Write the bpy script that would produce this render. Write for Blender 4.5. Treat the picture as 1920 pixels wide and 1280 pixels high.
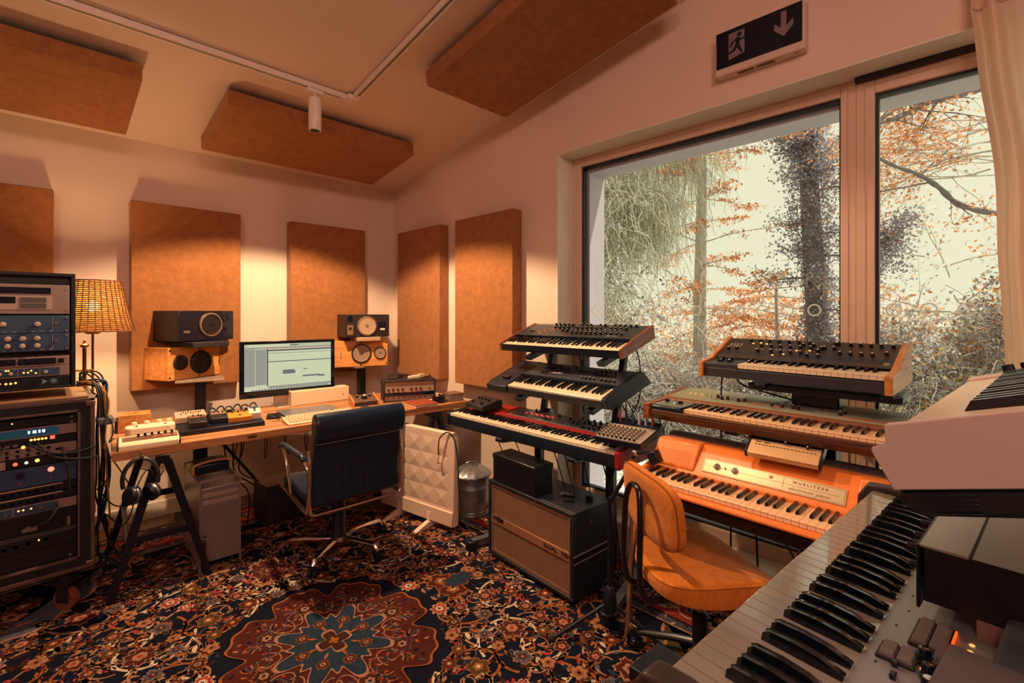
import bpy, bmesh, math, random
import numpy as np
from mathutils import Matrix, Vector
random.seed(7); rng = np.random.default_rng(11)
for o in list(bpy.data.objects): bpy.data.objects.remove(o)
SC = bpy.context.scene; COL = SC.collection; PI = math.pi; R = math.radians
def lin(c):
    return tuple(((v/255)/12.92 if v/255 <= .04045 else ((v/255+.055)/1.055)**2.4) for v in c[:3])

# ---------------------------------------------------------------- camera, sky, sun, lights, exposure
cam = bpy.data.objects.new('camera', bpy.data.cameras.new('camera')); COL.objects.link(cam)
cam.data.sensor_width = 36; cam.data.lens = 36*890/1920
cam.data.shift_y = -(640-587)/1920.0
cam.location = (0, 0, 1.42); cam.rotation_euler = (R(90), 0, R(-45)); cam.data.clip_start = .05
SC.camera = cam
SC.view_settings.view_transform = 'Standard'; SC.view_settings.look = 'None'
SC.view_settings.gamma = 1; SC.view_settings.use_curve_mapping = False
SC.view_settings.exposure = 0.0
w = bpy.data.worlds.new('sky'); SC.world = w; w.use_nodes = True
nt = w.node_tree; bg = nt.nodes['Background']
tc = nt.nodes.new('ShaderNodeTexCoord'); ns = nt.nodes.new('ShaderNodeTexNoise'); rp = nt.nodes.new('ShaderNodeValToRGB')
ns.inputs['Scale'].default_value = 1.6; ns.inputs['Detail'].default_value = 4
rp.color_ramp.elements[0].color = (.78, .77, .56, 1); rp.color_ramp.elements[1].color = (.86, .82, .62, 1)
nt.links.new(tc.outputs['Generated'], ns.inputs['Vector']); nt.links.new(ns.outputs['Fac'], rp.inputs['Fac'])
nt.links.new(rp.outputs['Color'], bg.inputs['Color']); bg.inputs['Strength'].default_value = 1.15

def light(name, kind, loc, energy, col, direction=None, **k):
    l = bpy.data.lights.new(name, kind); l.energy = energy; l.color = col
    for a, b in k.items(): setattr(l, a, b)
    o = bpy.data.objects.new(name, l); COL.objects.link(o); o.location = loc
    if direction is not None: o.rotation_euler = Vector(direction).to_track_quat('-Z', 'Y').to_euler()
    return o
light('sun', 'SUN', (6, 8, 9), 6.0, (1, .86, .68), (-.30, .42, -.86), angle=R(.6))
light('spot_lamp', 'SPOT', (1.19, 2.88, 2.515), 290, (1, .64, .35), (0, 0, -1), spot_size=R(132), spot_blend=.22, shadow_soft_size=.03)
light('track_lamp_keyboards', 'SPOT', (1.43, 1.62, 2.93), 92, (1, .62, .33), (.58, -1.05, -2.05), spot_size=R(72), spot_blend=.5, shadow_soft_size=.025)
light('table_lamp_bulb', 'POINT', (.226, 3.65, 1.46), 58, (1, .56, .25), shadow_soft_size=.035)
light('fill_light_rear', 'AREA', (.2, -.7, 3.1), 28, (1, .56, .42), (.1, .55, -.75), size=.7)  # unseen area fill behind the camera, added to lift the ambient light
light('fill_light_left', 'AREA', (-1.5, -.5, 3.0), 27, (1, .56, .42), (.35, .55, -.65), size=.7)  # second added fill, out of view at the rear left

# ---------------------------------------------------------------- materials
MATS = {}
def M(name, col, rough=.55, metal=0, var=.0, vs=8., bump=0., bs=60., coat=0., emit=None, es=0., aniso=None, spec=None):
    if name in MATS: return MATS[name]
    m = bpy.data.materials.new(name); m.use_nodes = True; t = m.node_tree; b = t.nodes['Principled BSDF']
    c = lin(col); b.inputs['Base Color'].default_value = (*c, 1); b.inputs['Roughness'].default_value = rough
    b.inputs['Metallic'].default_value = metal; b.inputs['Coat Weight'].default_value = coat
    if spec is not None: b.inputs['Specular IOR Level'].default_value = spec
    co = t.nodes.new('ShaderNodeTexCoord'); mp = t.nodes.new('ShaderNodeMapping'); t.links.new(co.outputs['Object'], mp.inputs['Vector'])
    if aniso: mp.inputs['Scale'].default_value = aniso
    n = t.nodes.new('ShaderNodeTexNoise'); n.inputs['Scale'].default_value = vs; n.inputs['Detail'].default_value = 5
    t.links.new(mp.outputs['Vector'], n.inputs['Vector'])
    r = t.nodes.new('ShaderNodeValToRGB'); v = max(var, .03)
    r.color_ramp.elements[0].position = .3; r.color_ramp.elements[1].position = .7
    r.color_ramp.elements[0].color = (*[x*(1-v) for x in c], 1); r.color_ramp.elements[1].color = (*[min(1, x*(1+v)) for x in c], 1)
    t.links.new(n.outputs['Fac'], r.inputs['Fac']); t.links.new(r.outputs['Color'], b.inputs['Base Color'])
    if bump:
        n2 = t.nodes.new('ShaderNodeTexNoise'); n2.inputs['Scale'].default_value = bs; n2.inputs['Detail'].default_value = 3
        t.links.new(mp.outputs['Vector'], n2.inputs['Vector'])
        bp = t.nodes.new('ShaderNodeBump'); bp.inputs['Strength'].default_value = bump; bp.inputs['Distance'].default_value = .002
        t.links.new(n2.outputs['Fac'], bp.inputs['Height']); t.links.new(bp.outputs['Normal'], b.inputs['Normal'])
    if emit is not None:
        b.inputs['Emission Color'].default_value = (*lin(emit), 1); b.inputs['Emission Strength'].default_value = es
    MATS[name] = m; return m
def fabric(name, col, sc=420., var=.16, bump=.6, big=.10, hs=1.0):
    """woven cloth: two crossed thread waves, slubs and a slow mottling"""
    m = bpy.data.materials.new(name); m.use_nodes = True; t = m.node_tree; b = t.nodes['Principled BSDF']
    c = lin(col); b.inputs['Roughness'].default_value = .9; b.inputs['Specular IOR Level'].default_value = .15
    b.inputs['Sheen Weight'].default_value = .15
    co = t.nodes.new('ShaderNodeTexCoord'); hs_ = []
    for i, s in enumerate(((sc, sc*.05, sc*.05), (sc*.05, sc*.05, sc), (sc*.05, sc, sc*.05))):
        mp = t.nodes.new('ShaderNodeMapping'); mp.inputs['Scale'].default_value = s
        n = t.nodes.new('ShaderNodeTexNoise'); n.inputs['Scale'].default_value = 1; n.inputs['Detail'].default_value = 2
        t.links.new(co.outputs['Object'], mp.inputs['Vector']); t.links.new(mp.outputs['Vector'], n.inputs['Vector']); hs_.append(n)
    a = t.nodes.new('ShaderNodeMath'); a.operation = 'ADD'; t.links.new(hs_[0].outputs['Fac'], a.inputs[0]); t.links.new(hs_[1].outputs['Fac'], a.inputs[1])
    a2 = t.nodes.new('ShaderNodeMath'); a2.operation = 'ADD'; t.links.new(a.outputs[0], a2.inputs[0]); t.links.new(hs_[2].outputs['Fac'], a2.inputs[1])
    d = t.nodes.new('ShaderNodeMath'); d.operation = 'MULTIPLY'; d.inputs[1].default_value = .3333; t.links.new(a2.outputs[0], d.inputs[0])
    r = t.nodes.new('ShaderNodeValToRGB'); r.color_ramp.elements[0].position = .38; r.color_ramp.elements[1].position = .62
    r.color_ramp.elements[0].color = (*[x*(1-var*1.6) for x in c], 1); r.color_ramp.elements[1].color = (*[min(1, x*(1+var*1.6)) for x in c], 1)
    t.links.new(d.outputs[0], r.inputs['Fac'])
    nb = t.nodes.new('ShaderNodeTexNoise'); nb.inputs['Scale'].default_value = 3; t.links.new(co.outputs['Object'], nb.inputs['Vector'])
    hsv = t.nodes.new('ShaderNodeHueSaturation'); mr = t.nodes.new('ShaderNodeMapRange')
    mr.inputs['To Min'].default_value = 1-big; mr.inputs['To Max'].default_value = 1+big
    t.links.new(nb.outputs['Fac'], mr.inputs['Value']); t.links.new(mr.outputs[0], hsv.inputs['Value']); t.links.new(r.outputs['Color'], hsv.inputs['Color'])
    t.links.new(hsv.outputs['Color'], b.inputs['Base Color'])
    bp = t.nodes.new('ShaderNodeBump'); bp.inputs['Strength'].default_value = bump; bp.inputs['Distance'].default_value = .0015
    t.links.new(d.outputs[0], bp.inputs['Height']); t.links.new(bp.outputs['Normal'], b.inputs['Normal'])
    MATS[name] = m; return m
def wood(name, col, dark, axis=0, sc=5., rough=.45, coat=.1):
    m = bpy.data.materials.new(name); m.use_nodes = True; t = m.node_tree; b = t.nodes['Principled BSDF']
    b.inputs['Roughness'].default_value = rough; b.inputs['Coat Weight'].default_value = coat
    co = t.nodes.new('ShaderNodeTexCoord'); mp = t.nodes.new('ShaderNodeMapping'); s = [sc*5]*3; s[axis] = sc*.35; mp.inputs['Scale'].default_value = s
    n = t.nodes.new('ShaderNodeTexNoise'); n.inputs['Scale'].default_value = 1.6; n.inputs['Detail'].default_value = 8; n.inputs['Distortion'].default_value = .8
    t.links.new(co.outputs['Object'], mp.inputs['Vector']); t.links.new(mp.outputs['Vector'], n.inputs['Vector'])
    r = t.nodes.new('ShaderNodeValToRGB'); r.color_ramp.elements[0].position = .35; r.color_ramp.elements[1].position = .62
    r.color_ramp.elements[0].color = (*lin(dark), 1); r.color_ramp.elements[1].color = (*lin(col), 1)
    t.links.new(n.outputs['Fac'], r.inputs['Fac']); t.links.new(r.outputs['Color'], b.inputs['Base Color'])
    bp = t.nodes.new('ShaderNodeBump'); bp.inputs['Strength'].default_value = .15; bp.inputs['Distance'].default_value = .001
    t.links.new(n.outputs['Fac'], bp.inputs['Height']); t.links.new(bp.outputs['Normal'], b.inputs['Normal'])
    MATS[name] = m; return m
wall_m = M('plaster', (226, 205, 190), .85, var=.02, vs=2, bump=.12, bs=180)
white_paint = M('white_paint', (226, 214, 204), .5, var=.02)
reveal_m = M('reveal_paint', (228, 224, 210), .6, var=.02)
frame_m = M('window_frame_paint', (222, 196, 176), .45, var=.02)
burlap = fabric('burlap', (154, 102, 62), 380, .13, .7)
black = M('black_plastic', (10, 25, 44), .45, var=.15, vs=20, bump=.1, bs=300)
blackg = M('black_gloss', (7, 20, 38), .18, coat=.3)
blackm = M('black_metal', (10, 22, 38), .38, metal=.1, var=.1)
rubber = M('rubber', (16, 18, 22), .8)
chrome = M('chrome', (215, 205, 200), .14, metal=1)
steel = M('brushed_steel', (160, 158, 158), .35, metal=.9, var=.1, vs=30)
ivory = M('ivory_key', (232, 218, 190), .28, var=.02)
ebony = M('ebony_key', (15, 20, 30), .22, coat=.2)
knob_m = M('knob_black', (14, 18, 26), .35)
knob_cap = M('knob_cap', (205, 200, 190), .35)
red_m = M('red_lacquer', (148, 36, 36), .5, spec=.15)
walnut = wood('walnut', (150, 86, 58), (98, 50, 34), 1, 6)
oak = wood('oak', (214, 148, 82), (176, 112, 58), 1, 5)
deskwood = wood('desk_oak', (196, 138, 92), (140, 88, 58), 0, 3.2, .5, .05)
darkwood = wood('dark_wood', (92, 52, 32), (52, 28, 18), 0, 6)
speakerwood = wood('speaker_veneer', (226, 162, 92), (200, 132, 70), 0, 4)
orange_fab = fabric('orange_tweed', (206, 122, 44), 500, .14, .6, .06)
cream_m = M('cream_plastic', (222, 206, 180), .45)
grey_panel = M('grey_panel', (120, 124, 122), .35, metal=.25, var=.05)
gold_led = M('amber_led', (255, 150, 50), .4, emit=(255, 150, 60), es=4)
red_led = M('red_led', (255, 70, 50), .4, emit=(255, 80, 60), es=2.6)
white_led = M('white_led', (220, 240, 240), .4, emit=(210, 235, 235), es=3)
brass = M('brass', (190, 140, 70), .3, metal=1)
printw = M('print_white', (205, 200, 190), .6)
printd = M('print_dark', (40, 40, 45), .6)

# ---------------------------------------------------------------- mesh builder
class MB:
    def __init__(s): s.v = []; s.f = []; s.mi = []; s.X = Matrix()
    def add(s, vs, fs, mi=0):
        o = len(s.v); s.v += [tuple(s.X @ Vector(p)) for p in vs]; s.f += [tuple(i+o for i in f) for f in fs]; s.mi += [mi]*len(fs); return s
    def box(s, x0, x1, y0, y1, z0, z1, mi=0):
        return s.add([(x0,y0,z0),(x1,y0,z0),(x1,y1,z0),(x0,y1,z0),(x0,y0,z1),(x1,y0,z1),(x1,y1,z1),(x0,y1,z1)],
                     [(0,3,2,1),(4,5,6,7),(0,1,5,4),(1,2,6,5),(2,3,7,6),(3,0,4,7)], mi)
    def prism(s, poly, a, b, axis=0, mi=0):
        """poly of 2-D points extruded along axis a..b (axis 0: poly is (y,z); 1: (x,z); 2: (x,y))"""
        def P(p, t): return (t, p[0], p[1]) if axis == 0 else ((p[0], t, p[1]) if axis == 1 else (p[0], p[1], t))
        n = len(poly); vs = [P(p, a) for p in poly]+[P(p, b) for p in poly]
        fs = [tuple(range(n))[::-1], tuple(range(n, 2*n))]+[(i, (i+1) % n, n+(i+1) % n, n+i) for i in range(n)]
        return s.add(vs, fs, mi)
    def lathe(s, prof, c=(0,0,0), n=20, axis=2, mi=0):
        vs = []; k = len(prof)
        for i in range(n):
            a = 2*PI*i/n
            for r, h in prof:
                p = (r*math.cos(a), r*math.sin(a), h)
                if axis == 0: p = (p[2], p[0], p[1])
                if axis == 1: p = (p[0], p[2], p[1])
                vs.append((p[0]+c[0], p[1]+c[1], p[2]+c[2]))
        fs = []
        for i in range(n):
            j = (i+1) % n
            for q in range(k-1): fs.append((i*k+q, j*k+q, j*k+q+1, i*k+q+1))
        if prof[0][0] > 1e-5: fs.append(tuple(i*k for i in range(n))[::-1])
        if prof[-1][0] > 1e-5: fs.append(tuple(i*k+k-1 for i in range(n)))
        return s.add(vs, fs, mi)
    def cyl(s, c, r, h, n=16, axis=2, mi=0, r2=None): return s.lathe([(r, 0), (r if r2 is None else r2, h)], c, n, axis, mi)
    def tube(s, pts, r, n=8, mi=0, closed=False, flat=None):
        pts = [Vector(p) for p in pts]; m = len(pts); rs = r if hasattr(r, '__len__') else [r]*m
        up = None; vs = []
        for i, p in enumerate(pts):
            t = (pts[(i+1) % m]-pts[i-1]) if closed else (pts[min(i+1, m-1)]-pts[max(i-1, 0)])
            t = t.normalized() if t.length > 1e-9 else Vector((0,0,1))
            if up is None: up = t.orthogonal().normalized()
            up = (up-t*up.dot(t)); up = up.normalized() if up.length > 1e-6 else t.orthogonal().normalized()
            b = t.cross(up)
            for k in range(n):
                a = 2*PI*k/n; fy = flat if flat else 1
                vs.append(tuple(p+up*math.cos(a)*rs[i]+b*math.sin(a)*rs[i]*fy))
        fs = []
        for i in range(m if closed else m-1):
            j = (i+1) % m
            for k in range(n): fs.append((i*n+k, i*n+(k+1) % n, j*n+(k+1) % n, j*n+k))
        if not closed: fs += [tuple(range(n))[::-1], tuple((m-1)*n+k for k in range(n))]
        return s.add(vs, fs, mi)
    def sphere(s, c, r, n=12, sq=(1,1,1), mi=0):
        prof = [(max(1e-6, r*math.sin(PI*i/n)), -r*math.cos(PI*i/n)) for i in range(n+1)]
        X = s.X; s.X = X @ Matrix.Translation(c) @ Matrix.Diagonal((*sq, 1)); s.lathe(prof, (0,0,0), n*2, 2, mi); s.X = X; return s
    def build(s, name, mats, parent=None, bevel=0, smooth=True, seg=2, kind=None):
        me = bpy.data.meshes.new(name); me.from_pydata(s.v, [], s.f)
        for m in (mats if isinstance(mats, (list, tuple)) else [mats]): me.materials.append(m)
        if any(s.mi): me.polygons.foreach_set('material_index', s.mi)
        if smooth: me.shade_smooth(); me.set_sharp_from_angle(angle=R(38))
        o = bpy.data.objects.new(name, me); COL.objects.link(o); o.parent = parent
        if bevel:
            b = o.modifiers.new('bevel', 'BEVEL'); b.width = bevel; b.segments = seg; b.limit_method = 'ANGLE'; b.angle_limit = R(40); b.harden_normals = False
        if kind: o['kind'] = kind
        return o
def tag(o, label, cat, group=None, kind=None):
    if label: o['label'] = label
    if cat: o['category'] = cat
    if group: o['group'] = group
    if kind: o['kind'] = kind
    return o
def thing(name, label, cat, loc=(0,0,0), rz=0, group=None, mat=None):
    o = bpy.data.objects.new(name, None); COL.objects.link(o); o.empty_display_size = .1
    if mat is not None: o.matrix_world = mat
    else: o.location = loc; o.rotation_euler = (0,0,rz)
    return tag(o, label, cat, group)
def struct(o): o['kind'] = 'structure'; return o
def copy_part(o, parent, mat=None, loc=None):
    c = o.copy(); COL.objects.link(c); c.parent = parent
    if mat is not None: c.matrix_local = mat
    if loc is not None: c.location = loc
    return c
def kframe(x, y, z, yaw, tilt):
    """keyboard frame: local x runs to the player's right, y away from the player, z up from the keys"""
    cy, sy, ct, st = math.cos(yaw), math.sin(yaw), math.cos(tilt), math.sin(tilt)
    r = Vector((sy, -cy, 0)); f = Vector((cy, sy, 0)); v = f*ct+Vector((0,0,st)); u = -f*st+Vector((0,0,ct))
    return Matrix(((r.x, v.x, u.x, x), (r.y, v.y, u.y, y), (r.z, v.z, u.z, z), (0,0,0,1)))
def text(txt, size, mat, parent, X, name='lettering', depth=.0004, bold=0., shear=0, sx=1):
    c = bpy.data.curves.new('t', 'FONT'); c.body = txt; c.size = size; c.extrude = depth; c.offset = bold; c.shear = shear; c.align_x = 'CENTER'; c.align_y = 'CENTER'
    t = bpy.data.objects.new('t', c); COL.objects.link(t); bpy.context.view_layer.update()
    me = bpy.data.meshes.new_from_object(t.evaluated_get(bpy.context.evaluated_depsgraph_get())); bpy.data.objects.remove(t)
    me.materials.clear(); me.materials.append(mat); o = bpy.data.objects.new(name, me); COL.objects.link(o); o.parent = parent
    o.matrix_local = X @ Matrix.Diagonal((sx, 1, 1, 1)); return o
T = Matrix.Translation
def RX(a): return Matrix.Rotation(a, 4, 'X')
def RY(a): return Matrix.Rotation(a, 4, 'Y')
def RZ(a): return Matrix.Rotation(a, 4, 'Z')
def curve(pts, n=8):
    """Catmull-Rom through points"""
    P = [Vector(p) for p in pts]; P = [P[0]*2-P[1]]+P+[P[-1]*2-P[-2]]; out = []
    for i in range(1, len(P)-2):
        for k in range(n):
            t = k/n; a, b, c, d = P[i-1], P[i], P[i+1], P[i+2]
            out.append(.5*((2*b)+(c-a)*t+(2*a-5*b+4*c-d)*t*t+(3*b-a-3*c+d)*t**3))
    return out+[P[-2]]
def cable(pts, r=.003, name='cable', label=None, mat=None, group=None, cat='cable'):
    o = MB().tube(curve(pts, 7), r, 6).build(name, mat or rubber); return tag(o, label, cat, group)
# ================================================================ ROOM
XW, YB = 2.47, 4.10
def zc(y): return 2.60+.17*(YB-y)
WY1, WY0, WT, WB = 2.041, -1.35, 2.488, .15    # window opening
struct(MB().box(-2.4, 2.95, -2.6, 4.5, -.12, 0).build('floor', wood('floorboards', (120, 86, 62), (84, 58, 42), 1, 3), smooth=False))
struct(MB().box(-2.4, 2.95, YB, YB+.2, -.12, 2.75).build('wall_back', wall_m, smooth=False))
m = MB()                                                          # right wall: pieces around the opening, one mesh
m.prism([(-2.6, WT), (YB+.2, WT), (YB+.2, zc(YB+.2)+.2), (-2.6, zc(-2.6)+.2)], XW, XW+.38, 0)
m.prism([(WY1, -.12), (YB+.2, -.12), (YB+.2, WT), (WY1, WT)], XW, XW+.38, 0)
m.prism([(-2.6, -.12), (WY0, -.12), (WY0, WT), (-2.6, WT)], XW, XW+.38, 0)
m.prism([(WY0, -.12), (WY1, -.12), (WY1, WB), (WY0, WB)], XW, XW+.38, 0)
struct(m.build('wall_right', wall_m, smooth=False))
struct(MB().prism([(-2.6, -.12), (YB+.2, -.12), (YB+.2, zc(YB+.2)+.1), (-2.6, zc(-2.6)+.1)], -2.6, -2.4, 0).build('wall_left', wall_m, smooth=False))
struct(MB().box(-2.6, 2.95, -2.8, -2.6, -.12, 4.2).build('wall_front', wall_m, smooth=False))
struct(MB().prism([(-2.8, zc(-2.8)), (YB+.2, zc(YB+.2)), (YB+.2, zc(YB+.2)+.15), (-2.8, zc(-2.8)+.15)], -2.6, 2.95, 0).build('ceiling', M('ceiling_plaster', (226, 206, 192), .85, var=.02, vs=2, bump=.1, bs=180), smooth=False))
struct(MB().box(-2.4, 2.45, YB-.015, YB, 0, .11).build('baseboard_back', white_paint, bevel=.004))
struct(MB().box(XW-.015, XW, WY1, YB-.016, 0, .11).build('baseboard_right', white_paint, bevel=.004))
# reveal lining (painted white) around the opening
m = MB(); a, b = XW-.004, 2.66
m.box(a, b, WY1-.008, WY1+.001, WB, WT); m.box(a, b, WY0, WY1-.008, WT-.008, WT+.001); m.box(a, b, WY0, WY1-.008, WB-.001, WB+.018)
struct(m.build('trim_1', reveal_m, bevel=.002))
struct(MB().box(2.60, 2.632, -.9, .42, WT-.03, WT-.008).build('trim_2', M('dark_gap', (40, 36, 42), .7), smooth=False))
# exterior reveal cladding (grey blue)
ext = M('exterior_cladding', (178, 172, 184), .5, var=.05, vs=4, aniso=(1, 1, .1))
m = MB(); m.box(2.70, 2.88, WY1-.10, WY1-.07, WB, WT-.05); m.box(2.70, 2.88, WY0, WY1-.10, WT-.10, WT-.062); m.box(2.70, 2.90, WY0, WY1-.1, WB-.01, WB+.03)
struct(m.build('trim_3', ext, bevel=.003))
# windows
glass = bpy.data.materials.new('window_glass'); glass.use_nodes = True; t = glass.node_tree; t.nodes.remove(t.nodes['Principled BSDF'])
tr = t.nodes.new('ShaderNodeBsdfTransparent'); gl = t.nodes.new('ShaderNodeBsdfGlossy'); gl.inputs['Roughness'].default_value = .02
mx = t.nodes.new('ShaderNodeMixShader'); fr = t.nodes.new('ShaderNodeFresnel'); fr.inputs['IOR'].default_value = 1.35
tr.inputs['Color'].default_value = (.96, .97, .95, 1)
t.links.new(fr.outputs[0], mx.inputs[0]); t.links.new(tr.outputs[0], mx.inputs[1]); t.links.new(gl.outputs[0], mx.inputs[2])
t.links.new(mx.outputs[0], t.nodes['Material Output'].inputs['Surface'])
gask = M('window_gasket', (24, 30, 42), .5)
def window(name, y0, y1, z0, z1, fl, fr_, ft, fb, x=2.635, d=.075):
    """frame members: left (towards +y), right, top, bottom widths"""
    e = thing(name, None, None, (x, (y0+y1)/2, z0)); e['kind'] = 'structure'; oy = (y0+y1)/2
    m = MB(); A, B = y0-oy, y1-oy; H = z1-z0
    m.box(0, d, B-fl, B, 0, H); m.box(0, d, A, A+fr_, 0, H); m.box(0, d, A+fr_, B-fl, H-ft, H); m.box(0, d, A+fr_, B-fl, 0, fb)
    m.build('window_frame', frame_m, e, bevel=.004)
    s = MB(); g = .012     # bead step: a second, slightly proud moulding
    s.box(-.006, .0, B-fl*.52, B-fl*.48, fb*.5, H-ft*.5); s.box(-.006, .0, A+fr_*.48, A+fr_*.52, fb*.5, H-ft*.5); s.box(-.006, 0, A+fr_*.5, B-fl*.5, H-ft*.52, H-ft*.48)
    s.build('glazing_bead', frame_m, e, bevel=.002)
    q = MB(); q.box(.02, .06, B-fl-g, B-fl, fb, H-ft); q.box(.02, .06, A+fr_, A+fr_+g*.6, fb, H-ft); q.box(.02, .06, A+fr_+g*.6, B-fl-g, H-ft-g, H-ft); q.box(.02, .06, A+fr_+g*.6, B-fl-g, fb, fb+g)
    q.build('gasket', gask, e)
    MB().box(.036, .040, A+fr_, B-fl, fb, H-ft).build('window_pane', glass, e, smooth=False)
    return e, oy
w1, oy1 = window('window_1', .4205, WY1-.008, WB+.018, WT-.008, .062, .06, .058, .07)
w2, oy2 = window('window_2', -.62, .4205, WB+.018, WT-.012, .068, .10, .075, .09, d=.085)
ring_m = bpy.data.materials.new('etched_ring'); ring_m.use_nodes = True; t = ring_m.node_tree; tl = t.nodes.new('ShaderNodeBsdfTranslucent'); tl.inputs['Color'].default_value = (.98, .98, .95, 1)
mx = t.nodes.new('ShaderNodeMixShader'); mx.inputs[0].default_value = .8; t.nodes['Principled BSDF'].inputs['Base Color'].default_value = (.9, .9, .86, 1)
t.links.new(t.nodes['Principled BSDF'].outputs[0], mx.inputs[1]); t.links.new(tl.outputs[0], mx.inputs[2]); t.links.new(mx.outputs[0], t.nodes['Material Output'].inputs['Surface'])
m = MB(); rp_ = [(.0, .0)]
pts = [(0, .0275*math.cos(2*PI*i/36), .0275*math.sin(2*PI*i/36)) for i in range(36)]
m = MB(); nn = 36
for x_ in (-.0005, .0005):
    o_ = len(m.v); m.v += [(x_, r_*math.cos(2*PI*i/nn), r_*math.sin(2*PI*i/nn)) for i in range(nn) for r_ in (.0225, .0295)]
    m.f += [(o_+2*i, o_+2*i+1, o_+2*((i+1) % nn)+1, o_+2*((i+1) % nn)) for i in range(nn)]; m.mi += [0]*nn
ring0 = m.build('ring_decal', ring_m, w1, smooth=False)
for k in range(12):
    y = 1.873-.1165*k
    if k == 0: ring0.location = (.030, y-oy1, 1.435-WB-.018); continue
    copy_part(ring0, w1, loc=(.030, y-oy1, 1.435-WB-.018))
for k in range(7): copy_part(ring0, w2, loc=(.030, .289-.1165*k-oy2, 1.435-WB-.018))

# rug --------------------------------------------------------------------------------------------
def rugmat(n, c, v=.25): return M('rug_'+n, c, .95, var=v, vs=55, bump=.5, bs=500, spec=.1)
rc = {k: rugmat(k, c) for k, c in dict(navy=(16, 20, 36), cream=(150, 110, 88), orange=(140, 82, 42), rust=(72, 32, 28), blue=(34, 50, 68), red=(150, 54, 52), brown=(56, 32, 28), grey=(74, 78, 92), olive=(70, 58, 40), pale=(190, 174, 150)).items()}
names = list(rc); RI = {k: i for i, k in enumerate(names)}
rug = thing('persian_rug', 'large dark navy floral rug with rust medallion and red border', 'rug', (.90, 1.98, 0))
HX, HY = 1.50, 1.90
MB().box(-HX, HX, -HY, HY, .0005, .008).build('pile', rc['navy'], rug, smooth=False)
P = MB()
def zl(l): return .0084+.0005*l
def poly(pts, col, l): P.add([(x, y, zl(l)) for x, y in pts], [tuple(range(len(pts)))], RI[col])
def fan(c, pts, col, l):
    n = len(pts); P.add([(c[0], c[1], zl(l))]+[(x, y, zl(l)) for x, y in pts], [(0, i+1, (i+1) % n+1) for i in range(n)], RI[col])
def lobed(cx, cy, r, n, amp, sx=1, sy=1, rot=0, k=64, p=1.): 
    out = []
    for i in range(k):
        a = 2*PI*i/k; rr = r*(1+amp*abs(math.cos(n*a/2+rot))**p-amp*.5+amp*.25*math.cos(3*n*a))
        out.append((cx+rr*math.cos(a)*sx, cy+rr*math.sin(a)*sy))
    return out
def ribbon(pts, w, col, l):
    for i in range(len(pts)-1):
        (x0, y0), (x1, y1) = pts[i], pts[i+1]; dx, dy = x1-x0, y1-y0; d = math.hypot(dx, dy) or 1; nx, ny = -dy/d*w/2, dx/d*w/2
        poly([(x0+nx, y0+ny), (x0-nx, y0-ny), (x1-nx, y1-ny), (x1+nx, y1+ny)], col, l)
def ring(pts, w, col, l, c):
    ribbon(pts+[pts[0]], w, col, l)
def leaf(x, y, a, ln, wd, col, l, bend=0.):
    pts = []
    for i in range(7):
        t = i/6; pts.append((t*ln, wd*math.sin(PI*t)**.8+bend*t*t*ln))
    for i in range(5, 0, -1):
        t = i/6; pts.append((t*ln, -wd*math.sin(PI*t)**.8+bend*t*t*ln))
    ca, sa = math.cos(a), math.sin(a); poly([(x+u*ca-v*sa, y+u*sa+v*ca) for u, v in pts], col, l)
def flower(x, y, r, cols, l, rot=0, n=None):
    n = n or random.choice((6, 7, 8, 9))
    fan((x, y), lobed(x, y, r, n, .42, rot=rot, k=n*6, p=1.1), cols[0], l); fan((x, y), lobed(x, y, r*.86, n, .42, rot=rot, k=n*6, p=1.1), cols[1], l+1)
    fan((x, y), lobed(x, y, r*.45, n, .3, rot=rot, k=24), cols[2], l+2); fan((x, y), [(x+r*.2*math.cos(q*PI/4), y+r*.2*math.sin(q*PI/4)) for q in range(8)], cols[3], l+3)
rr = random.Random(5)
FX, FY = 1.12, 1.50
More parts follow.
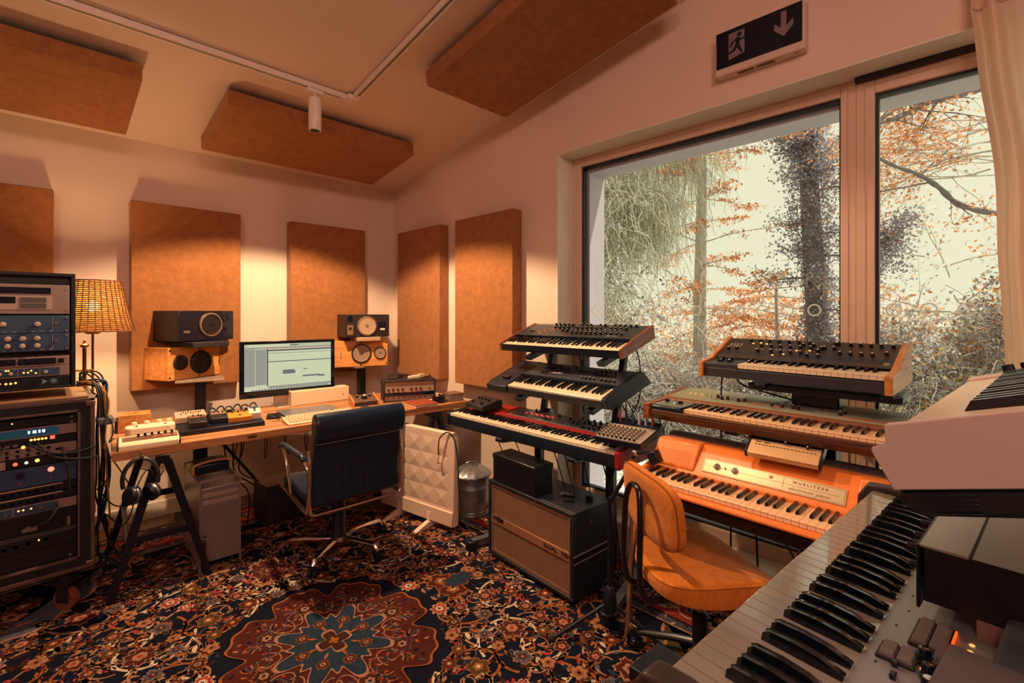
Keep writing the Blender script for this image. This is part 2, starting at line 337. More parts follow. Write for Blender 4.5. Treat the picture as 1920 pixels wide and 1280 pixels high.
# field vines and blossoms, mirrored into four quarters
def mir(fn):
    for sx in (1, -1):
        for sy in (1, -1): fn(sx, sy)
pal = [('rust', 'cream', 'orange', 'navy'), ('cream', 'rust', 'cream', 'red'), ('orange', 'brown', 'cream', 'blue'), ('cream', 'grey', 'rust', 'cream'), ('orange', 'rust', 'orange', 'pale'), ('pale', 'red', 'pale', 'blue'), ('orange', 'olive', 'orange', 'pale')]
sites = []
for _ in range(4000):
    x, y = rr.uniform(.03, FX-.04), rr.uniform(.03, FY-.04); r = rr.choice((.038, .045, .055, .068, .028, .032))
    if (x/.47)**2+(y/.53)**2 < 1: continue
    if (FX-x)+(FY-y)*.9 < .42: continue
    if all(math.hypot(x-a, y-b) > (r+c)*1.5 for a, b, c in sites): sites.append((x, y, r))
for i, (x, y, r) in enumerate(sites):
    c = rr.choice(pal); ro = rr.uniform(0, 6); n = rr.choice((5, 6, 8))
    mir(lambda sx, sy: flower(x*sx, y*sy, r, c, 4+i % 3, ro, n))
    near = sorted(sites, key=lambda q: math.hypot(q[0]-x, q[1]-y))[1:4]
    for j, (a, b, _) in enumerate(near[:3]):
        bend = rr.uniform(-.6, .6); mx_, my_ = (x+a)/2-(b-y)*bend, (y+b)/2+(a-x)*bend
        pts = [((1-t)**2*x+2*t*(1-t)*mx_+t*t*a, (1-t)**2*y+2*t*(1-t)*my_+t*t*b) for t in [k/10 for k in range(11)]]
        cc = rr.choice(('cream', 'orange', 'cream', 'rust', 'grey')); wv = rr.choice((.008, .011, .014))
        mir(lambda sx, sy: ribbon([(u*sx, v*sy) for u, v in pts], wv, cc, 1))
        for k in range(2, 9):
            if rr.random() < .6:
                u, v = pts[k]; an = rr.uniform(0, 6.28); L_ = rr.uniform(.02, .05); lc = rr.choice(('cream', 'orange', 'pale', 'rust', 'blue', 'red', 'olive', 'cream'))
                mir(lambda sx, sy: leaf(u*sx, v*sy, math.atan2(math.sin(an)*sy, math.cos(an)*sx), L_, L_*.22, lc, 2, .3*sx*sy))
for _ in range(430):
    x, y = rr.uniform(.0, FX-.03), rr.uniform(.0, FY-.03)
    if (x/.46)**2+(y/.51)**2 < 1: continue
    an = rr.uniform(0, 6.28); L_ = rr.uniform(.012, .035); lc = rr.choice(('cream', 'orange', 'rust', 'grey', 'brown', 'blue', 'red'))
    mir(lambda sx, sy: leaf(x*sx, y*sy, math.atan2(math.sin(an)*sy, math.cos(an)*sx), L_, L_*.3, lc, 3, .4*sx*sy))
for _ in range(46):     # large scrolling arabesques
    x, y = rr.uniform(.05, FX-.15), rr.uniform(.05, FY-.15)
    if (x/.52)**2+(y/.58)**2 < 1: continue
    r0, a0, dr = rr.uniform(.10, .20), rr.uniform(0, 6.28), rr.choice((-1, 1)); cc = rr.choice(('cream', 'orange', 'cream', 'pale'))
    pts = [(x+r0*(1-k/46)*math.cos(a0+dr*k*.17), y+r0*(1-k/46)*math.sin(a0+dr*k*.17)) for k in range(30)]; pts = [(min(max(u, .0), FX-.02), min(max(v, .0), FY-.02)) for u, v in pts]
    mir(lambda sx, sy: ribbon([(u*sx, v*sy) for u, v in pts], .012, cc, 2))
    for u, v in pts[3::3]:
        an = rr.uniform(0, 6.28); mir(lambda sx, sy: leaf(u*sx, v*sy, math.atan2(math.sin(an)*sy, math.cos(an)*sx), .03, .008, cc, 2, .5*sx*sy))
for _ in range(70):     # curling tendrils
    x, y = rr.uniform(.05, FX-.1), rr.uniform(.05, FY-.1)
    if (x/.49)**2+(y/.54)**2 < 1: continue
    r0, a0, dr = rr.uniform(.04, .09), rr.uniform(0, 6.28), rr.choice((-1, 1)); cc = rr.choice(('cream', 'orange', 'cream', 'grey', 'rust'))
    pts = [(x+r0*(1-k/22)*math.cos(a0+dr*k*.32), y+r0*(1-k/22)*math.sin(a0+dr*k*.32)) for k in range(16)]
    mir(lambda sx, sy: ribbon([(u*sx, v*sy) for u, v in pts], .007, cc, 1))
# medallion
def scal(r, terms, sy=1.12, k=240): return [(r*(1+sum(a*math.cos(n*t+p) for a, n, p in terms))*math.cos(t), sy*r*(1+sum(a*math.cos(n*t+p) for a, n, p in terms))*math.sin(t)) for t in [2*PI*i/k for i in range(k)]]
T1 = ((.085, 8, 0), (.05, 16, PI), (.035, 24, 0)); T2 = ((.20, 8, 0), (.09, 16, 0), (.05, 24, PI)); T3 = ((.30, 4, 0), (.10, 8, PI))
for r_, tt_, co, l in ((.400, T1, 'orange', 7), (.390, T1, 'rust', 8), (.200, T2, 'cream', 13), (.187, T2, 'blue', 14), (.062, T3, 'cream', 17), (.052, T3, 'brown', 18), (.018, T3, 'orange', 20)): fan((0, 0), scal(r_, tt_), co, l)
for q in range(8):
    a = q*PI/4; c, s_ = math.cos(a), math.sin(a)
    flower(.132*c, .148*s_, .024, ('orange', 'rust', 'cream', 'navy'), 15, q); leaf(.068*c, .076*s_, a, .045, .007, 'orange', 19)
    a2 = a+PI/8; flower(.28*math.cos(a), .312*math.sin(a), .040, (('orange', 'brown', 'cream', 'blue'), ('grey', 'rust', 'cream', 'navy'))[q % 2], 10, q)
    for h in (1, -1):
        for g_, cc in enumerate(('cream', 'grey', 'orange')):
            b0_ = a2+h*(.10+.02*g_); R0 = .255+.030*g_; pts = [((R0+(.055-.012*g_)*math.cos(t))*math.cos(b0_+h*.16*math.sin(t)*(1-g_*.2)), 1.12*(R0+(.055-.012*g_)*math.cos(t))*math.sin(b0_+h*.16*math.sin(t)*(1-g_*.2))) for t in [k*.42 for k in range(13-g_*2)]]
            ribbon(pts, .0055, cc, 11)
            for z_ in pts[2::3]: leaf(z_[0], z_[1], rr.uniform(0, 6.28), rr.uniform(.014, .028), .005, rr.choice(('navy', 'blue', 'cream', 'red', 'grey')), 12)
    for h in (-.22, -.1, .1, .22):
        for rad_ in (.33, .365): leaf(rad_*math.cos(a+h), 1.12*rad_*math.sin(a+h), a+h+rr.uniform(-1, 1), .026, .006, rr.choice(('cream', 'navy', 'orange', 'grey')), 10)
for q in range(16):
    a = q*PI/8+.2; leaf(.455*math.cos(a), .515*math.sin(a), a, .05, .010, ('orange', 'cream')[q % 2], 3)
for s in (1, -1):      # pendants above and below the medallion
    fan((0, s*.80), lobed(0, s*.80, .10, 8, .4, .8, 1.3), 'cream', 7); fan((0, s*.80), lobed(0, s*.80, .09, 8, .4, .8, 1.3), 'rust', 8); flower(0, s*.8, .045, pal[1], 9)
    fan((s*.68, 0), lobed(s*.68, 0, .07, 8, .4, 1.3, .8), 'orange', 7); fan((s*.68, 0), lobed(s*.68, 0, .062, 8, .4, 1.3, .8), 'blue', 8)
# corner spandrels
def spand(sx, sy):
    def q(t): 
        a = t*PI/2; rr_ = .47*(1+.09*abs(math.cos(6*a))-.05); return (sx*(FX-rr_*math.cos(a)*1.0), sy*(FY-rr_*math.sin(a)*1.15))
    pts = [q(k/40) for k in range(41)]
    col = 'grey' if sx < 0 and sy > 0 else 'olive'
    fan((sx*FX, sy*FY), pts, 'cream', 6)
    pts2 = [(sx*FX+(x-sx*FX)*.97, sy*FY+(y-sy*FY)*.97) for x, y in pts]; fan((sx*FX, sy*FY), pts2, col, 7)
    for k in range(26):
        a, d = rr.uniform(.1, 1.45), rr.uniform(.1, .38); x, y = sx*(FX-d*math.cos(a)), sy*(FY-d*math.sin(a)*1.12)
        if k < 6: flower(x, y, rr.uniform(.04, .06), rr.choice(pal), 9+k % 3, k)
        else: leaf(x, y, rr.uniform(0, 6), rr.uniform(.04, .09), .012, rr.choice(('cream', 'orange', 'rust', 'navy')), 8, .5)
mir(spand)
# border
def strip(o0, o1, col, l):
    for x0, x1, y0, y1 in ((-o1, o1, 0, 0),): pass
    ax0, ax1, ay0, ay1 = FX+o0, FX+o1, FY+o0, FY+o1
    for s in (1, -1):
        poly([(s*ax0, -ay1), (s*ax1, -ay1), (s*ax1, ay1), (s*ax0, ay1)][::s], col, l); poly([(-ax0, s*ay0), (ax0, s*ay0), (ax0, s*ay1), (-ax0, s*ay1)][::s], col, l)
for o0, o1, co in ((0, .012, 'cream'), (.012, .05, 'grey'), (.05, .062, 'navy'), (.062, .30, 'red'), (.30, .312, 'navy'), (.312, .352, 'grey'), (.352, .364, 'cream'), (.364, .38, 'navy')): strip(o0, o1, co, 12)
per = []
for s in (1, -1):
    for k in range(-13, 14): per.append((s*(FX+.18), k*.125, 0))
    for k in range(-9, 10): per.append((k*.125, s*(FY+.18), 1))
for i, (x, y, ax) in enumerate(per):
    if i % 2 == 0: flower(x, y, .062, (('pale', 'grey', 'pale', 'red'), ('pale', 'navy', 'orange', 'pale'))[i % 4 == 0], 14, i, 8)
    else: flower(x, y, .035, ('pale', 'blue', 'pale', 'navy'), 14, i, 6)
    for s in (1, -1):
        pts = [(.0625*math.cos(t)*(1-t/9), s*(.03+.05*math.sin(t))) for t in [k*.4 for k in range(12)]]
        ribbon([(x+(u if ax else v), y+(v if ax else u)) for u, v in pts], .008, 'pale', 13)
        for q in range(3): leaf(x+rr.uniform(-.06, .06), y+rr.uniform(-.06, .06)+(0 if not ax else s*.03), rr.uniform(0, 6.28), .035, .008, rr.choice(('pale', 'pale', 'navy', 'cream')), 13)
for s in (1, -1):
    for o_ in (.031, .332):
        for k in range(int(2*(FY+o_)/.05)):
            y = -(FY+o_)+k*.05; leaf(s*(FX+o_), y, (k % 2)*2.2+.4, .03, .007, ('cream', 'rust', 'pale')[k % 3], 13)
        for k in range(int(2*(FX+o_)/.05)):
            x = -(FX+o_)+k*.05; leaf(x, s*(FY+o_), (k % 2)*2.2+.4, .03, .007, ('cream', 'rust', 'pale')[k % 3], 13)
P.build('woven_pattern', [rc[k] for k in names], rug, smooth=False, kind='stuff')

# acoustic panels --------------------------------------------------------------------------------
def panel(label, X, w, h, d=.095, folds=True, group='burlap acoustic panels'):
    """local: x width, y thickness (0 = back, -d = front), z height"""
    t = thing('acoustic_panel', label, 'acoustic panel', mat=X, group=group)
    MB().box(0, w, -d, 0, 0, h).build('fabric_cover', burlap, t, bevel=.007, seg=3)
    for x in (0, w):     # folded corner pleats on the edges
        for z, q in ((h, -1), (0, 1)): MB().tube([(x, -.012, z+q*.004), (x, -d+.006, z+q*.12)], .0022, 5).build('corner_fold', burlap, t)
    MB().box(.01, w-.01, .0, .004, .01, h-.01).build('backing_board', darkwood, t)
    return t
yb = YB-.005
panel('burlap panel on the back wall above the equipment rack at far left', T((-.585, yb, .90)), .655, 1.27)
panel('burlap panel on the back wall behind the left pair of speakers', T((.437, yb, .90)), .655, 1.27)
panel('burlap panel on the back wall glowing between the screen and room corner', T((1.457, yb, .90)), .655, 1.27)
XR = T((XW-.005, 3.882, .862)) @ RZ(-PI/2)
panel('burlap panel on the window wall nearest the room corner', XR, .655, 1.30)
panel('burlap panel on the window wall behind the tiered keyboards', T((XW-.005, 3.02, .862)) @ RZ(-PI/2), .655, 1.30)
sl = math.atan(.17)
def ceil_panel(label, x0, y0, w, l):
    """hung below the sloping ceiling: x0,y0 = corner nearest the back wall; w along x, l towards the room"""
    z = zc(y0)-.032
    X = T((x0, y0, z)) @ RX(-sl) @ RX(PI/2)          # local x = +x, z = -y (down the slope into the room), y(-)= down
    X = Matrix(((1,0,0,x0), (0, 0, -math.cos(sl), y0), (0, 1, 0, 0), (0,0,0,1)))
    n = Vector((0, math.sin(sl), math.cos(sl))); d = Vector((0, -math.cos(sl), math.sin(sl)))
    X = Matrix(((1, 0, 0, x0), (0, n.y, d.y, y0), (0, n.z, d.z, z), (0, 0, 0, 1)))
    t = panel(label, X, w, l)
    m = MB()
    for a in (.12, w-.12):
        for b in (.12, l-.12): MB().cyl((a, 0, b), .012, .034, 8, 1).build('spacer', blackm, t)
    return t
ceil_panel('burlap panel hung from the ceiling at the upper left edge', -.89, 3.80, 1.28, .665)
ceil_panel('burlap panel hung from the ceiling beside the spotlight', .785, 3.78, 1.27, .655)
ceil_panel('largest looking burlap ceiling panel, over the window wall', 1.635, 2.37, .655, 1.27)

# track lighting ---------------------------------------------------------------------------------
tr_ = thing('lighting_track', 'white L shaped lighting track with dark slot on the sloping ceiling', 'light track', (1.43, 2.88, zc(2.88)))
def trackseg(a, b, name='track_rail'):
    a, b = Vector(a), Vector(b); d = (b-a); L_ = d.length; d.normalize(); n = Vector((0, math.sin(sl), math.cos(sl))); s = d.cross(n)
    X = Matrix(((d.x, s.x, n.x, a.x), (d.y, s.y, n.y, a.y), (d.z, s.z, n.z, a.z), (0,0,0,1)))
    m = MB(); m.X = X; m.box(0, L_, -.018, -.0075, -.036, -.004); m.box(0, L_, .0075, .018, -.036, -.004); m.box(0, L_, -.0075, .0075, -.016, -.004); m.box(0, .03, -.0075, .0075, -.036, -.016)
    o = m.build(name, white_paint, tr_, bevel=.001)
    q = MB(); q.X = X; q.box(.08, L_, -.0072, .0072, -.0175, -.0162); q.build('conductor_slot', M('slot_dark', (34, 30, 34), .6), o)
trackseg((-.05, 0, 0), (-3.6, 0, 0)); 
trackseg((0, -.05, .0085), (0, -4.2, .17*4.2))
MB().box(-.05, .018, -.05, .018, -.034, -.006).build('corner_joint', white_paint, tr_, bevel=.002)
sp = thing('track_spotlight', 'small white cylinder spotlight hanging from the ceiling track', 'spotlight', (1.19, 2.88, zc(2.88)-.036))
MB().box(-.05, .05, -.016, .016, -.022, .003).build('track_adapter', white_paint, sp, bevel=.003)
MB().cyl((0, 0, -.05), .009, .03, 12).build('stem', white_paint, sp)
MB().lathe([(.028, -.245), (.034, -.245), (.0365, -.24), (.0365, -.055), (.033, -.05), (.0, -.05)], n=28).build('lamp_housing', M('white_satin', (236, 224, 214), .35), sp)
MB().lathe([(.0275, -.240), (.0275, -.246)], n=24).build('lens_ring', blackm, sp)

# exit sign --------------------------------------------------------------------------------------
ex = thing('exit_sign', 'dark emergency exit sign with running figure and down arrow above window', 'exit sign', mat=Matrix(((0, 1, 0, XW), (-1, 0, 0, .965), (0, 0, 1, 2.60), (0,0,0,1))))
# local x runs towards -y (image right), local y into the wall, z up
MB().box(0, .395, -.062, 0, .0, .215).build('housing', M('sign_housing', (214, 190, 180), .5), ex, bevel=.005)
MB().box(.008, .385, -.066, -.060, .034, .212).build('sign_face', M('sign_navy', (10, 22, 38), .25), ex, bevel=.001)
pm = M('sign_picto', (128, 108, 116), .5); m = MB()
F = -.0668
def pp(pts, mi=0, f=F): m.prism(pts, f, f+.0006, 1, mi)
pp([(.068, .062), (.142, .078), (.142, .190), (.068, .190)])
m.build('pictogram', pm, ex, smooth=False); m = MB()
pp([(.300, .196), (.322, .196), (.322, .125), (.350, .150), (.350, .120), (.311, .082), (.272, .120), (.272, .150), (.300, .125)])
m.build('down_arrow', pm, ex, smooth=False); m = MB(); F2 = F-.0008
pp([(.118+.011*math.cos(a*PI/8), .172+.011*math.sin(a*PI/8)) for a in range(16)], 0, F2)
pp([(.092, .150), (.112, .162), (.124, .150), (.142, .150), (.142, .143), (.122, .141), (.118, .128), (.124, .108), (.134, .083), (.126, .080), (.112, .103), (.106, .112), (.098, .098), (.060, .086), (.058, .094), (.090, .108), (.100, .128), (.101, .146), (.088, .138), (.078, .120), (.072, .123), (.082, .146)], 0, F2)
m.build('running_figure', M('sign_navy2', (10, 22, 38), .3), ex, smooth=False)
m = MB(); m.box(.10, .175, -.045, -.022, -.001, .0005); m.box(.185, .265, -.045, -.022, -.001, .0005); m.box(.285, .29, -.05, -.046, -.001, .0005); m.box(.35, .362, -.04, -.034, -.001, .0005)
m.build('vent', M('vent_grey', (96, 78, 84), .6), ex)

# curtain ----------------------------------------------------------------------------------------
cu = thing('curtain', 'pale sheer curtain gathered at the right end of the window', 'curtain', (2.42, 0, 0))
def sheer():
    m = bpy.data.materials.new('sheer_cloth'); m.use_nodes = True; t = m.node_tree; b = t.nodes['Principled BSDF']
    b.inputs['Base Color'].default_value = (*lin((244, 228, 218)), 1); b.inputs['Roughness'].default_value = .9
    tl = t.nodes.new('ShaderNodeBsdfTranslucent'); tl.inputs['Color'].default_value = (*lin((252, 240, 226)), 1)
    mx = t.nodes.new('ShaderNodeMixShader'); mx.inputs[0].default_value = .68
    w_ = t.nodes.new('ShaderNodeTexWave'); w_.inputs['Scale'].default_value = 160; bp = t.nodes.new('ShaderNodeBump'); bp.inputs['Strength'].default_value = .2; bp.inputs['Distance'].default_value = .001
    co = t.nodes.new('ShaderNodeTexCoord'); t.links.new(co.outputs['Object'], w_.inputs['Vector']); t.links.new(w_.outputs['Fac'], bp.inputs['Height']); t.links.new(bp.outputs['Normal'], b.inputs['Normal'])
    t.links.new(b.outputs[0], mx.inputs[1]); t.links.new(tl.outputs[0], mx.inputs[2]); t.links.new(mx.outputs[0], t.nodes['Material Output'].inputs['Surface']); return m
NZ, NU = 60, 120; vs = []; fs = []
for i in range(NZ):
    z = 2.60-2.5*i/(NZ-1); k = min(1, max(0, (2.50-z)/1.0)); y0 = .045-.085*k**.7+.006*math.sin(z*9); 
    for j in range(NU):
        u = j/(NU-1); ph = u*9*2*PI; amp = .034*(.55+.45*math.sin(u*17+1))*(.5+.5*min(1, (2.62-z)*3+.2))
        vs.append((amp*math.sin(ph+.5*math.sin(z*2+u*5))-.03-.01*math.sin(z*4+u*9), y0-u*(.62-.06*k), z))
for i in range(NZ-1):
    for j in range(NU-1): a = i*NU+j; fs.append((a, a+1, a+NU+1, a+NU))
cm = MB(); cm.add(vs, fs); co_ = cm.build('drape', sheer(), cu); sm = co_.modifiers.new('s', 'SOLIDIFY'); sm.thickness = .0015
hm = MB(); 
for i in range(2):
    pts = [(vs[j][0], vs[j][1], 0) for j in range(0, NU, 2)]
    hm.tube([(p[0], p[1], 2.595-.075*i) for p in pts], .0035, 5)
hm.build('header_seam', M('curtain_seam', (196, 164, 152), .9), cu)
MB().tube([(.0, .05, 2.605), (.0, -1.2, 2.605)], .008, 8).build('rail', white_paint, cu)
# ================================================================ KEYBOARD INSTRUMENTS
KW = .0235
def key_set(e, nw, start, L=.14, bv=.05, white=ivory, blk=ebony, bh=.0115, z=0., wz=.018):
    m = MB(); m.prism([(0, -wz), (.0008, -.003), (-.001, -.002), (.0015, 0), (L, 0), (L, -wz)], 0, KW-.0009, 0)
    w0 = m.build('white_key', white, e, bevel=.0006, seg=1); w0.location = (.00045, 0, z)
    for k in range(1, nw): copy_part(w0, e, loc=(k*KW+.00045, 0, z))
    off, out = 0, []
    if start == 'A': out.append(1.13); off = 2
    while off < nw-1:
        out += [off+o for o in (.90, 2.10, 3.87, 5.0, 6.13) if off+o < nw-.9]; off += 7
    b = MB(); h = bh; a, c = .0062, .0046
    b.add([(-a, bv, 0), (a, bv, 0), (a, L, 0), (-a, L, 0), (-c, bv+.006, h), (c, bv+.006, h), (c, L, h+.001), (-c, L, h+.001), (-c, bv+.003, h*.75), (c, bv+.003, h*.75)],
          [(0, 3, 2, 1), (0, 1, 9, 8), (8, 9, 5, 4), (4, 5, 6, 7), (1, 2, 6, 5, 9), (3, 0, 8, 4, 7), (2, 3, 7, 6)])
    b0 = b.build('black_key', blk, e, bevel=.0008, seg=1); b0.location = (out[0]*KW, 0, z)
    for q in out[1:]: copy_part(b0, e, loc=(q*KW, 0, z))
def knob_mesh(e, r=.006, h=.014, cap=True, body=None, capm=None, n=12, skirt=True):
    m = MB(); m.lathe(([(r*1.25, 0), (r*1.25, h*.2)] if skirt else [(r, 0)])+[(r, h*.25), (r*.88, h*.92), (r*.8, h), (0, h)], n=n)
    if cap: m.lathe([(r*.62, h), (r*.6, h+.0006), (0, h+.0006)], n=n, mi=1)
    m.box(-r*.12, r*.12, 0, r*.9, h, h+.0012, 1)
    return m.build('knob', [body or knob_m, capm or knob_cap], e)
def place(e, o, pts, X):
    """first position moves o itself, the rest are copies; X maps (a, b) on the panel to local space"""
    for i, p in enumerate(pts):
        mt = X @ T((p[0], p[1], 0))
        if i == 0: o.matrix_local = mt
        else: copy_part(o, e, mat=mt)
def slope(v0, w0, v1, w1):
    """panel plane frame: x along the keyboard, y up the slope, z off the panel"""
    a = math.atan2(w1-w0, v1-v0); return T((0, v0, w0)) @ RX(a)
def buttons(e, pts, X, sx=.008, sy=.005, h=.003, mat=None, name='button'):
    b = MB().box(-sx/2, sx/2, -sy/2, sy/2, 0, h).build(name, mat or blackg, e, bevel=.0006, seg=1); place(e, b, pts, X)
def ticks(e, X, boxes, mat, name='panel_print'):
    m = MB(); m.X = X
    for x0, x1, y0, y1 in boxes: m.box(x0, x1, y0, y1, .0001, .0004)
    m.build(name, mat, e, smooth=False)
r1 = random.Random(3)
dgrey = M('panel_charcoal', (58, 62, 68), .4, metal=.2, var=.05)

# ---- tiered stand, top: 61 keys, wooden ends
e = thing('synthesizer', 'top synthesizer of the left tiered stand, red lit buttons and wooden end cheeks', 'synthesizer', mat=kframe(2.0924, 2.1858, 1.2233, .0288, .2656), group='synthesizers on the left stand')
W1 = 36*KW
MB().prism([(-.001, .004), (-.002, -.041), (.362, -.041), (.362, .030), (.145, .020), (.145, -.012), (.004, -.012)], -.002, W1+.002, 0).build('case', blackm, e, bevel=.0015)
for a, b in ((-.021, -.002), (W1+.002, W1+.021)):
    MB().prism([(-.004, .0075), (-.004, -.041), (.366, -.043), (.366, .0345), (.15, .024)], a, b, 0).build('end_cheek', walnut, e, bevel=.002)
Xp = slope(.145, .0205, .362, .0305); MB().box(-.001, W1+.001, 0, .217, -.002, .0002).build('control_panel', dgrey, e) .matrix_local = Xp
key_set(e, 36, 'C')
kn = knob_mesh(e, .0074, .019)
pts = [(.20+.034*i, .185) for i in range(0, 18) if i not in (5, 9, 12)]+[(.235+.034*i, .13) for i in range(16) if i not in (4, 11)]+[(.33+.034*i, .078) for i in range(13)]+[(.42+.034*i, .045) for i in range(11)]
place(e, kn, pts, Xp)
buttons(e, [(.15+.018*i, .045+.02*(i % 3)) for i in range(9)]+[(.33+.02*i, .15) for i in range(6)], Xp)
led = MB().cyl((0, 0, 0), .0022, .002, 8).build('led', red_led, e)
place(e, led, [(.15, .06), (.165, .10), (.185, .075), (.205, .115), (.222, .118), (.242, .12), (.255, .125), (.235, .14), (.175, .045), (.345, .06), (.40, .058)], Xp)
MB().lathe([(.017, 0), (.019, .004), (.013, .006), (0, .007)], n=20).build('jog_wheel', blackg, e).matrix_local = Xp @ T((.085, .075, 0))
ticks(e, Xp, [(.66, .74, .035, .038), (.03, .10, .20, .204), (.11, .19, .2, .204)]+[(.2+.034*i, .222+.034*i, .205, .2065) for i in range(17)]+[(.25+.04*i, .256+.04*i, .1, .101) for i in range(13)], printw)

# ---- tiered stand, middle: black plastic, 49 keys
e = thing('synthesizer', 'middle synthesizer of the left tiered stand, all black plastic case with sliders', 'synthesizer', mat=kframe(1.9941, 2.0309, .9905, -.0162, .2557), group='synthesizers on the left stand')
W2 = 29*KW
MB().prism([(-.012, -.005), (-.006, -.049), (.355, -.049), (.335, .028), (.15, .018), (.145, -.012), (.0, -.012)], -.002, W2+.002, 0).build('case', black, e, bevel=.003)
MB().prism([(-.02, -.006), (-.014, -.047), (.35, -.049), (.336, .030), (.14, .019), (.03, .008)], -.178, -.002, 0).build('bender_section', black, e, bevel=.004)
MB().prism([(-.016, .006), (-.004, -.049), (.37, -.049), (.338, .032), (.14, .022), (.0, .012)], W2+.002, W2+.030, 0).build('end_cheek', black, e, bevel=.004)
m = MB(); m.add([(W2+.030, -.014, .005), (W2+.030, -.002, -.047), (W2+.030, .368, -.047), (W2+.030, .337, .031), (W2+.052, .002, -.049), (W2+.052, .386, -.049), (W2+.038, .345, .024)], [(0, 1, 4), (0, 4, 6), (0, 6, 3), (4, 5, 6), (3, 6, 5, 2), (1, 2, 5, 4)])
m.build('side_flare', black, e)
Xp = slope(.15, .0185, .335, .0285); MB().box(-.001, W2-.002, 0, .18, -.002, .0003).build('control_panel', M('panel_blue_grey', (70, 74, 86), .4, metal=.2), e).matrix_local = Xp
key_set(e, 29, 'C')
place(e, knob_mesh(e, .0062, .015), [(.43+.028*i, .025) for i in range(4)]+[(.56+.028*i, .025) for i in range(4)]+[(.46+.03*i, .135) for i in range(5)]+[(.18, .15), (.30, .15), (.52, .08)], Xp)
sl_ = MB().box(-.0025, .0025, -.005, .005, 0, .009).build('slider_cap', knob_m, e)
place(e, sl_, [(.10+.016*i+(.03 if i > 4 else 0)+(.05 if i > 9 else 0), .10+.012*(i*7 % 3)) for i in range(22)]+[(.47+.017*i, .082) for i in range(9)], Xp)
buttons(e, [(.06+.022*i, .035) for i in range(16)]+[(.10+.03*i, .06) for i in range(9)], Xp, .012, .004, .002)
buttons(e, [(-.12+.018*i, .13) for i in range(3)]+[(-.03+.02*i, .13) for i in range(2)], slope(.03, .0085, .14, .0195), .004, .004, .002, mat=cream_m, name='push_button')
text('JP-8000', .026, M('logo_grey', (150, 150, 158), .5), e, Xp @ T((-.045, .135, .001)), name='logo', sx=1.1)
text('Roland', .011, M('logo_grey', (150, 150, 158), .5), e, Xp @ T((-.085, .160, .001)), name='maker_name')
MB().prism([(-.0, 0), (.05, 0), (.05, .008), (0, .012)], -.015, .015, 1).build('pitch_lever', blackg, e).matrix_local = T((-.10, .07, .014))
ticks(e, Xp, [(.08+.04*i, .105+.04*i, .165, .1665) for i in range(14)]+[(.38, .42, .14, .143), (.18, .26, .055, .072)], printw)

# ---- tiered stand, bottom: red stage piano, 88 keys
e = thing('stage_piano', 'red lacquered 88 key stage piano on the lowest tier of the left stand', 'stage piano', mat=kframe(1.87, 2.4302, .7819, .0054, 0))
W3 = 52*KW
MB().prism([(-.002, -.014), (-.004, -.03), (.0, -.076), (.01, -.080), (.32, -.080), (.335, -.06), (.335, .03), (.15, .012), (.145, -.012)], -.004, W3+.004, 0, ).build('case', [black], e, bevel=.003)
MB().prism([(.148, .0), (.148, .0135), (.335, .0325), (.335, .0)], -.002, W3+.002, 0).build('red_top', red_m, e, bevel=.003)
MB().prism([(-.012, .0), (-.012, -.07), (-.004, -.08), (.32, -.082), (.335, -.06), (.336, .034), (.15, .016), (.0, .006)], -.026, -.004, 0).build('end_cheek', black, e, bevel=.005)
MB().prism([(-.012, .001), (-.012, -.07), (-.004, -.08), (.32, -.082), (.335, -.06), (.336, .034), (.15, .016), (.0, .007)], W3+.004, W3+.030, 0).build('end_cheek', red_m, e, bevel=.004)['label'] = 'red lacquered end cheek'
Xp = slope(.165, .0155, .33, .0325); MB().box(.33, W3-.01, .012, .155, -.001, .0006).build('control_panel', M('panel_silver', (128, 130, 138), .35, metal=.4), e).matrix_local = Xp
key_set(e, 52, 'A', bv=.051)
place(e, knob_mesh(e, .0085, .018), [(.47, .14), (.50, .14), (.66, .13), (.75, .12)]+[(.78+.036*i, .11-.0*i) for i in range(8) if i != 5]+[(.80+.034*i, .075) for i in range(10) if i % 4 != 3]+[(.86+.04*i, .14) for i in range(6)]+[(.90+.035*i, .035) for i in range(7) if i != 3], Xp)
buttons(e, [(.52+.024*i, .06) for i in range(6)]+[(.52+.024*i, .075) for i in range(6)]+[(.70+.03*i, .03) for i in range(12)]+[(.36+.03*i, .10) for i in range(5)]+[(.36+.03*i, .04) for i in range(5)], Xp, .012, .006, .003)
buttons(e, [(.43+.022*i, .092+.012*(i % 2)) for i in range(10)], Xp, .017, .008, .003, mat=M('drawbar_led', (255, 70, 60), .4, emit=(255, 74, 66), es=1.1), name='lit_drawbar')
ticks(e, Xp, [(.40+.05*i, .43+.05*i, .123, .1245) for i in range(15)]+[(.66, .72, .085, .105)], printw)
MB().box(.06, .16, .0, .02, -.001, .0004).build('badge', cream_m, e).matrix_local = T((.02, .03, -.0806)) 

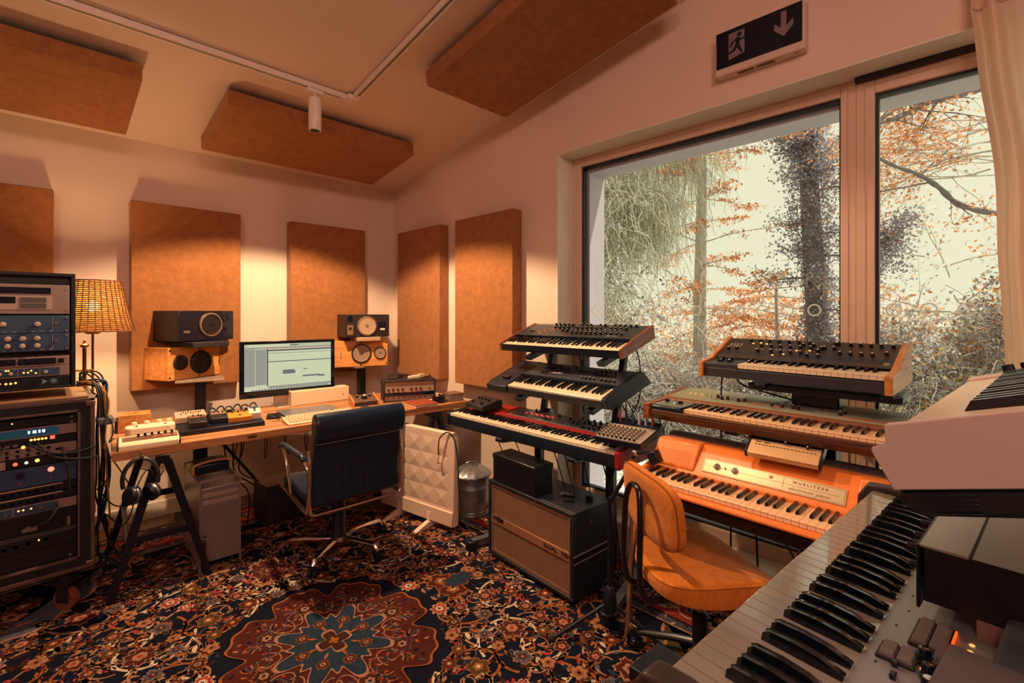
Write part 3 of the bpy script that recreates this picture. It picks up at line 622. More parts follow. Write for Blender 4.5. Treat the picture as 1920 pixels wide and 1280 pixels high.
# ---- right stand, top: 37 keys, oak ends
e = thing('synthesizer', 'top synthesizer of the right stand, rows of knobs between pale oak end cheeks', 'synthesizer', mat=kframe(2.1587, .7703, 1.197, -.074, .055), group='synthesizers on the right stand')
W4 = 22*KW; dl = .165
MB().prism([(-.01, -.022), (-.012, -.062), (.29, -.062), (.30, .075), (.28, .078), (.13, .024), (.13, -.02)], -dl+.018, W4+.002, 0).build('case', M('case_charcoal', (44, 46, 58), .45), e, bevel=.002)
MB().prism([(-.006, -.002), (-.006, -.024), (.14, -.024), (.14, .022), (.10, .004)], -dl+.018, -.001, 0).build('wheel_section', dgrey, e, bevel=.002)
prof = [(-.022, .004), (-.024, -.066), (.10, -.066), (.30, -.064), (.318, -.052), (.312, -.01), (.295, .03), (.31, .072), (.295, .090), (.275, .092), (.12, .030), (.075, .012)]
for a, b in ((-dl, -dl+.018), (W4+.002, W4+.026)): MB().prism(prof, a, b, 0).build('end_cheek', oak, e, bevel=.003)
Xp = slope(.105, .013, .292, .083); MB().box(-dl+.020, W4, 0, .198, -.004, .001).build('control_panel', M('panel_black_brown', (62, 56, 54), .38), e, bevel=.001).matrix_local = Xp
key_set(e, 22, 'C', L=.115, bv=.062)
kn = knob_mesh(e, .0068, .016)
place(e, kn, [(-.085+.041*i, .168) for i in range(1, 8)]+[(.02+.04*i, .12) for i in range(7)]+[(.02, .07)]+[(.075+.04*i, .072) for i in range(4)]+[(.185+.04*i, .145) for i in range(2)]+[(.255, .095), (.225, .052), (.265, .05), (.305, .125), (.27, .125)]+[(.355+.034*i, .165) for i in range(4)]+[(.335+.036*i, .085) for i in range(4)]+[(.495, .165), (.485, .10), (-.115, .075), (-.08, .082)], Xp)
place(e, knob_mesh(e, .012, .018), [(.305, .168)], Xp)
wh = MB().lathe([(.004, -.009), (.018, -.009), (.019, 0), (.018, .009), (.004, .009)], n=24, axis=0).build('pitch_wheel', blackg, e); wh.location = (-.095, .055, .002); copy_part(wh, e, loc=(-.055, .055, .002))
buttons(e, [(-.125+.016*(i % 4), .115+.012*(i//4)) for i in range(12)]+[(.0+.03*i, .098) for i in range(8)], Xp, .007, .004, .002, mat=cream_m)
buttons(e, [(.0, .16), (.03, .15), (-.03, .15), (.13, .06), (.17, .10), (.22, .105), (.09, .045)], Xp, .008, .005, .003, mat=gold_led, name='lit_button')
ticks(e, Xp, [(-.135, -.10, .176, .19), (.33, .39, .028, .034), (.42, .50, .028, .03), (.455, .4565, .01, .19), (.46, .51, .008, .0095)]+[(-.06+.03*i, -.044+.03*i, .145+.004*(i % 3), .147+.004*(i % 3)) for i in range(16)]+[(.02+.03*i, .04+.03*i, .03+.004*(i % 2), .0315+.004*(i % 2)) for i in range(10)], printw)
m = MB(); m.X = Xp @ T((.497, .028, .0012)); m.tube([(.009*math.cos(a*PI/10), .009*math.sin(a*PI/10), 0) for a in range(20)], .001, 4, closed=True); m.tube([(.0045*math.cos(a*PI/6), .0045*math.sin(a*PI/6), 0) for a in range(12)], .0008, 4, closed=True); m.build('round_emblem', printw, e)
m = MB()
for x_ in (-dl-.0008, W4+.0255): 
    for v, w_ in ((-.008, -.045), (.10, -.05), (.20, .0)): m.cyl((x_, v, w_), .003, .0014, 8, 0)
m.build('screw', steel, e)

# ---- right stand, middle: wooden bottomed 61 keys
e = thing('synthesizer', 'middle synthesizer of the right stand, pale metal panel over a dark wooden front', 'synthesizer', mat=kframe(2.015, .946, .995, -.03, 0), group='synthesizers on the right stand')
W5 = 36*KW
MB().prism([(-.018, -.016), (-.020, -.036), (.0, -.062), (.36, -.062), (.36, .0), (.14, -.014), (.0, -.014)], -.155, W5+.03, 0).build('wooden_base', darkwood, e, bevel=.002)
MB().prism([(-.02, .006), (-.016, -.02), (.14, -.02), (.14, .008)], -.150, -.004, 0).build('left_block', M('navy_block', (22, 40, 62), .3), e, bevel=.008)
MB().prism([(-.008, .0062), (-.008, .008), (.135, .010), (.135, .008)], -.146, -.006, 0).build('lever_plate', grey_panel, e)
MB().prism([(-.024, .008), (-.026, -.062), (.37, -.064), (.372, .046), (.35, .046), (.13, .013)], -.186, -.155, 0).build('end_cheek', walnut, e, bevel=.002)
MB().prism([(-.024, .008), (-.026, -.062), (.37, -.064), (.372, .046), (.35, .046), (.13, .013)], W5+.03, W5+.06, 0).build('end_cheek', walnut, e, bevel=.002)
pale_metal = M('panel_pale_metal', (176, 180, 158), .3, metal=.45, var=.04)
MB().prism([(.14, -.012), (.145, .020), (.152, .025), (.352, .046), (.36, .0)], -.150, W5+.03, 0).build('panel_housing', pale_metal, e, bevel=.002)
MB().prism([(.134, -.006), (.134, .014), (.150, .024), (.150, .0)], -.150, W5+.03, 0).build('front_rail', M('rail_brown', (120, 78, 52), .4), e, bevel=.003)
key_set(e, 36, 'C', bv=.045, white=M('peach_key', (238, 202, 160), .3, var=.03))
Xp = slope(.152, .0252, .352, .0462)
rk = MB().box(-.007, .007, -.004, .004, 0, .008).build('rocker_switch', M('cream_switch', (228, 200, 170), .4), e, bevel=.002); place(e, rk, [(-.075, .075), (-.05, .072), (-.015, .068)], Xp)
tg = MB(); tg.cyl((0,0,0), .003, .003, 8); tg.cyl((0,0,.003), .0013, .012, 6); place(e, tg.build('toggle', steel, e), [(.01, .062), (.032, .058), (.13, .06), (.19, .06), (.45, .05)], Xp)
place(e, knob_mesh(e, .0065, .016, body=M('knob_brown', (52, 28, 26), .4)), [(.058, .07), (.082, .055), (.104, .065), (.155, .055), (.178, .065), (.295, .05), (.335, .05), (.375, .05), (.395, .05), (.54, .045), (.55, .07)], Xp)
m = MB(); m.X = Xp
for a in (.215, .30): m.box(a, a+.045, .045, .052, 0, .003)
m.box(.55, .80, .02, .028, 0, .003); m.build('orange_switch_bar', M('orange_bar', (190, 96, 56), .4), e, bevel=.001)
m = MB(); m.X = Xp
for i in range(42): m.box(.42+.0105*i, .426+.0105*i, .12, .19, .0003, .0014)
m.build('vent_slots', dgrey, e, kind='stuff')
m = MB(); m.X = T((-.10, .06, .009)); m.cyl((-.02, .02, 0), .010, .014, 14); m.cyl((.05, .01, 0), .011, .014, 14); m.build('knob', knob_m, e)
m = MB(); m.X = T((-.07, .07, .009)); m.lathe([(.016, 0), (.012, .006), (.003, .008), (.003, .022), (.006, .026), (0, .03)], n=14); m.build('joystick', chrome, e)

# ---- right stand, bottom: orange electric piano on its own legs, 64 keys
e = thing('electric_piano', 'orange electric piano with silver nameplate standing before the window', 'electric piano', mat=kframe(1.7707, 1.0411, .7445, -.0378, 0))
W6 = 38*KW; org = M('orange_plastic', (232, 132, 62), .34, var=.03, vs=6, bump=.05, bs=90)
MB().prism([(-.014, -.020), (-.022, -.030), (-.022, -.038), (0, -.046), (.40, -.046), (.42, .02), (.36, .112), (.26, .112), (.222, .084), (.168, .026), (.15, .012), (.146, -.018)], -.022, W6+.022, 0).build('upper_shell', org, e, bevel=.004)
for a, b in ((-.022, -.002), (W6+.002, W6+.022)):
    MB().prism([(-.016, -.003), (-.022, -.038), (.20, -.040), (.25, .113), (.222, .100), (.165, .030), (.02, .006)], a, b, 0).build('cheek_block', org, e, bevel=.006)
for a, b in ((-.020, .175), (W6-.165, W6+.020)):       # raised speaker shoulders
    MB().prism([(.158, .010), (.156, .028), (.208, .094), (.226, .116), (.300, .116), (.23, .02)], a, b, 0).build('speaker_shoulder', org, e, bevel=.008, seg=3)
gm = M('grille_dots', (176, 84, 34), .7); m = MB(); a_ = math.atan2(.066, .052); m.X = T((0, .156, .028)) @ RX(a_)
for x0, x1 in ((.01, .15), (W6-.125, W6+.01)):
    for i in range(22):
        for j in range(8): m.box(x0+(x1-x0)*i/21-.0012, x0+(x1-x0)*i/21+.0012, .010+.0078*j, .0125+.0078*j, .0002, .0012)
m.build('grille_holes', gm, e, smooth=False, kind='stuff')
MB().prism([(0, -.046), (.01, -.096), (.39, -.096), (.40, -.046)], -.018, W6+.018, 0).build('lower_case', M('case_black', (18, 20, 28), .4), e, bevel=.004)
MB().prism([(-.001, -.046), (-.012, -.047), (-.012, -.054), (-.001, -.056)], -.020, W6+.020, 0).build('steel_trim', M('dark_trim', (70, 50, 44), .25, metal=.8), e, bevel=.001)
key_set(e, 38, 'A', bv=.0513, L=.148, white=M('peach_key2', (246, 206, 166), .3, var=.03), bh=.012)
Xf = T((0, .1655, .0240)) @ RX(math.atan2(.058, .054)); plate = M('nameplate', (206, 190, 158), .32, metal=.35, var=.02)
pl = MB().box(.205, .700, .004, .064, .0, .0035).build('nameplate', plate, e, bevel=.001); pl.matrix_local = Xf
m = MB(); 
for x0, x1, y0, y1 in ((.209, .696, .0075, .0085), (.209, .696, .0595, .0605), (.209, .210, .0075, .0605), (.695, .696, .0075, .0605), (.222, .68, .0335, .0343), (.505, .506, .018, .058)): m.box(x0, x1, y0, y1, .0036, .0040)
m.build('pin_stripe', M('stripe_dark', (50, 44, 60), .5), e, smooth=False).matrix_local = Xf
text('W U R L I T Z E R', .0145, M('plate_ink', (96, 84, 84), .5), e, Xf @ T((.590, .0465, .0038)), name='maker_name', bold=.0002)
text('electronic piano', .0175, M('plate_ink2', (140, 112, 78), .5), e, Xf @ T((.590, .0205, .0038)), name='model_script', shear=.35, sx=1.15)
m = MB(); 
for i in range(8): a = i*PI/4; m.cyl((.462+.0045*math.cos(a), .047+.0045*math.sin(a), .0036), .0030, .0006, 8)
m.build('emblem', M('emblem_orange', (206, 120, 60), .5), e).matrix_local = Xf
k = MB(); k.lathe([(.0125, 0), (.0125, .010), (.009, .013), (.008, .013)], n=20); k.lathe([(.008, .013), (0, .0125)], n=20, mi=1); kk = k.build('chrome_knob', [chrome, blackg], e); place(e, kk, [(.262, .037), (.332, .037)], Xf)
MB().cyl((.295, .037, .0036), .004, .003, 10).build('pilot_jewel', M('jewel', (80, 50, 50), .3), e).matrix_local = Xf
roll = M('dusty_sunlit_lid', (122, 112, 112), .42, metal=.2, var=.22, vs=30, bump=.2)  # black lid; grey is dust plus a sun highlight painted into the colour
MB().prism([(.300, .104)]+[(.355+.052*math.cos(a), .098+.028*math.sin(a)) for a in [PI-q*PI/10 for q in range(1, 14)]]+[(.40, .05)], -.020, W6+.020, 0).build('rounded_back', roll, e, bevel=.002)
legs = [(-.02, .03, -1, -1), (W6+.0, .03, 1, -1), (-.02, .36, -1, 1), (W6, .36, 1, 1)]
for u, v, a, b in legs:
    g = MB(); g.tube([(u, v, -.096), (u+a*.012, v+b*.014, -.42), (u+a*.025, v+b*.028, -.725)], [.016, .0135, .008], 16)
    lg = g.build('leg', chrome, e); MB().sphere((u+a*.0255, v+b*.0285, -.732), .0115, 8, (1, 1, 1)).build('brass_foot', brass, lg)
dm = thing('drum_machine', 'small beatbox with silver face and orange lit buttons on the orange piano', 'drum machine', mat=kframe(1.7707, 1.0411, .7445, -.0378, 0) @ T((.372, .212, .120)) @ RZ(.03) @ RX(.62))
MB().prism([(-.005, 0), (-.012, .012), (-.004, .026), (.125, .03), (.132, 0)], 0, .242, 0).build('case', [M('dm_silver', (214, 176, 132), .35, metal=.3)], dm, bevel=.003)
MB().box(0.002, .240, .062, .124, .0292, .0312).build('black_panel', blackg, dm, bevel=.001)
for a, b in ((-.006, 0), (.242, .248)): MB().prism([(-.006, -.002), (-.014, .012), (-.006, .03), (.128, .034), (.136, -.004)], a, b, 0).build('side_cap', blackm, dm, bevel=.001)
Xd = T((0, 0, .0275)) @ RX(.03)
buttons(dm, [(.075+.022*i, .078) for i in range(5)]+[(.205, .074)], Xd @ T((0, 0, .0034)), .011, .008, .003, mat=M('amber_button', (255, 120, 50), .4, emit=(255, 120, 50), es=.9), name='lit_button')
place(dm, knob_mesh(dm, .0045, .010), [(.125, .063), (.198, .058)], Xd @ T((0, 0, .003)))
ticks(dm, Xd, [(.02+.0125*i, .028+.0125*i, .04, .043) for i in range(17)]+[(.02, .04, .052, .056), (.05, .07, .052, .056)], printd)
ticks(dm, T((0, -.010, .020)) @ RX(1.0), [(.02+.011*i, .020+.011*i+(.009 if i % 5 else .004), .002, .006) for i in range(20)], M('red_ink', (170, 92, 60), .6), name='scribbled_marks')

# ---- foreground stage piano on the right, keys running towards the window
e = thing('stage_piano', 'big grey panelled keyboard in the near right foreground, its long black keys facing left', 'stage piano', mat=kframe(.512, .258, 1.014, -1.656, -.03))
W7 = 36*KW; gp = M('grey_painted_metal', (136, 136, 144), .38, metal=.25, var=.06, vs=5, bump=.05, bs=200)
MB().prism([(-.004, -.014), (-.010, -.05), (.0, -.085), (.36, -.085), (.36, .0), (.17, -.004), (.134, -.016)], -W7-.03, .03, 0).build('case', black, e, bevel=.003)
MB().prism([(.1345, -.016), (.1345, -.0005), (.1365, .001), (.36, .016), (.36, -.01)], -W7-.03, .034, 0).build('control_panel', gp, e, bevel=.001)
MB().prism([(-.028, -.02), (-.030, -.075), (.01, -.085), (.16, -.085), (.16, -.002), (.10, .006), (.03, .012), (-.010, .008)], .0025, .040, 0).build('end_block', M('worn_dark_wood', (52, 40, 44), .45, var=.35, vs=14, bump=.2), e, bevel=.006, seg=3)
MB().prism([(-.028, -.02), (-.030, -.075), (.01, -.085), (.16, -.085), (.16, -.002), (.10, .008), (.03, .014), (-.012, .010)], -W7-.034, -W7-.002, 0).build('end_block', M('worn_dark_wood', (44, 36, 40), .45), e, bevel=.004)
m_ = Matrix.Translation((-W7, 0, 0)); w0 = None
sub = MB(); key_parent = e
m = MB(); m.prism([(0, -.020), (.0012, -.004), (-.001, -.003), (.002, 0), (.16, 0), (.16, -.02)], 0, KW-.0010, 0)
grk = M('ivory_worn', (132, 130, 122), .08, var=.06, vs=20, coat=1.0, spec=1.)
w0 = m.build('white_key', grk, e, bevel=.0008)
w0.location = (-W7+.0005, 0, 0)
for k in range(1, 36): copy_part(w0, e, loc=(-W7+k*KW+.0005, 0, 0))
b = MB(); L7, bv, h, a, c = .1338, .0475, .0125, .0066, .0048; prof_ = [(bv, 0, a), (bv+.002, h*.7, c*1.1), (bv+.008, h, c), (.085, h+.001, c), (.112, h-.0015, c), (L7, h-.008, c), (L7, 0, a)]
for s in (-1, 1):
    pass
vs_ = []; 
for y, z, hw in prof_: vs_ += [(-hw, y, z), (hw, y, z)]
fs_ = []
for i in range(len(prof_)-1): fs_.append((2*i, 2*i+1, 2*i+3, 2*i+2))
low = [0, 12]; fs_.append(tuple(range(0, 14, 2))[::-1]); fs_.append(tuple(range(1, 14, 2))); b.add(vs_, fs_)
b0 = b.build('black_key', M('black_key_gloss', (12, 16, 26), .12, coat=.5), e, bevel=.0012); 
q = 0
for k in range(5):
    for o in (.90, 2.10, 3.87, 5.0, 6.13):
        X_ = (-W7+(k*7+o)*KW, 0, 0)
        if q == 0: b0.location = X_
        else: copy_part(b0, e, loc=X_)
        q += 1
Xp = slope(.1365, .001, .36, .016)
cap = M('grey_pad', (112, 106, 108), .35); capd = M('pad_bezel', (30, 32, 38), .4)
def pad(name, x, y, nx, ny, s=.0165):
    m = MB().box(-.002, nx*s+.002, -.002, ny*s+.002, 0, .004); o = m.build('button_bezel', capd, e, bevel=.001); o.matrix_local = Xp @ T((x, y, 0)); first = None
    for i in range(nx):
        for j in range(ny):
            if first is None:
                first = MB().add([(0.0005, .0005, .003), (s-.0005, .0005, .003), (s-.0005, s-.0005, .003), (.0005, s-.0005, .003), (.0018, .0018, .009), (s-.0018, .0018, .0078), (s-.0018, s-.0018, .0078), (.0018, s-.0018, .009)], [(4, 5, 6, 7), (0, 1, 5, 4), (1, 2, 6, 5), (2, 3, 7, 6), (3, 0, 4, 7)]).build('square_button', cap, o, bevel=.0006)
            else: copy_part(first, o, loc=(i*s, j*s, 0))
    return o
pad('a', -.242, .012, 2, 2); pad('b', -.330, .0325, 4, 2); p3 = pad('c', -.262, .056, 2, 2)
led = MB().cyl((0, 0, 0), .0028, .001, 10).build('led', M('led_amber_dim', (255, 170, 90), .4, emit=(255, 165, 90), es=1.4), e)
place(e, led, [(-.22, .052), (-.315, .083), (-.298, .083), (-.28, .083), (-.47, .032)], Xp)
MB().box(-.330, -.262, .0665, .0685, .0004, .004).build('lit_edge', M('edge_glow', (255, 90, 30), .4, emit=(255, 90, 30), es=1.2), e).matrix_local = Xp
sm_ = MB().box(-.005, .005, -.003, .003, 0, .006).build('small_button', blackg, e, bevel=.001); place(e, sm_, [(-.205, .030), (-.18, .033), (-.16, .06)], Xp)
ticks(e, Xp, [(-.40+.05*i, -.395+.05*i, .012+.004*(i % 2), .014+.004*(i % 2)) for i in range(8)]+[(-.26, -.25, .05, .052)], printd)
kb_ = knob_mesh(e, .0075, .018, body=blackg, capm=chrome); place(e, kb_, [(-.205, .06), (-.178, .064), (-.235, .052)], Xp)

# ---- black rack module standing across the panel of the foreground piano
e = thing('sound_module', 'grey topped black rack module resting on the foreground keyboard panel', 'sound module', mat=kframe(.512, .258, 1.014, -1.656, -.03) @ T((-.335, .170, .030)) @ RX(.03))
MB().box(-.42, 0, .0, .36, .0, .072).build('case', M('module_black', (12, 16, 24), .38), e, bevel=.0015)
MB().box(-.419, -.001, .047, .36, .0722, .0736).build('lid', M('module_top', (168, 168, 172), .4, metal=.3, var=.08, vs=6), e, bevel=.0006)
MB().box(-.424, .003, -.004, .044, .0715, .075).build('front_rail', M('module_rail', (186, 184, 186), .4, metal=.3, var=.1), e, bevel=.001)
MB().box(-.424, .004, -.007, -.003, -.010, .074).build('face_panel', blackm, e, bevel=.0015)
kk = MB().lathe([(.006, 0), (.0055, .017), (.005, .018), (0, .018)], n=18).build('knob', blackg, e); kk.matrix_local = T((-.04, -.007, .052)) @ RX(PI/2)
for x_, z_ in ((-.09, .052), (-.14, .055), (-.155, .03), (-.21, .05), (-.25, .03), (-.30, .05), (-.06, .02)): copy_part(kk, e, mat=T((x_, -.007, z_)) @ RX(PI/2))
m = MB(); 
for y_, z_ in ((.12, .055), (.12, .022), (.26, .055), (.26, .02)): m.lathe([(.0045, 0), (.004, .002), (0, .0025)], (0, y_, z_), 12, 0)
m.build('screw', steel, e)
m = MB(); m.prism([(.05, -.03), (.10, -.03), (.125, -.012), (.125, .0), (.05, .0)], -.04, -.002, 0); m.build('foot_bracket', M('bracket', (132, 104, 104), .5), e, bevel=.002)
m = MB(); m.box(-.41, -.02, .13, .36, -.045, -.0005); m.build('support_block', M('block_dark', (26, 22, 26), .6), e, bevel=.01)
# ---- black box at the lower right corner, its lid raised
e = thing('effects_unit', 'grey blue slab topped unit at the lower right picture corner', 'effects unit', mat=kframe(.512, .258, 1.014, -1.656, -.03) @ T((-.30, .245, .026)) @ RZ(-.04))
MB().box(-.14, .22, 0, .20, -.008, .022).build('case', M('slab_grey', (70, 78, 88), .5, var=.12, vs=40, bump=.15), e, bevel=.006)
MB().box(.10, .20, -.03, .05, .0225, .033).build('tray', M('tray_grey', (84, 80, 84), .5), e, bevel=.003)

# ---- silver synthesizer above it
K8 = kframe(.66, .078, 1.288, -1.655, .285)
e = thing('synthesizer', 'silver grey synthesizer at the right picture edge above the foreground keyboard', 'synthesizer', mat=K8)
W8 = 22*KW; sil = M('silver_paint', (206, 190, 184), .42, metal=.2, var=.02, vs=3); G = .094
MB().prism([(.0, -.012), (-.003, -.014), (-.018, -.015), (-.019, -.018), (-.011, -.059), (.42, -.059), (.42, .045), (.17, .018), (.14, .0), (.14, -.014)], -W8-G-.06, -.002, 0).build('case', sil, e, bevel=.002)
MB().prism([(.0, .009), (-.003, -.011), (-.018, -.0135), (-.0195, -.018), (-.011, -.060), (.42, -.060), (.42, .045), (.15, .012)], -.003, .001, 0).build('end_panel', sil, e, bevel=.0015)
MB().prism([(-.010, -.0605), (-.008, -.078), (.010, -.088), (.42, -.088), (.42, -.0605)], -.30, -.001, 0).build('ribbed_underside', M('underside', (16, 20, 30), .4), e, bevel=.006)
m = MB()
for k in range(5): m.box(-.0012, .0012, .006+.003*k, .055, -.066-.0045*k, -.0648-.0045*k)
m.build('vent_rib', blackg, e, bevel=.0005)
for a in range(1):
    m = MB().prism([(0, -.014), (.0012, -.003), (-.001, -.002), (.0018, 0), (.14, 0), (.14, -.014)], 0, KW-.0011, 0); wk = m.build('white_key', M('key_cream', (226, 218, 190), .3), e, bevel=.0006)
    wk.location = (-W8-G, 0, .0)
    for k in range(1, 22): copy_part(wk, e, loc=(-W8-G+k*KW, 0, 0))
    b = MB(); aa, cc, hh, L8, bv = .0064, .0048, .0115, .14, .05
    b.add([(-aa, bv, 0), (aa, bv, 0), (aa, L8, 0), (-aa, L8, 0), (-cc, bv+.009, hh), (cc, bv+.009, hh), (cc, L8, hh+.001), (-cc, L8, hh+.001)], [(0, 3, 2, 1), (4, 5, 6, 7), (0, 1, 5, 4), (1, 2, 6, 5), (2, 3, 7, 6), (3, 0, 4, 7)])
    bk = b.build('black_key', ebony, e, bevel=.0007); q = 0
    for k in range(3):
        for o in (.90, 2.10, 3.87, 5.0, 6.13):
            L_ = (-W8-G+(k*7+o)*KW, 0, 0)
            if q == 0: bk.location = L_
            else: copy_part(bk, e, loc=L_)
            q += 1
MB().box(-.018, -.003, .0, .15, -.014, .009).build('end_strip', sil, e, bevel=.001)
MB().prism([(.0, -.014), (.0, -.0005), (.14, .0005), (.14, -.014)], -G, -.018, 0).build('key_surround', M('key_cream', (226, 218, 190), .3), e)
kk = MB().lathe([(.010, 0), (.0105, .002), (.009, .003), (.0085, .015), (.007, .016), (0, .016)], n=16).build('knob', blackg, e); place(e, kk, [(-W8-G-.022, .06), (-W8-G-.022, .085), (-W8-G-.022, .11), (-W8-G-.03, .14)], T((0, 0, .004)))
MB().prism([(.0, -.014), (.0, .004), (.14, .006), (.14, -.014)], -W8-G-.06, -W8-G-.001, 0).build('wheel_block', sil, e, bevel=.002)
MB().box(-.25, -.06, .16, .165, .014, .022).build('panel_edge', blackg, e)
# ================================================================ STANDS
e = thing('keyboard_stand', 'black tiered column stand carrying the three left keyboards', 'keyboard stand', (2.2, 1.69, 0))
for i, y in enumerate((.27, -.25)):
    s = 1 if i == 0 else -1
    col = MB(); col.box(-.02, .02, y-.025, y+.025, .03, .64); col.build('column', blackm, e, bevel=.004)
    c = MB(); c.tube([(0, y, .62), (.05, y, .86), (.10, y, 1.06), (.16, y, 1.28)], .024, 4); c.build('upper_column', blackm, e, bevel=.003)
    m = MB(); m.prism([(-.355, .700), (-.335, .684), (-.02, .655), (.02, .66), (.02, .697), (-.33, .697)], y-.022, y+.022, 1); m.box(-.355, -.333, y-.022, y+.022, .690, .708); m.build('support_arm', blackm, e, bevel=.003)
    if 1:
        for (x0, z0, t_, L_) in ((-.190, .930, .2557, .30), (-.095, 1.168, .2656, .30)):
            m = MB(); ct, st = math.cos(t_), math.sin(t_)
            m.prism([(x0-.02, z0-.006), (x0, z0-.032), (x0+L_*ct, z0+L_*st-.032), (x0+L_*ct, z0+L_*st), (x0, z0)], y-.02, y+.02, 1); m.build('support_arm', blackm, e, bevel=.003)
        k = MB().lathe([(.0, -.012), (.028, -.010), (.030, 0), (.028, .010), (0, .012)], (.055, y-.038, .80), 18, 1); k.build('clamp_knob', blackg, e)
    f = MB(); f.tube([(-.36, y+s*.22, .045), (.22, y+s*.10, .045)], .03, 4); f.build('foot_bar', M('foot_grey', (98, 98, 104), .4, metal=.4, var=.1), e, bevel=.004)
    f = MB(); f.cyl((-.36, y+s*.22, .0), .04, .065, 20); f.build('foot_cap', blackm, e, bevel=.004)
MB().box(-.012, .012, -.25, .27, .20, .24).build('cross_bar', blackm, e, bevel=.002)
e = thing('keyboard_stand', 'black single column stand behind the orange piano carrying two synthesizers', 'keyboard stand', (2.33, .50, 0))
MB().box(-.055, .055, -.07, .07, .02, 1.05).build('column', M('column_navy', (16, 30, 46), .35, metal=.3), e, bevel=.006)
MB().box(-.075, .05, -.085, .085, 1.035, 1.115).build('column_head', blackm, e, bevel=.008)
m = MB(); m.box(-.16, .06, -.29, .23, 1.092, 1.122); m.build('cradle', blackm, e, bevel=.006)
for y in (-.25, .17):
    MB().prism([(-.20, 1.125), (-.20, 1.112), (.10, 1.112), (.10, 1.122)], y-.02, y+.02, 1).build('support_arm', blackm, e, bevel=.003)
for y in (-.30, .25):
    MB().prism([(-.30, .931), (-.30, .915), (-.05, .895), (.02, .88), (.02, .931)], y-.025, y+.025, 1).build('support_arm', blackm, e, bevel=.003)
MB().box(-.06, .02, -.31, .26, .88, .915).build('cross_beam', blackm, e, bevel=.004)
for a in (1, -1):
    MB().tube([(0, 0, .05), (-.34, a*.36, .035)], [.028, .02], 6).build('leg', blackm, e)
    MB().tube([(0, 0, .05), (.09, a*.30, .035)], [.028, .02], 6).build('leg', blackm, e)
# mixer resting on the stage piano
e = thing('audio_mixer', 'small mixer with many pale knobs perched on the red piano', 'mixer', mat=T((1.86, 1.305, .818)) @ RZ(-1.50) @ RX(.10))
MB().prism([(-.005, 0), (-.008, .028), (.17, .040), (.225, .058), (.23, .0)], 0, .235, 0).build('case', black, e, bevel=.003)
Xm = slope(-.006, .0285, .17, .0405); MB().box(.004, .231, .003, .172, -.001, .001).build('control_panel', M('mixer_panel', (160, 150, 136), .45), e).matrix_local = Xm
place(e, knob_mesh(e, .0052, .016, body=M('knob_grey', (120, 108, 104), .5), n=10), [(.018+.022*i, .04+.022*j) for i in range(9) for j in range(5)], Xm)
place(e, knob_mesh(e, .0055, .012, body=knob_m, n=10), [(.018+.022*i, .018) for i in range(9)], Xm)
for i, (c_, h_) in enumerate((((170, 60, 70), .05), ((40, 46, 58), .065), ((50, 90, 120), .045), ((200, 200, 206), .05), ((190, 190, 196), .045), ((170, 90, 50), .04))):
    x_ = .03+.034*i
    m = MB(); m.cyl((x_, .195, .045), .006, h_, 10); m.cyl((x_, .195, .045+h_), .004, .014, 8); q = m.build('jack_plug', M('plug%d' % i, c_, .4), e)
    MB().tube(curve([(x_, .195, .055+h_), (x_+.004, .20, .085+h_), (x_+.014, .235, .06+h_*.4), (x_+.03, .26, -.02)], 5), .003, 6).build('patch_lead', rubber, q)
# black guitar pedal box on the piano's far end
e = thing('effects_pedal', 'chunky black pedal box on the far end of the red piano', 'effects pedal', mat=T((1.97, 2.40, .812)) @ RZ(-1.72))
MB().prism([(0, 0), (0, .030), (.12, .058), (.155, .058), (.155, 0)], 0, .20, 0).build('case', M('pedal_black', (24, 28, 36), .5), e, bevel=.005)
m = MB(); m.X = slope(0, .0305, .12, .0585); 
for i in range(4): m.cyl((.03+.04*i, .09, 0), .007, .010, 12)
m.cyl((.05, .03, 0), .008, .012, 12); m.cyl((.15, .03, 0), .008, .012, 12); m.build('knob', knob_m, e)
# ================================================================ DESK
D = T((.262, 2.985, 0)) @ RZ(R(-4.6))
e = thing('desk_top', 'long thick oak desk top with a dark knot on its front edge', 'desk', mat=D)
MB().box(-.01, 2.10, .0, .80, .700, .745).build('board', deskwood, e, bevel=.003)
m = MB(); m.X = T((.60, -.0006, .722)) @ RX(PI/2); m.X = m.X @ Matrix.Diagonal((1.3, .5, 1, 1)); m.lathe([(.020, 0), (.0, .0008)], n=14); m.build('knot', M('knot', (84, 50, 32), .6), e)
def trestle(label, x):
    e = thing('trestle', label, 'trestle', mat=D @ T((x, 0, 0)), group='black trestles under the desk')
    MB().box(-.03, .03, -.005, .78, .655, .699).build('top_beam', blackm, e, bevel=.004)
    for y in (.03, .73):
        for s in (-1, 1):
            m = MB(); m.X = T((s*.022, y, .665)); m.add([(-.02, -.016, 0), (.02, -.016, 0), (.02, .016, 0), (-.02, .016, 0), (s*.185-.017, -.016, -.665), (s*.185+.017, -.016, -.665), (s*.185+.017, .016, -.665), (s*.185-.017, .016, -.665)], [(0,1,2,3), (7,6,5,4), (0,4,5,1), (1,5,6,2), (2,6,7,3), (3,7,4,0)])
            m.build('leg', blackm, e, bevel=.003)
        MB().box(-.135, .135, y-.010, y+.010, .27, .305).build('spreader', blackm, e, bevel=.002)
    for s in (-1, 1): MB().box(s*.14-.01, s*.14+.01, .03, .73, .235, .27).build('side_rail', blackm, e, bevel=.002)
trestle('black trestle under the left end of the desk', .19)
trestle('black trestle under the right end of the desk, behind the heater', 1.82)
ITM = D @ T((0, 0, .745))
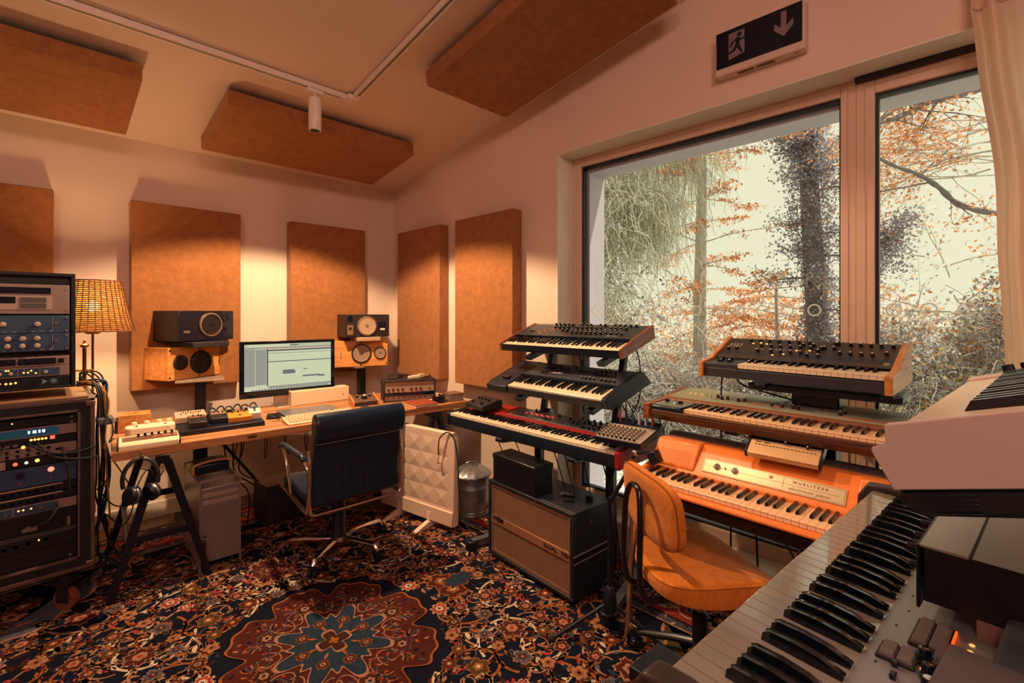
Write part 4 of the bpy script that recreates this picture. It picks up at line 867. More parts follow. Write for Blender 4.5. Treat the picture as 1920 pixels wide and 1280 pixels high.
# speakers + stands
def speaker(label, X, W, H, Dp, body, baffle, drv, extra, grp):
    e = thing('studio_monitor', label, 'speaker', mat=X, group=grp)
    MB().box(0, W, 0.016, Dp, 0, H).build('cabinet', body, e, bevel=.004)
    MB().box(0, W, 0, .016, 0, H).build('baffle', baffle, e, bevel=.003)
    for (cx, cz, r, conem, surm) in drv:
        m = MB(); m.lathe([(r, 0), (r, .010), (r*.96, .014), (r*.88, .014), (r*.86, .008)], n=36); rim = m.build('driver_rim', surm, e); rim.matrix_local = T((cx, .0, cz)) @ RX(PI/2)
        m = MB(); m.lathe([(r*.90, .009), (r*.85, .0125), (r*.78, .0105), (r*.34, .0012), (r*.30, .0015), (r*.22, .006), (r*.1, .0085), (0, .009)], n=36); o = m.build('cone', conem, e); o.matrix_local = T((cx, -.0005, cz)) @ RX(PI/2)
        m = MB(); m.lathe([(r*.26, .004), (r*.24, .0075), (r*.14, .0105), (0, .0118)], n=24); o = m.build('dust_cap', M('cap_'+conem.name, tuple(int(255*(c**.4545)*.72) for c in conem.node_tree.nodes['Principled BSDF'].inputs['Base Color'].default_value[:3]), .28), e); o.matrix_local = T((cx, -.0005, cz)) @ RX(PI/2)
    return extra(e) if extra else e
conep = M('cone_paper', (150, 128, 108), .5, var=.05); coned = M('cone_dark', (30, 26, 30), .35); surr = M('surround', (18, 20, 26), .5); ringm = M('driver_ring', (150, 128, 106), .35, metal=.5)
def ex_black(e, flip):
    W, H = .36, .19; p = M('plate_copper', (150, 116, 92), .4, metal=.3)
    x = lambda v: W-v if flip else v
    m = MB(); m.X = T((x(.035), -.001, .155)) @ RX(PI/2); m.lathe([(.024, 0), (.024, .004), (.018, .005), (.017, -.001), (0, -.002)], n=20); m.build('bass_port', blackg, e)
    a, b = sorted((x(.012), x(.06))); MB().box(a, b, -.003, 0, .02, .10).build('tweeter_plate', p if not flip else blackg, e, bevel=.001)
    m = MB(); m.X = T((x(.036), -.003, .072)) @ RX(PI/2); m.lathe([(.013, 0), (.012, .003), (.006, .001), (0, .004)], n=16); m.build('tweeter', blackg, e)
    a, b = sorted((x(.275), x(.345))); m = MB(); m.box(a, b, -.0025, 0, .045, .125); m.build('control_plate', blackg, e, bevel=.001)
    m = MB(); m.box(a+.014, b-.014, -.0035, -.0025, .055, .072); m.build('badge', cream_m if not flip else steel, e)
    for sx, sz in ((a+.01, .05), (b-.01, .05), (a+.01, .12), (b-.01, .12)): pass
def sp_wood(e, W, H, flip):
    x = lambda v: W-v if flip else v
    m = MB()
    for v, z in ((.012, .02), (.012, H-.02), (.225, .015), (.225, H-.015)): m.cyl((x(v), 0, z), .006, .003, 10, 1); 
    m.X = Matrix(); o = m.build('grille_socket', blackg, e); o.location = (0, -.003, 0)
    a = x(.385); MB().box(a-.003, a+.003, -.001, 0, .07, .13).build('name_badge', steel if flip else blackg, e)
blackcab = wood('black_ash', (46, 38, 34), (26, 24, 26), 1, 5, .4)
# right pair: face the chair
Yr1 = kframe(1.762, 3.8638, .9639, 1.22, 0)
speaker('pale wooden monitor lying on its side right of the screen', Yr1, .436, .22, .26, speakerwood, speakerwood, [(.215, .112, .082, conep, surr), (.370, .112, .052, conep, surr)], lambda e: sp_wood(e, .436, .22, True), 'speakers flanking the screen')
speaker('black monitor with large pale cone stacked on the right wooden monitor', kframe(1.80, 3.74, 1.2195, 1.40, 0), .372, .19, .26, blackcab, M('baffle_dark', (44, 36, 36), .4), [(.175, .093, .083, M('cone_pale', (176, 150, 122), .4), ringm)], lambda e: ex_black(e, False), 'speakers flanking the screen')
# left pair: solve from the corner positions; front faces turned towards the chair
YL = kframe(.6083+.0, 3.8155, .9703, 2.0661, 0)
speaker('orange brown wooden monitor lying on its side left of the screen', YL, .4305, .22, .349, speakerwood, speakerwood, [(.085, .115, .050, coned, surr), (.235, .105, .080, coned, surr)], lambda e: sp_wood(e, .43, .22, False), 'speakers flanking the screen')
speaker('black monitor with dark cone stacked on the left wooden monitor', kframe(.660, 3.760, 1.232, 1.98, 0), .392, .205, .30, blackcab, blackg, [(.215, .108, .083, coned, ringm)], lambda e: ex_black(e, True), 'speakers flanking the screen')
def pads(X, W, Dp, z, label):
    e = thing('isolation_wedge', label, 'speaker pad', mat=X)
    MB().prism([(.0, 0), (-.012, .0), (-.012, .030), (.0, .034), (Dp, .034), (Dp, 0)], 0, W, 0).build('pad', M('foam_grey', (34, 32, 38), .7) if 'left' in label else M('foam_tan', (176, 148, 124), .7), e, bevel=.003)
pads(kframe(.72, 3.7065, 1.1915, 1.98, 0), .26, .2, 0, 'dark pad under the left black monitor')
pads(kframe(1.888, 3.724, 1.1848, 1.40, 0), .20, .2, 0, 'tan pad under the right black monitor')
def spstand(label, x, y, yaw, topz, w):
    e = thing('speaker_stand', label, 'speaker stand', mat=T((x, y, 0)) @ RZ(yaw), group='speaker stands')
    MB().box(-w/2, w/2, -.12, .12, topz-.012, topz).build('top_plate', M('stand_plate', (150, 134, 122), .4, metal=.2), e, bevel=.002)
    MB().box(-.032, .032, -.022, .022, .46, topz-.012).build('inner_post', blackm, e, bevel=.003)
    MB().box(-.042, .042, -.032, .032, .012, .62+(topz-.95)).build('post', blackm, e, bevel=.004)
    MB().box(-.15, .15, -.14, .14, .008, .022).build('base_plate', blackm, e, bevel=.003)
spstand('black speaker stand behind the pedal board', .80, 3.86, -.2, .968, .28)
spstand('black speaker stand right of the screen', 2.03, 3.92, .25, .962, .28)
# monitor screen -----------------------------------------------------------------------------------
KM = kframe(.9792+.008, 3.6527, .8208, 1.4596, 0)
e = thing('computer_display', 'wide aluminium computer display showing a music session', 'display', mat=KM)
Wm, Hm = .65, .4
MB().box(0, Wm, 0, .012, 0, Hm).build('bezel', M('bezel_glass', (12, 16, 26), .12, coat=.4), e, bevel=.003)
MB().box(.002, Wm-.002, .012, .03, .002, Hm-.002).build('rear_shell', steel, e, bevel=.004)
scr = M('screen_white', (12, 12, 12), .25, emit=(206, 212, 176), es=.95)
def em(n, c, s=.95): return M('screen_'+n, (5, 5, 5), .5, emit=c, es=s)
S0 = .030; s = MB().box(S0, Wm-S0, -.0008, 0, .050, Hm-.022).build('screen', scr, e, smooth=False)
g1, g2, g3, g4, g5 = em('grey', (150, 152, 142)), em('mid', (104, 108, 112)), em('dark', (64, 74, 92)), em('sage', (178, 188, 152)), em('orange', (214, 150, 120))
def sr(lst, m_, n='screen_graphic'):
    q = MB()
    for x0, x1, z0, z1 in lst: q.box(S0+(Wm-2*S0)*x0, S0+(Wm-2*S0)*x1, -.0016, -.0009, .05+(Hm-.072)*z0, .05+(Hm-.072)*z1)
    return q.build(n, m_, s, smooth=False)
sr([(0, .115, .10, .90), (.12, .235, .12, .89), (0, 1, .905, .935)], g1)
sr([(.5, 1.0, .945, .99), (0, .03, .945, .99)], g4)
q = [(.13, .225, .14+.031*i, .142+.031*i) for i in range(24)]+[(.13+.022*k, .131+.022*k, .13, .88) for k in range(5)]+[(.01, .10, .16+.09*k, .163+.09*k) for k in range(8)]
sr(q, g2)
sr([(.255, 1, .845, .875), (.255, 1, .605, .622), (.24, .255, .08, .9), (.50, .60, .955, .98)], g3)
sr([(.255, 1, .89, .905)], g5)
sr([(.255, 1, .79, .805), (.255, 1, .72, .722), (.255, 1, .66, .662)], g1)
sr([(.26, 1., .10+.038*i, .1015+.038*i) for i in range(13)], g4)
sr([(.42, .55, .33, .42), (.55, .565, .33, .395), (.66, .705, .40, .42), (.65, .86, .24, .275), (.74, .90, .255, .262), (.84, .92, .222, .262)], g2)
sr([(.26, 1, .03, .085)], g1); sr([(.08+.033*i, .10+.033*i, .005, .028) for i in range(27)], g2); sr([(.515+.012*i, .522+.012*i, .958, .976) for i in range(7)], em('ink', (20, 24, 30)))
m = MB(); m.X = T((Wm/2, -.0006, .025)) @ RX(PI/2)
ap = [(0, .0035), (.0035, .0055), (.0062, .0048), (.0075, .003), (.0055, .001), (.0058, -.0015), (.0078, -.0035), (.0055, -.008), (.003, -.0088), (0, -.0078), (-.003, -.0088), (-.0058, -.0075), (-.0078, -.002), (-.0072, .0028), (-.0045, .0055)]
m.prism(ap, 0, .0006, 2); m.prism([(.0005, .0065), (.0015, .0105), (.0045, .012), (.0035, .008)], 0, .0006, 2); m.build('fruit_emblem', M('emblem_white', (210, 214, 210), .4), e)
KMi = KM.inverted(); 
m = MB(); m.prism([(.03, .10), (.045, .10), (.080, -.066), (.16, -.068), (.16, -.0755), (-.055, -.0755), (-.055, -.071), (.045, -.068)], Wm/2-.095, Wm/2+.095, 0); m.build('stand_foot', M('aluminium', (190, 178, 168), .3, metal=.8), e, bevel=.003)
# white board / long box behind the display on the desk
e = thing('storage_box', 'long pale box lying on the desk behind the display foot', 'box', mat=ITM @ T((.99, .66, 0)) @ RZ(.03))
MB().box(0, .43, 0, .10, 0, .105).build('box', M('warm_white', (226, 200, 168), .55), e, bevel=.004)
MB().cyl((.385, -.001, .045), .004, .002, 10, 1).build('hole', blackg, e)
# amp head -------------------------------------------------------------------------------------------
e = thing('amplifier_head', 'vintage valve amplifier head with a row of knobs, cables on top', 'amplifier', mat=kframe(1.8426, 3.2157, .745, 1.1526, 0))
W, H = .40, .162; sf = M('silverface', (176, 148, 128), .35, metal=.35, var=.06, vs=20)
m = MB(); m.box(0, W, -.0, .19, 0, .012); m.box(0, W, 0, .19, H-.012, H); m.box(0, .012, 0, .19, .012, H-.012); m.box(W-.012, W, 0, .19, .012, H-.012); m.box(.012, W-.012, .16, .19, .012, H-.012); m.build('cabinet', M('tolex', (34, 28, 28), .6, bump=.3, bs=400), e, bevel=.003)
MB().box(.012, W-.012, .014, .16, .068, H-.012).build('control_face', sf, e); MB().box(.012, W-.012, .018, .16, .012, .040).build('lower_face', sf, e); MB().box(.012, W-.012, .010, .16, .041, .067).build('black_band', blackg, e)
MB().box(.012, W-.012, .0125, .014, .066, .070).build('trim_strip', chrome, e)
kk = MB().lathe([(.0085, 0), (.0085, .010), (.006, .014), (0, .014)], n=14).build('knob', M('knob_brown2', (46, 28, 24), .35), e)
for i, x_ in enumerate((.04, .075, .11, .145, .212, .248, .284, .352)):
    mt = T((x_, .014, .092)) @ RX(PI/2)
    if i == 0: kk.matrix_local = mt
    else: copy_part(kk, e, mat=mt @ (Matrix.Diagonal((.6, .6, .7, 1)) if i == 7 else Matrix()))
m = MB(); 
for i in range(9): m.lathe([(.005, 0), (.004, .003), (0, .003)], (.04+.04*i, .018, .027), 10, 1)
m.X = Matrix(); o = m.build('input_jack', blackg, e); o.location = (0, -.004, 0)
for x_ in (0, W):
    for z_ in (0, H-.018): MB().box(x_-.003 if x_ else -.002, x_+.002 if x_ else .003, -.002, .016, z_, z_+.018).build('corner_guard', steel, e)
KH = kframe(1.8426, 3.2157, .745, 1.1526, 0)
pts = [KH @ Vector((.10+.055*math.cos(t*.7)+.01*math.sin(t*2.3), .09+.04*math.sin(t*.7), H+.006+.0016*t)) for t in range(26)]
tag(MB().tube(curve(pts, 4), .0045, 6).build('coiled_cable', M('cable_brown', (52, 38, 34), .6), None), 'black coiled cable heaped on the amplifier head', 'cable')
e = thing('mains_adapter', 'cream plug adapter lying on the amplifier head beside the coil', 'adapter', mat=KH @ T((.20, .05, H)) @ RZ(.35))
m = MB(); m.prism([(0, .004), (.06, .0), (.10, 0), (.10, .05), (.075, .055), (.0, .022)], 0, .022, 2); m.build('body', cream_m, e, bevel=.004); MB().box(.10, .15, .012, .044, 0, .030).build('plug_body', M('plug_tan', (206, 176, 140), .5), e, bevel=.004)
tag(MB().tube(curve([KH @ Vector(p) for p in ((.33, .03, H+.005), (.36, .06, H+.02), (.38, .1, H+.012), (.35, .12, H+.006), (.31, .07, H+.006))], 6), .004, 6).build('short_lead', rubber, None), 'short black lead at the right end of the amplifier head', 'cable')
# desk items -------------------------------------------------------------------------------------------
def onD(name, label, cat, x, y, rz=0, group=None, z=0): return thing(name, label, cat, mat=ITM @ T((x, y, z)) @ RZ(rz), group=group)
e = onD('drum_machine', 'cream and brown pocket synthesizer on the left front corner of the desk', 'synthesizer', .010, .012, -.02)
MB().prism([(-.006, 0), (-.004, .022), (.02, .036), (.13, .042), (.14, .0)], .006, .252, 0).build('case', M('mini_cream', (226, 206, 176), .4), e, bevel=.003)
for a, b in ((0, .006), (.252, .258)): MB().prism([(-.008, -.0), (-.006, .020), (.018, .038), (.13, .046), (.144, .0)], a, b, 0).build('side_cap', blackm, e, bevel=.002)
Xi = slope(.022, .0365, .13, .0425); MB().box(.02, .246, .002, .082, -.001, .0012).build('control_panel', M('mini_brown', (96, 60, 46), .45), e).matrix_local = Xi
place(e, knob_mesh(e, .006, .016, n=10), [(.085+.028*i, .074) for i in range(6)], Xi @ T((0, 0, .001)))
buttons(e, [(.15, .03), (.165, .045), (.235, .05), (.235, .025)], Xi, .014, .008, .004, mat=M('salmon', (238, 150, 120), .4), name='salmon_button'); buttons(e, [(.20, .035)], Xi, .034, .010, .004, mat=M('salmon2', (240, 170, 136), .4), name='long_button')
ticks(e, Xi, [(.03+.018*i, .042+.018*i, .045, .048) for i in range(5)]+[(.06+.018*i, .07+.018*i, .02, .023) for i in range(3)], cream_m)
e = onD('multi_effects_pedal', 'long white effects box with three rounded knobs behind the pocket synthesizer', 'effects pedal', .045, .235, -.03)
MB().prism([(.02, 0), (0, .02), (0, .085), (.02, .11), (.20, .11), (.22, .085), (.22, .02), (.20, 0)], .010, .062, 2).build('case', M('mini_white', (232, 216, 190), .4), e, bevel=.008, seg=3)
kk = MB().lathe([(.013, 0), (.013, .014), (.008, .018), (0, .018)], n=14).build('knob', M('mini_white2', (232, 214, 186), .45), e); place(e, kk, [(.04, .085), (.095, .090), (.15, .092), (.195, .088)], T((0, 0, .062)))
MB().box(.0, .22, -.004, .115, 0, .010).build('base', blackm, e, bevel=.003); m = MB(); m.cyl((.05, .03, .062), .006, .006, 10); m.cyl((.175, .03, .062), .006, .006, 10); m.build('footswitch', steel, e)
e = onD('wooden_box', 'small wooden box with brown stamp at the left rear of the desk', 'box', .018, .46, -.02)
MB().box(0, .15, 0, .12, 0, .098).build('box', oak, e, bevel=.004); MB().box(.07, .09, .03, .09, .098, .0985).build('stamp', M('stamp', (150, 88, 48), .6), e)
MB().box(-.012, -.001, .0, .12, 0, .07).build('strap', blackm, e, bevel=.002)
e = onD('pedal_board', 'flat black pedal board with five small pedals on the desk', 'pedal board', .268, .150, -.015)
m = MB(); m.prism([(0, .0), (0, .028), (.30, .052), (.30, 0)], 0, .43, 0); m.build('deck', blackm, e, bevel=.004)
MB().box(.405, .43, -.004, .03, -.0, .012).build('rubber_foot', rubber, e, bevel=.002)
Xb = T((.268, .150, 0)) @ RZ(-.015) @ slope(0, .028, .30, .052)
def pedal(label, x, y, w, d, h, body, kn=(), face=None, rz=0, sw=True):
    e = thing('effects_pedal', label, 'effects pedal', mat=ITM @ Xb @ T((x, y, 0)) @ RZ(rz), group='pedals on the board')
    MB().prism([(0, 0), (0, h*.72), (d*.45, h), (d, h), (d, 0)], 0, w, 0).build('case', body, e, bevel=.003)
    if face: MB().box(.005, w-.005, d*.5, d-.004, h-.0005, h+.001).build('face', face, e)
    if kn: place(e, knob_mesh(e, .005, .010, n=8), kn, T((0, 0, h)))
    if sw: MB().cyl((w/2, d*.2, h*.78), .006, .010, 10).build('footswitch', steel, e)
    m = MB(); m.cyl((w/2+.0, d, h*.5), .005, .010, 8, 1); m.build('power_jack', blackg, e)
    return e
e = pedal('cream ten slider equalizer pedal at the rear left of the board', .0, .165, .15, .10, .045, M('eq_cream', (190, 160, 140), .45), sw=False)
place(e, MB().box(-.002, .002, -.005, .005, 0, .007).build('slider', knob_m, e), [(.03+.012*i, .035+.006*((i*3) % 5)) for i in range(9)], T((0, 0, .045)))
pedal('dark pedal with copper face and two bright knobs on the board', .055, .03, .085, .115, .045, M('ped_dark', (30, 30, 38), .4), [(.025, .09), (.05, .09), (.062, .075)], M('copper_face', (150, 106, 84), .4, metal=.3))
pedal('dark pedal with silver face at the centre of the board', .165, .06, .085, .105, .045, M('ped_navy', (26, 28, 38), .4), [(.02, .085), (.042, .085), (.064, .085)], M('silver_face', (170, 140, 124), .4, metal=.3))
pedal('wide mustard orange pedal on the board', .245, .045, .125, .085, .042, M('ped_orange', (212, 136, 44), .4), [(.03, .065), (.06, .065), (.095, .065)])
pedal('small white pedal with blue top stripe at the right of the board', .355, .065, .065, .105, .055, M('ped_white', (216, 204, 190), .4), [(.033, .04)], M('blue_face', (64, 72, 100), .4), rz=-.1)
e = onD('patch_cables', 'tangle of short black patch leads along the rear of the board', 'cable', .268, .150)
m = MB()
for i in range(6): m.tube(curve([(.17+.045*i, .22, .06), (.18+.045*i, .27, .085), (.205+.045*i, .26, .09+.008*(i % 2)), (.215+.045*i, .215, .06)], 5), .0045, 6)
for i in range(3): m.box(.17+.1*i, .20+.1*i, .23, .25, .055, .075)
m.build('leads', rubber, e)
e = onD('laptop', 'closed silver laptop lying beneath the display', 'laptop', .845, .245, .0)
MB().box(0, .355, 0, .245, .0, .011).build('base', steel, e, bevel=.003); MB().box(0, .355, 0, .245, .0115, .017).build('lid', M('lid_alu', (150, 146, 148), .32, metal=.7), e, bevel=.0025)
m = MB(); m.X = T((.178, .122, .0171)) @ Matrix.Scale(1.6, 4); m.prism(ap, 0, .0003, 2); m.build('fruit_emblem', M('emblem_dark', (60, 58, 62), .3), e)
e = onD('hard_drive', 'black external drive at the left side of the laptop', 'hard drive', .742, .30, -.25)
MB().box(0, .08, 0, .12, 0, .018).build('case', blackg, e, bevel=.004)
tag(MB().tube(curve([ITM @ Vector(p) for p in ((.75, .27, .01), (.78, .22, .02), (.81, .25, .025), (.79, .30, .02), (.83, .22, .01), (.85, .28, .005))], 6), .004, 6).build('usb_lead', rubber, None), 'black data lead curled beside the laptop', 'cable')
e = onD('computer_keyboard', 'cream mechanical computer keyboard in front of the laptop', 'keyboard', .800, .035, .02)
MB().prism([(-.002, 0), (-.002, .012), (.14, .030), (.145, 0)], 0, .44, 0).build('case', M('kb_case', (222, 200, 172), .5), e, bevel=.006)
m = MB(); m.add([(-.008, -.008, 0), (.008, -.008, 0), (.008, .008, 0), (-.008, .008, 0), (-.0055, -.005, .009), (.0055, -.005, .009), (.0055, .0065, .0095), (-.0055, .0065, .0095)], [(4,5,6,7), (0,1,5,4), (1,2,6,5), (2,3,7,6), (3,0,4,7)])
k0 = m.build('key_cap', M('kb_key', (214, 190, 160), .55, var=.12, vs=60), e, smooth=False); place(e, k0, [(.018+.0188*i+(.004*(j % 3)), .018+.0215*j) for i in range(22) for j in range(6) if i not in (15, 19) or j > 9], slope(-.002, .0125, .14, .0302))
e = onD('computer_mouse', 'dark computer mouse to the right of the keyboard', 'mouse', 1.335, .165)
MB().sphere((0, 0, .012), .045, 10, (.75, 1.1, .52)).build('shell', M('mouse_dark', (54, 38, 34), .35), e)
e = onD('monitor_controller', 'wooden sided desktop controller with a large central volume knob', 'audio controller', 1.32, .345, -.14)
MB().prism([(0, 0), (0, .028), (.13, .062), (.13, 0)], .012, .178, 0).build('case', M('ctl_black', (46, 34, 32), .45), e, bevel=.002); MB().box(.014, .176, .003, .132, -.0005, .001).build('top_plate', M('ctl_plate', (118, 86, 72), .4, metal=.3), e).matrix_local = slope(0, .0285, .13, .0625)
for a, b in ((0, .012), (.178, .19)): MB().prism([(-.006, 0), (-.006, .034), (.132, .076), (.136, 0)], a, b, 0).build('side_cheek', oak, e, bevel=.002)
Xc = slope(0, .0295, .13, .0635); place(e, knob_mesh(e, .0095, .018), [(.05, .09), (.145, .09)], Xc); place(e, knob_mesh(e, .020, .024), [(.097, .065)], Xc)
e = onD('notebook', 'closed red brown notebook near the right end of the desk', 'notebook', 1.64, .000, .05)
m = MB(); m.prism([(0, .0), (.18, -.0), (.205, .20), (.02, .22)], .002, .018, 2); m.build('page_block', M('paper', (226, 204, 170), .8), e)
m = MB(); m.prism([(-.004, -.004), (.183, -.004), (.209, .203), (.016, .224)], .018, .021, 2); m.prism([(-.004, -.004), (.183, -.004), (.209, .203), (.016, .224)], 0, .002, 2); m.build('cover', M('cover_red', (150, 70, 46), .45), e, bevel=.0008)
e = onD('candle_holder', 'black holder with small pale candle beside the notebook', 'candle holder', 1.885, .10)
MB().lathe([(.0, 0), (.045, 0), (.05, .012), (.048, .045), (.052, .050), (.04, .052), (.038, .04), (0, .04)], n=20).build('holder', blackm, e); MB().cyl((-.012, 0, .04), .012, .03, 12).build('candle', M('candle', (240, 200, 150), .5), e)
e = onD('metal_tin', 'square silver tin with brown lid at the right end of the desk', 'tin', 1.955, .05, -.05)
MB().box(0, .12, 0, .12, 0, .052).build('tin', M('tin_silver', (156, 144, 144), .35, metal=.7, var=.35, vs=60), e, bevel=.003); MB().box(-.002, .122, -.002, .122, .052, .060).build('lid', M('tin_lid', (122, 80, 66), .45), e, bevel=.002)
MB_ = MB()
tag(MB_.box(1.86, 2.02, .20, .29, 0.0005, .006).build('paper_sheet', M('sheet', (236, 204, 160), .7), None), 'pale folded paper behind the candle holder', 'paper').matrix_world = ITM
# ================================================================ UNDER THE DESK
e = thing('computer_tower', 'perforated aluminium computer tower with top handles under the desk', 'computer', mat=kframe(.622, 3.0336, 0, 1.5327, 0))
alu = M('tower_alu', (172, 160, 156), .38, metal=.55, var=.04, vs=4)
def perf():
    m = bpy.data.materials.new('perforated_alu'); m.use_nodes = True; t = m.node_tree; b = t.nodes['Principled BSDF']; b.inputs['Metallic'].default_value = .55; b.inputs['Roughness'].default_value = .4
    v = t.nodes.new('ShaderNodeTexVoronoi'); v.inputs['Scale'].default_value = 230; v.inputs['Randomness'].default_value = 0
    co = t.nodes.new('ShaderNodeTexCoord'); r = t.nodes.new('ShaderNodeValToRGB'); r.color_ramp.elements[0].position = .25; r.color_ramp.elements[1].position = .5
    r.color_ramp.elements[0].color = (*lin((62, 60, 68)), 1); r.color_ramp.elements[1].color = (*lin((178, 170, 172)), 1)
    t.links.new(co.outputs['Object'], v.inputs['Vector']); t.links.new(v.outputs['Distance'], r.inputs['Fac']); t.links.new(r.outputs['Color'], b.inputs['Base Color']); return m
MB().box(.004, .202, .006, .469, .045, .455).build('side_shell', alu, e, bevel=.003)
MB().box(.006, .200, 0, .008, .05, .45).build('perforated_front', perf(), e)
for z_ in (.405, .365): MB().box(.018, .188, -.002, .001, z_, z_+.022).build('drive_door', M('tower_door', (186, 174, 170), .35, metal=.6), e, bevel=.001)
m = MB(); 
for i, z_ in enumerate((.19, .165, .15, .135, .115, .10)): m.box(.018, .034, -.001, .001, z_, z_+(.012 if i > 1 else .008))
m.build('front_port', blackg, e)
for y in (.0, .469):
    for zz in (0, 1):
        pts = [(.006, y, .045), (.006, y, .02), (.020, y, .004), (.186, y, .004), (.200, y, .02), (.200, y, .045)]
        if zz: pts = [(p[0], p[1], .5-p[2]+.0) for p in pts]
        MB().tube(curve(pts, 6), .0045, 8).build('handle', alu, e)
for x_ in (.005, .201): MB().box(x_-.003, x_+.003, 0, .469, .02, .48).build('side_panel', alu, e, bevel=.002)
e = thing('black_pouch', 'flat black box with tan handle on top of the computer tower', 'case', mat=kframe(.622, 3.0336, .506, 1.5327, 0))
m = MB(); m.box(.0, .17, .10, .26, 0, .06); m.build('box', blackm, e, bevel=.015, seg=3); MB().tube(curve([(-.01, .10, .01), (-.008, .095, .055), (.05, .09, .072), (.13, .09, .074), (.18, .095, .06)], 6), .007, 8).build('handle', M('tan_strap', (196, 134, 96), .6), e)
e = thing('guitar_amplifier', 'small dark amplifier with brown top and one white pilot light under desk', 'amplifier', (1.125, 3.36, 0), .05)
MB().box(-.06, .22, 0, .22, .01, .27).build('cabinet', M('amp_dark', (20, 18, 20), .6), e, bevel=.006); MB().box(-.058, .218, .002, .218, .2702, .275).build('top', M('amp_brown', (112, 72, 48), .6), e); m = MB().cyl((.0, -.002, .10), .005, .003, 10, 1); m.build('pilot_light', M('pilot', (255, 220, 170), .4, emit=(255, 210, 160), es=5), e)
MB().box(-.045, .205, -.003, 0, .03, .20).build('grille', M('amp_grille', (28, 26, 26), .8, bump=.4, bs=300), e)
# headphones on hook
e = thing('headphones', 'black headphones with silver ring hanging from a hook on the desk', 'headphones', (.362, 2.90, 0))
MB().tube(curve([(-.005, .065, .735), (-.0, .035, .738), (.0, .0, .72), (0, -.03, .735)], 6), .004, 6).build('hook', chrome, e)
pts = [(.004+.070*math.cos(a)-.01, .01+.012*math.sin(a), .615+.098*math.sin(a)) for a in [-.35+PI*1.22*i/22 for i in range(23)]]
MB().tube(pts, .012, 8, flat=.6).build('headband', M('hp_band', (24, 26, 34), .5), e)
for x_, a in ((-.042, .2), (.035, -.2)):
    X_ = T((x_, 0, .545)) @ RZ(.5) @ RY(PI/2+a)
    m = MB(); m.X = X_; m.lathe([(0, -.02), (.036, -.02), (.042, -.012), (.042, .0)], n=24); m.build('ear_cup', blackm, e)
    m = MB(); m.X = X_; m.lathe([(.042, 0), (.043, .004), (.042, .008)], n=24); m.build('silver_ring', steel, e)
    m = MB(); m.X = X_; m.lathe([(.040, .008), (.041, .02), (.03, .026), (0, .02)], n=24); m.build('ear_pad', rubber, e)
MB().tube(curve([(-.04, 0, .50), (-.02, -.02, .60), (.02, -.01, .66), (.05, .0, .60), (.03, .02, .54), (-.03, .03, .58), (-.02, .03, .66), (.04, .02, .63), (.06, .03, .56)], 6), .0028, 6).build('cord', rubber, e)
# floor lamp ---------------------------------------------------------------------------------------------
e = thing('table_lamp', 'glowing lamp with a woven wicker shade on a thin stem', 'lamp', (.226, 3.65, 0))
MB().tube([(0, 0, .02), (0, 0, 1.36)], .006, 10).build('stem', M('antique_brass', (120, 88, 48), .4, metal=.7), e); MB().lathe([(.0, 0), (.13, 0), (.13, .012), (.03, .022), (0, .03)], n=24).build('base', blackm, e)
MB().lathe([(.028, 1.30), (.045, 1.315), (.0, 1.325)], n=20).build('gallery', brass, e)
MB().sphere((0, 0, 1.46), .028, 10, (1, 1, 1.2)).build('bulb', M('bulb', (255, 240, 210), .4, emit=(255, 226, 170), es=14), e)
def sh(t): return .196-(.196-.132)*(t**.72)                # flared profile
shm = bpy.data.materials.new('shade_liner'); shm.use_nodes = True; t = shm.node_tree; b = t.nodes['Principled BSDF']; b.inputs['Base Color'].default_value = (*lin((240, 190, 120)), 1)
tl = t.nodes.new('ShaderNodeBsdfTranslucent'); tl.inputs['Color'].default_value = (*lin((150, 98, 46)), 1); mx = t.nodes.new('ShaderNodeMixShader'); mx.inputs[0].default_value = .8
t.links.new(b.outputs[0], mx.inputs[1]); t.links.new(tl.outputs[0], mx.inputs[2]); tp = t.nodes.new('ShaderNodeBsdfTransparent'); mx2 = t.nodes.new('ShaderNodeMixShader'); mx2.inputs[0].default_value = .10; t.links.new(mx.outputs[0], mx2.inputs[1]); t.links.new(tp.outputs[0], mx2.inputs[2]); t.links.new(mx2.outputs[0], t.nodes['Material Output'].inputs['Surface'])
z0, z1 = 1.318, 1.605; m = MB(); N = 40
m.v = []; 
for i in range(13):
    tt = i/12
    for j in range(N): a = 2*PI*j/N; m.v.append(((sh(tt)-.006)*math.cos(a), (sh(tt)-.006)*math.sin(a), z0+(z1-z0)*tt))
for i in range(12):
    for j in range(N): m.f.append((i*N+j, i*N+(j+1) % N, (i+1)*N+(j+1) % N, (i+1)*N+j)); m.mi.append(0)
m.build('lamp_shade', shm, e)
wick = M('wicker', (96, 58, 28), .7, var=.45, vs=40); m = MB(); rl = random.Random(2)
for i in range(27):
    tt = i/26; r_ = sh(tt); pts = [((r_+.0022*math.sin(j*PI+i*PI))*math.cos(2*PI*j/72), (r_+.0022*math.sin(j*PI/1+i*PI))*math.sin(2*PI*j/72), z0+(z1-z0)*tt+rl.uniform(-.0012, .0012)) for j in range(72)]
    m.tube(pts, .0042 if 0 < i < 26 else .005, 4, closed=True)
m.build('woven_cane', wick, e, kind='stuff'); m = MB()
for j in range(36):
    a = 2*PI*j/36; m.tube([((sh(k/8)+.001)*math.cos(a), (sh(k/8)+.001)*math.sin(a), z0+(z1-z0)*k/8) for k in range(9)], .0034, 4)
m.build('cane_ribs', wick, e, kind='stuff')
e = thing('microphone_stand', 'slim brass mic stand top with coiled lead between the rack and the desk', 'stand', (.187, 3.58, 0))
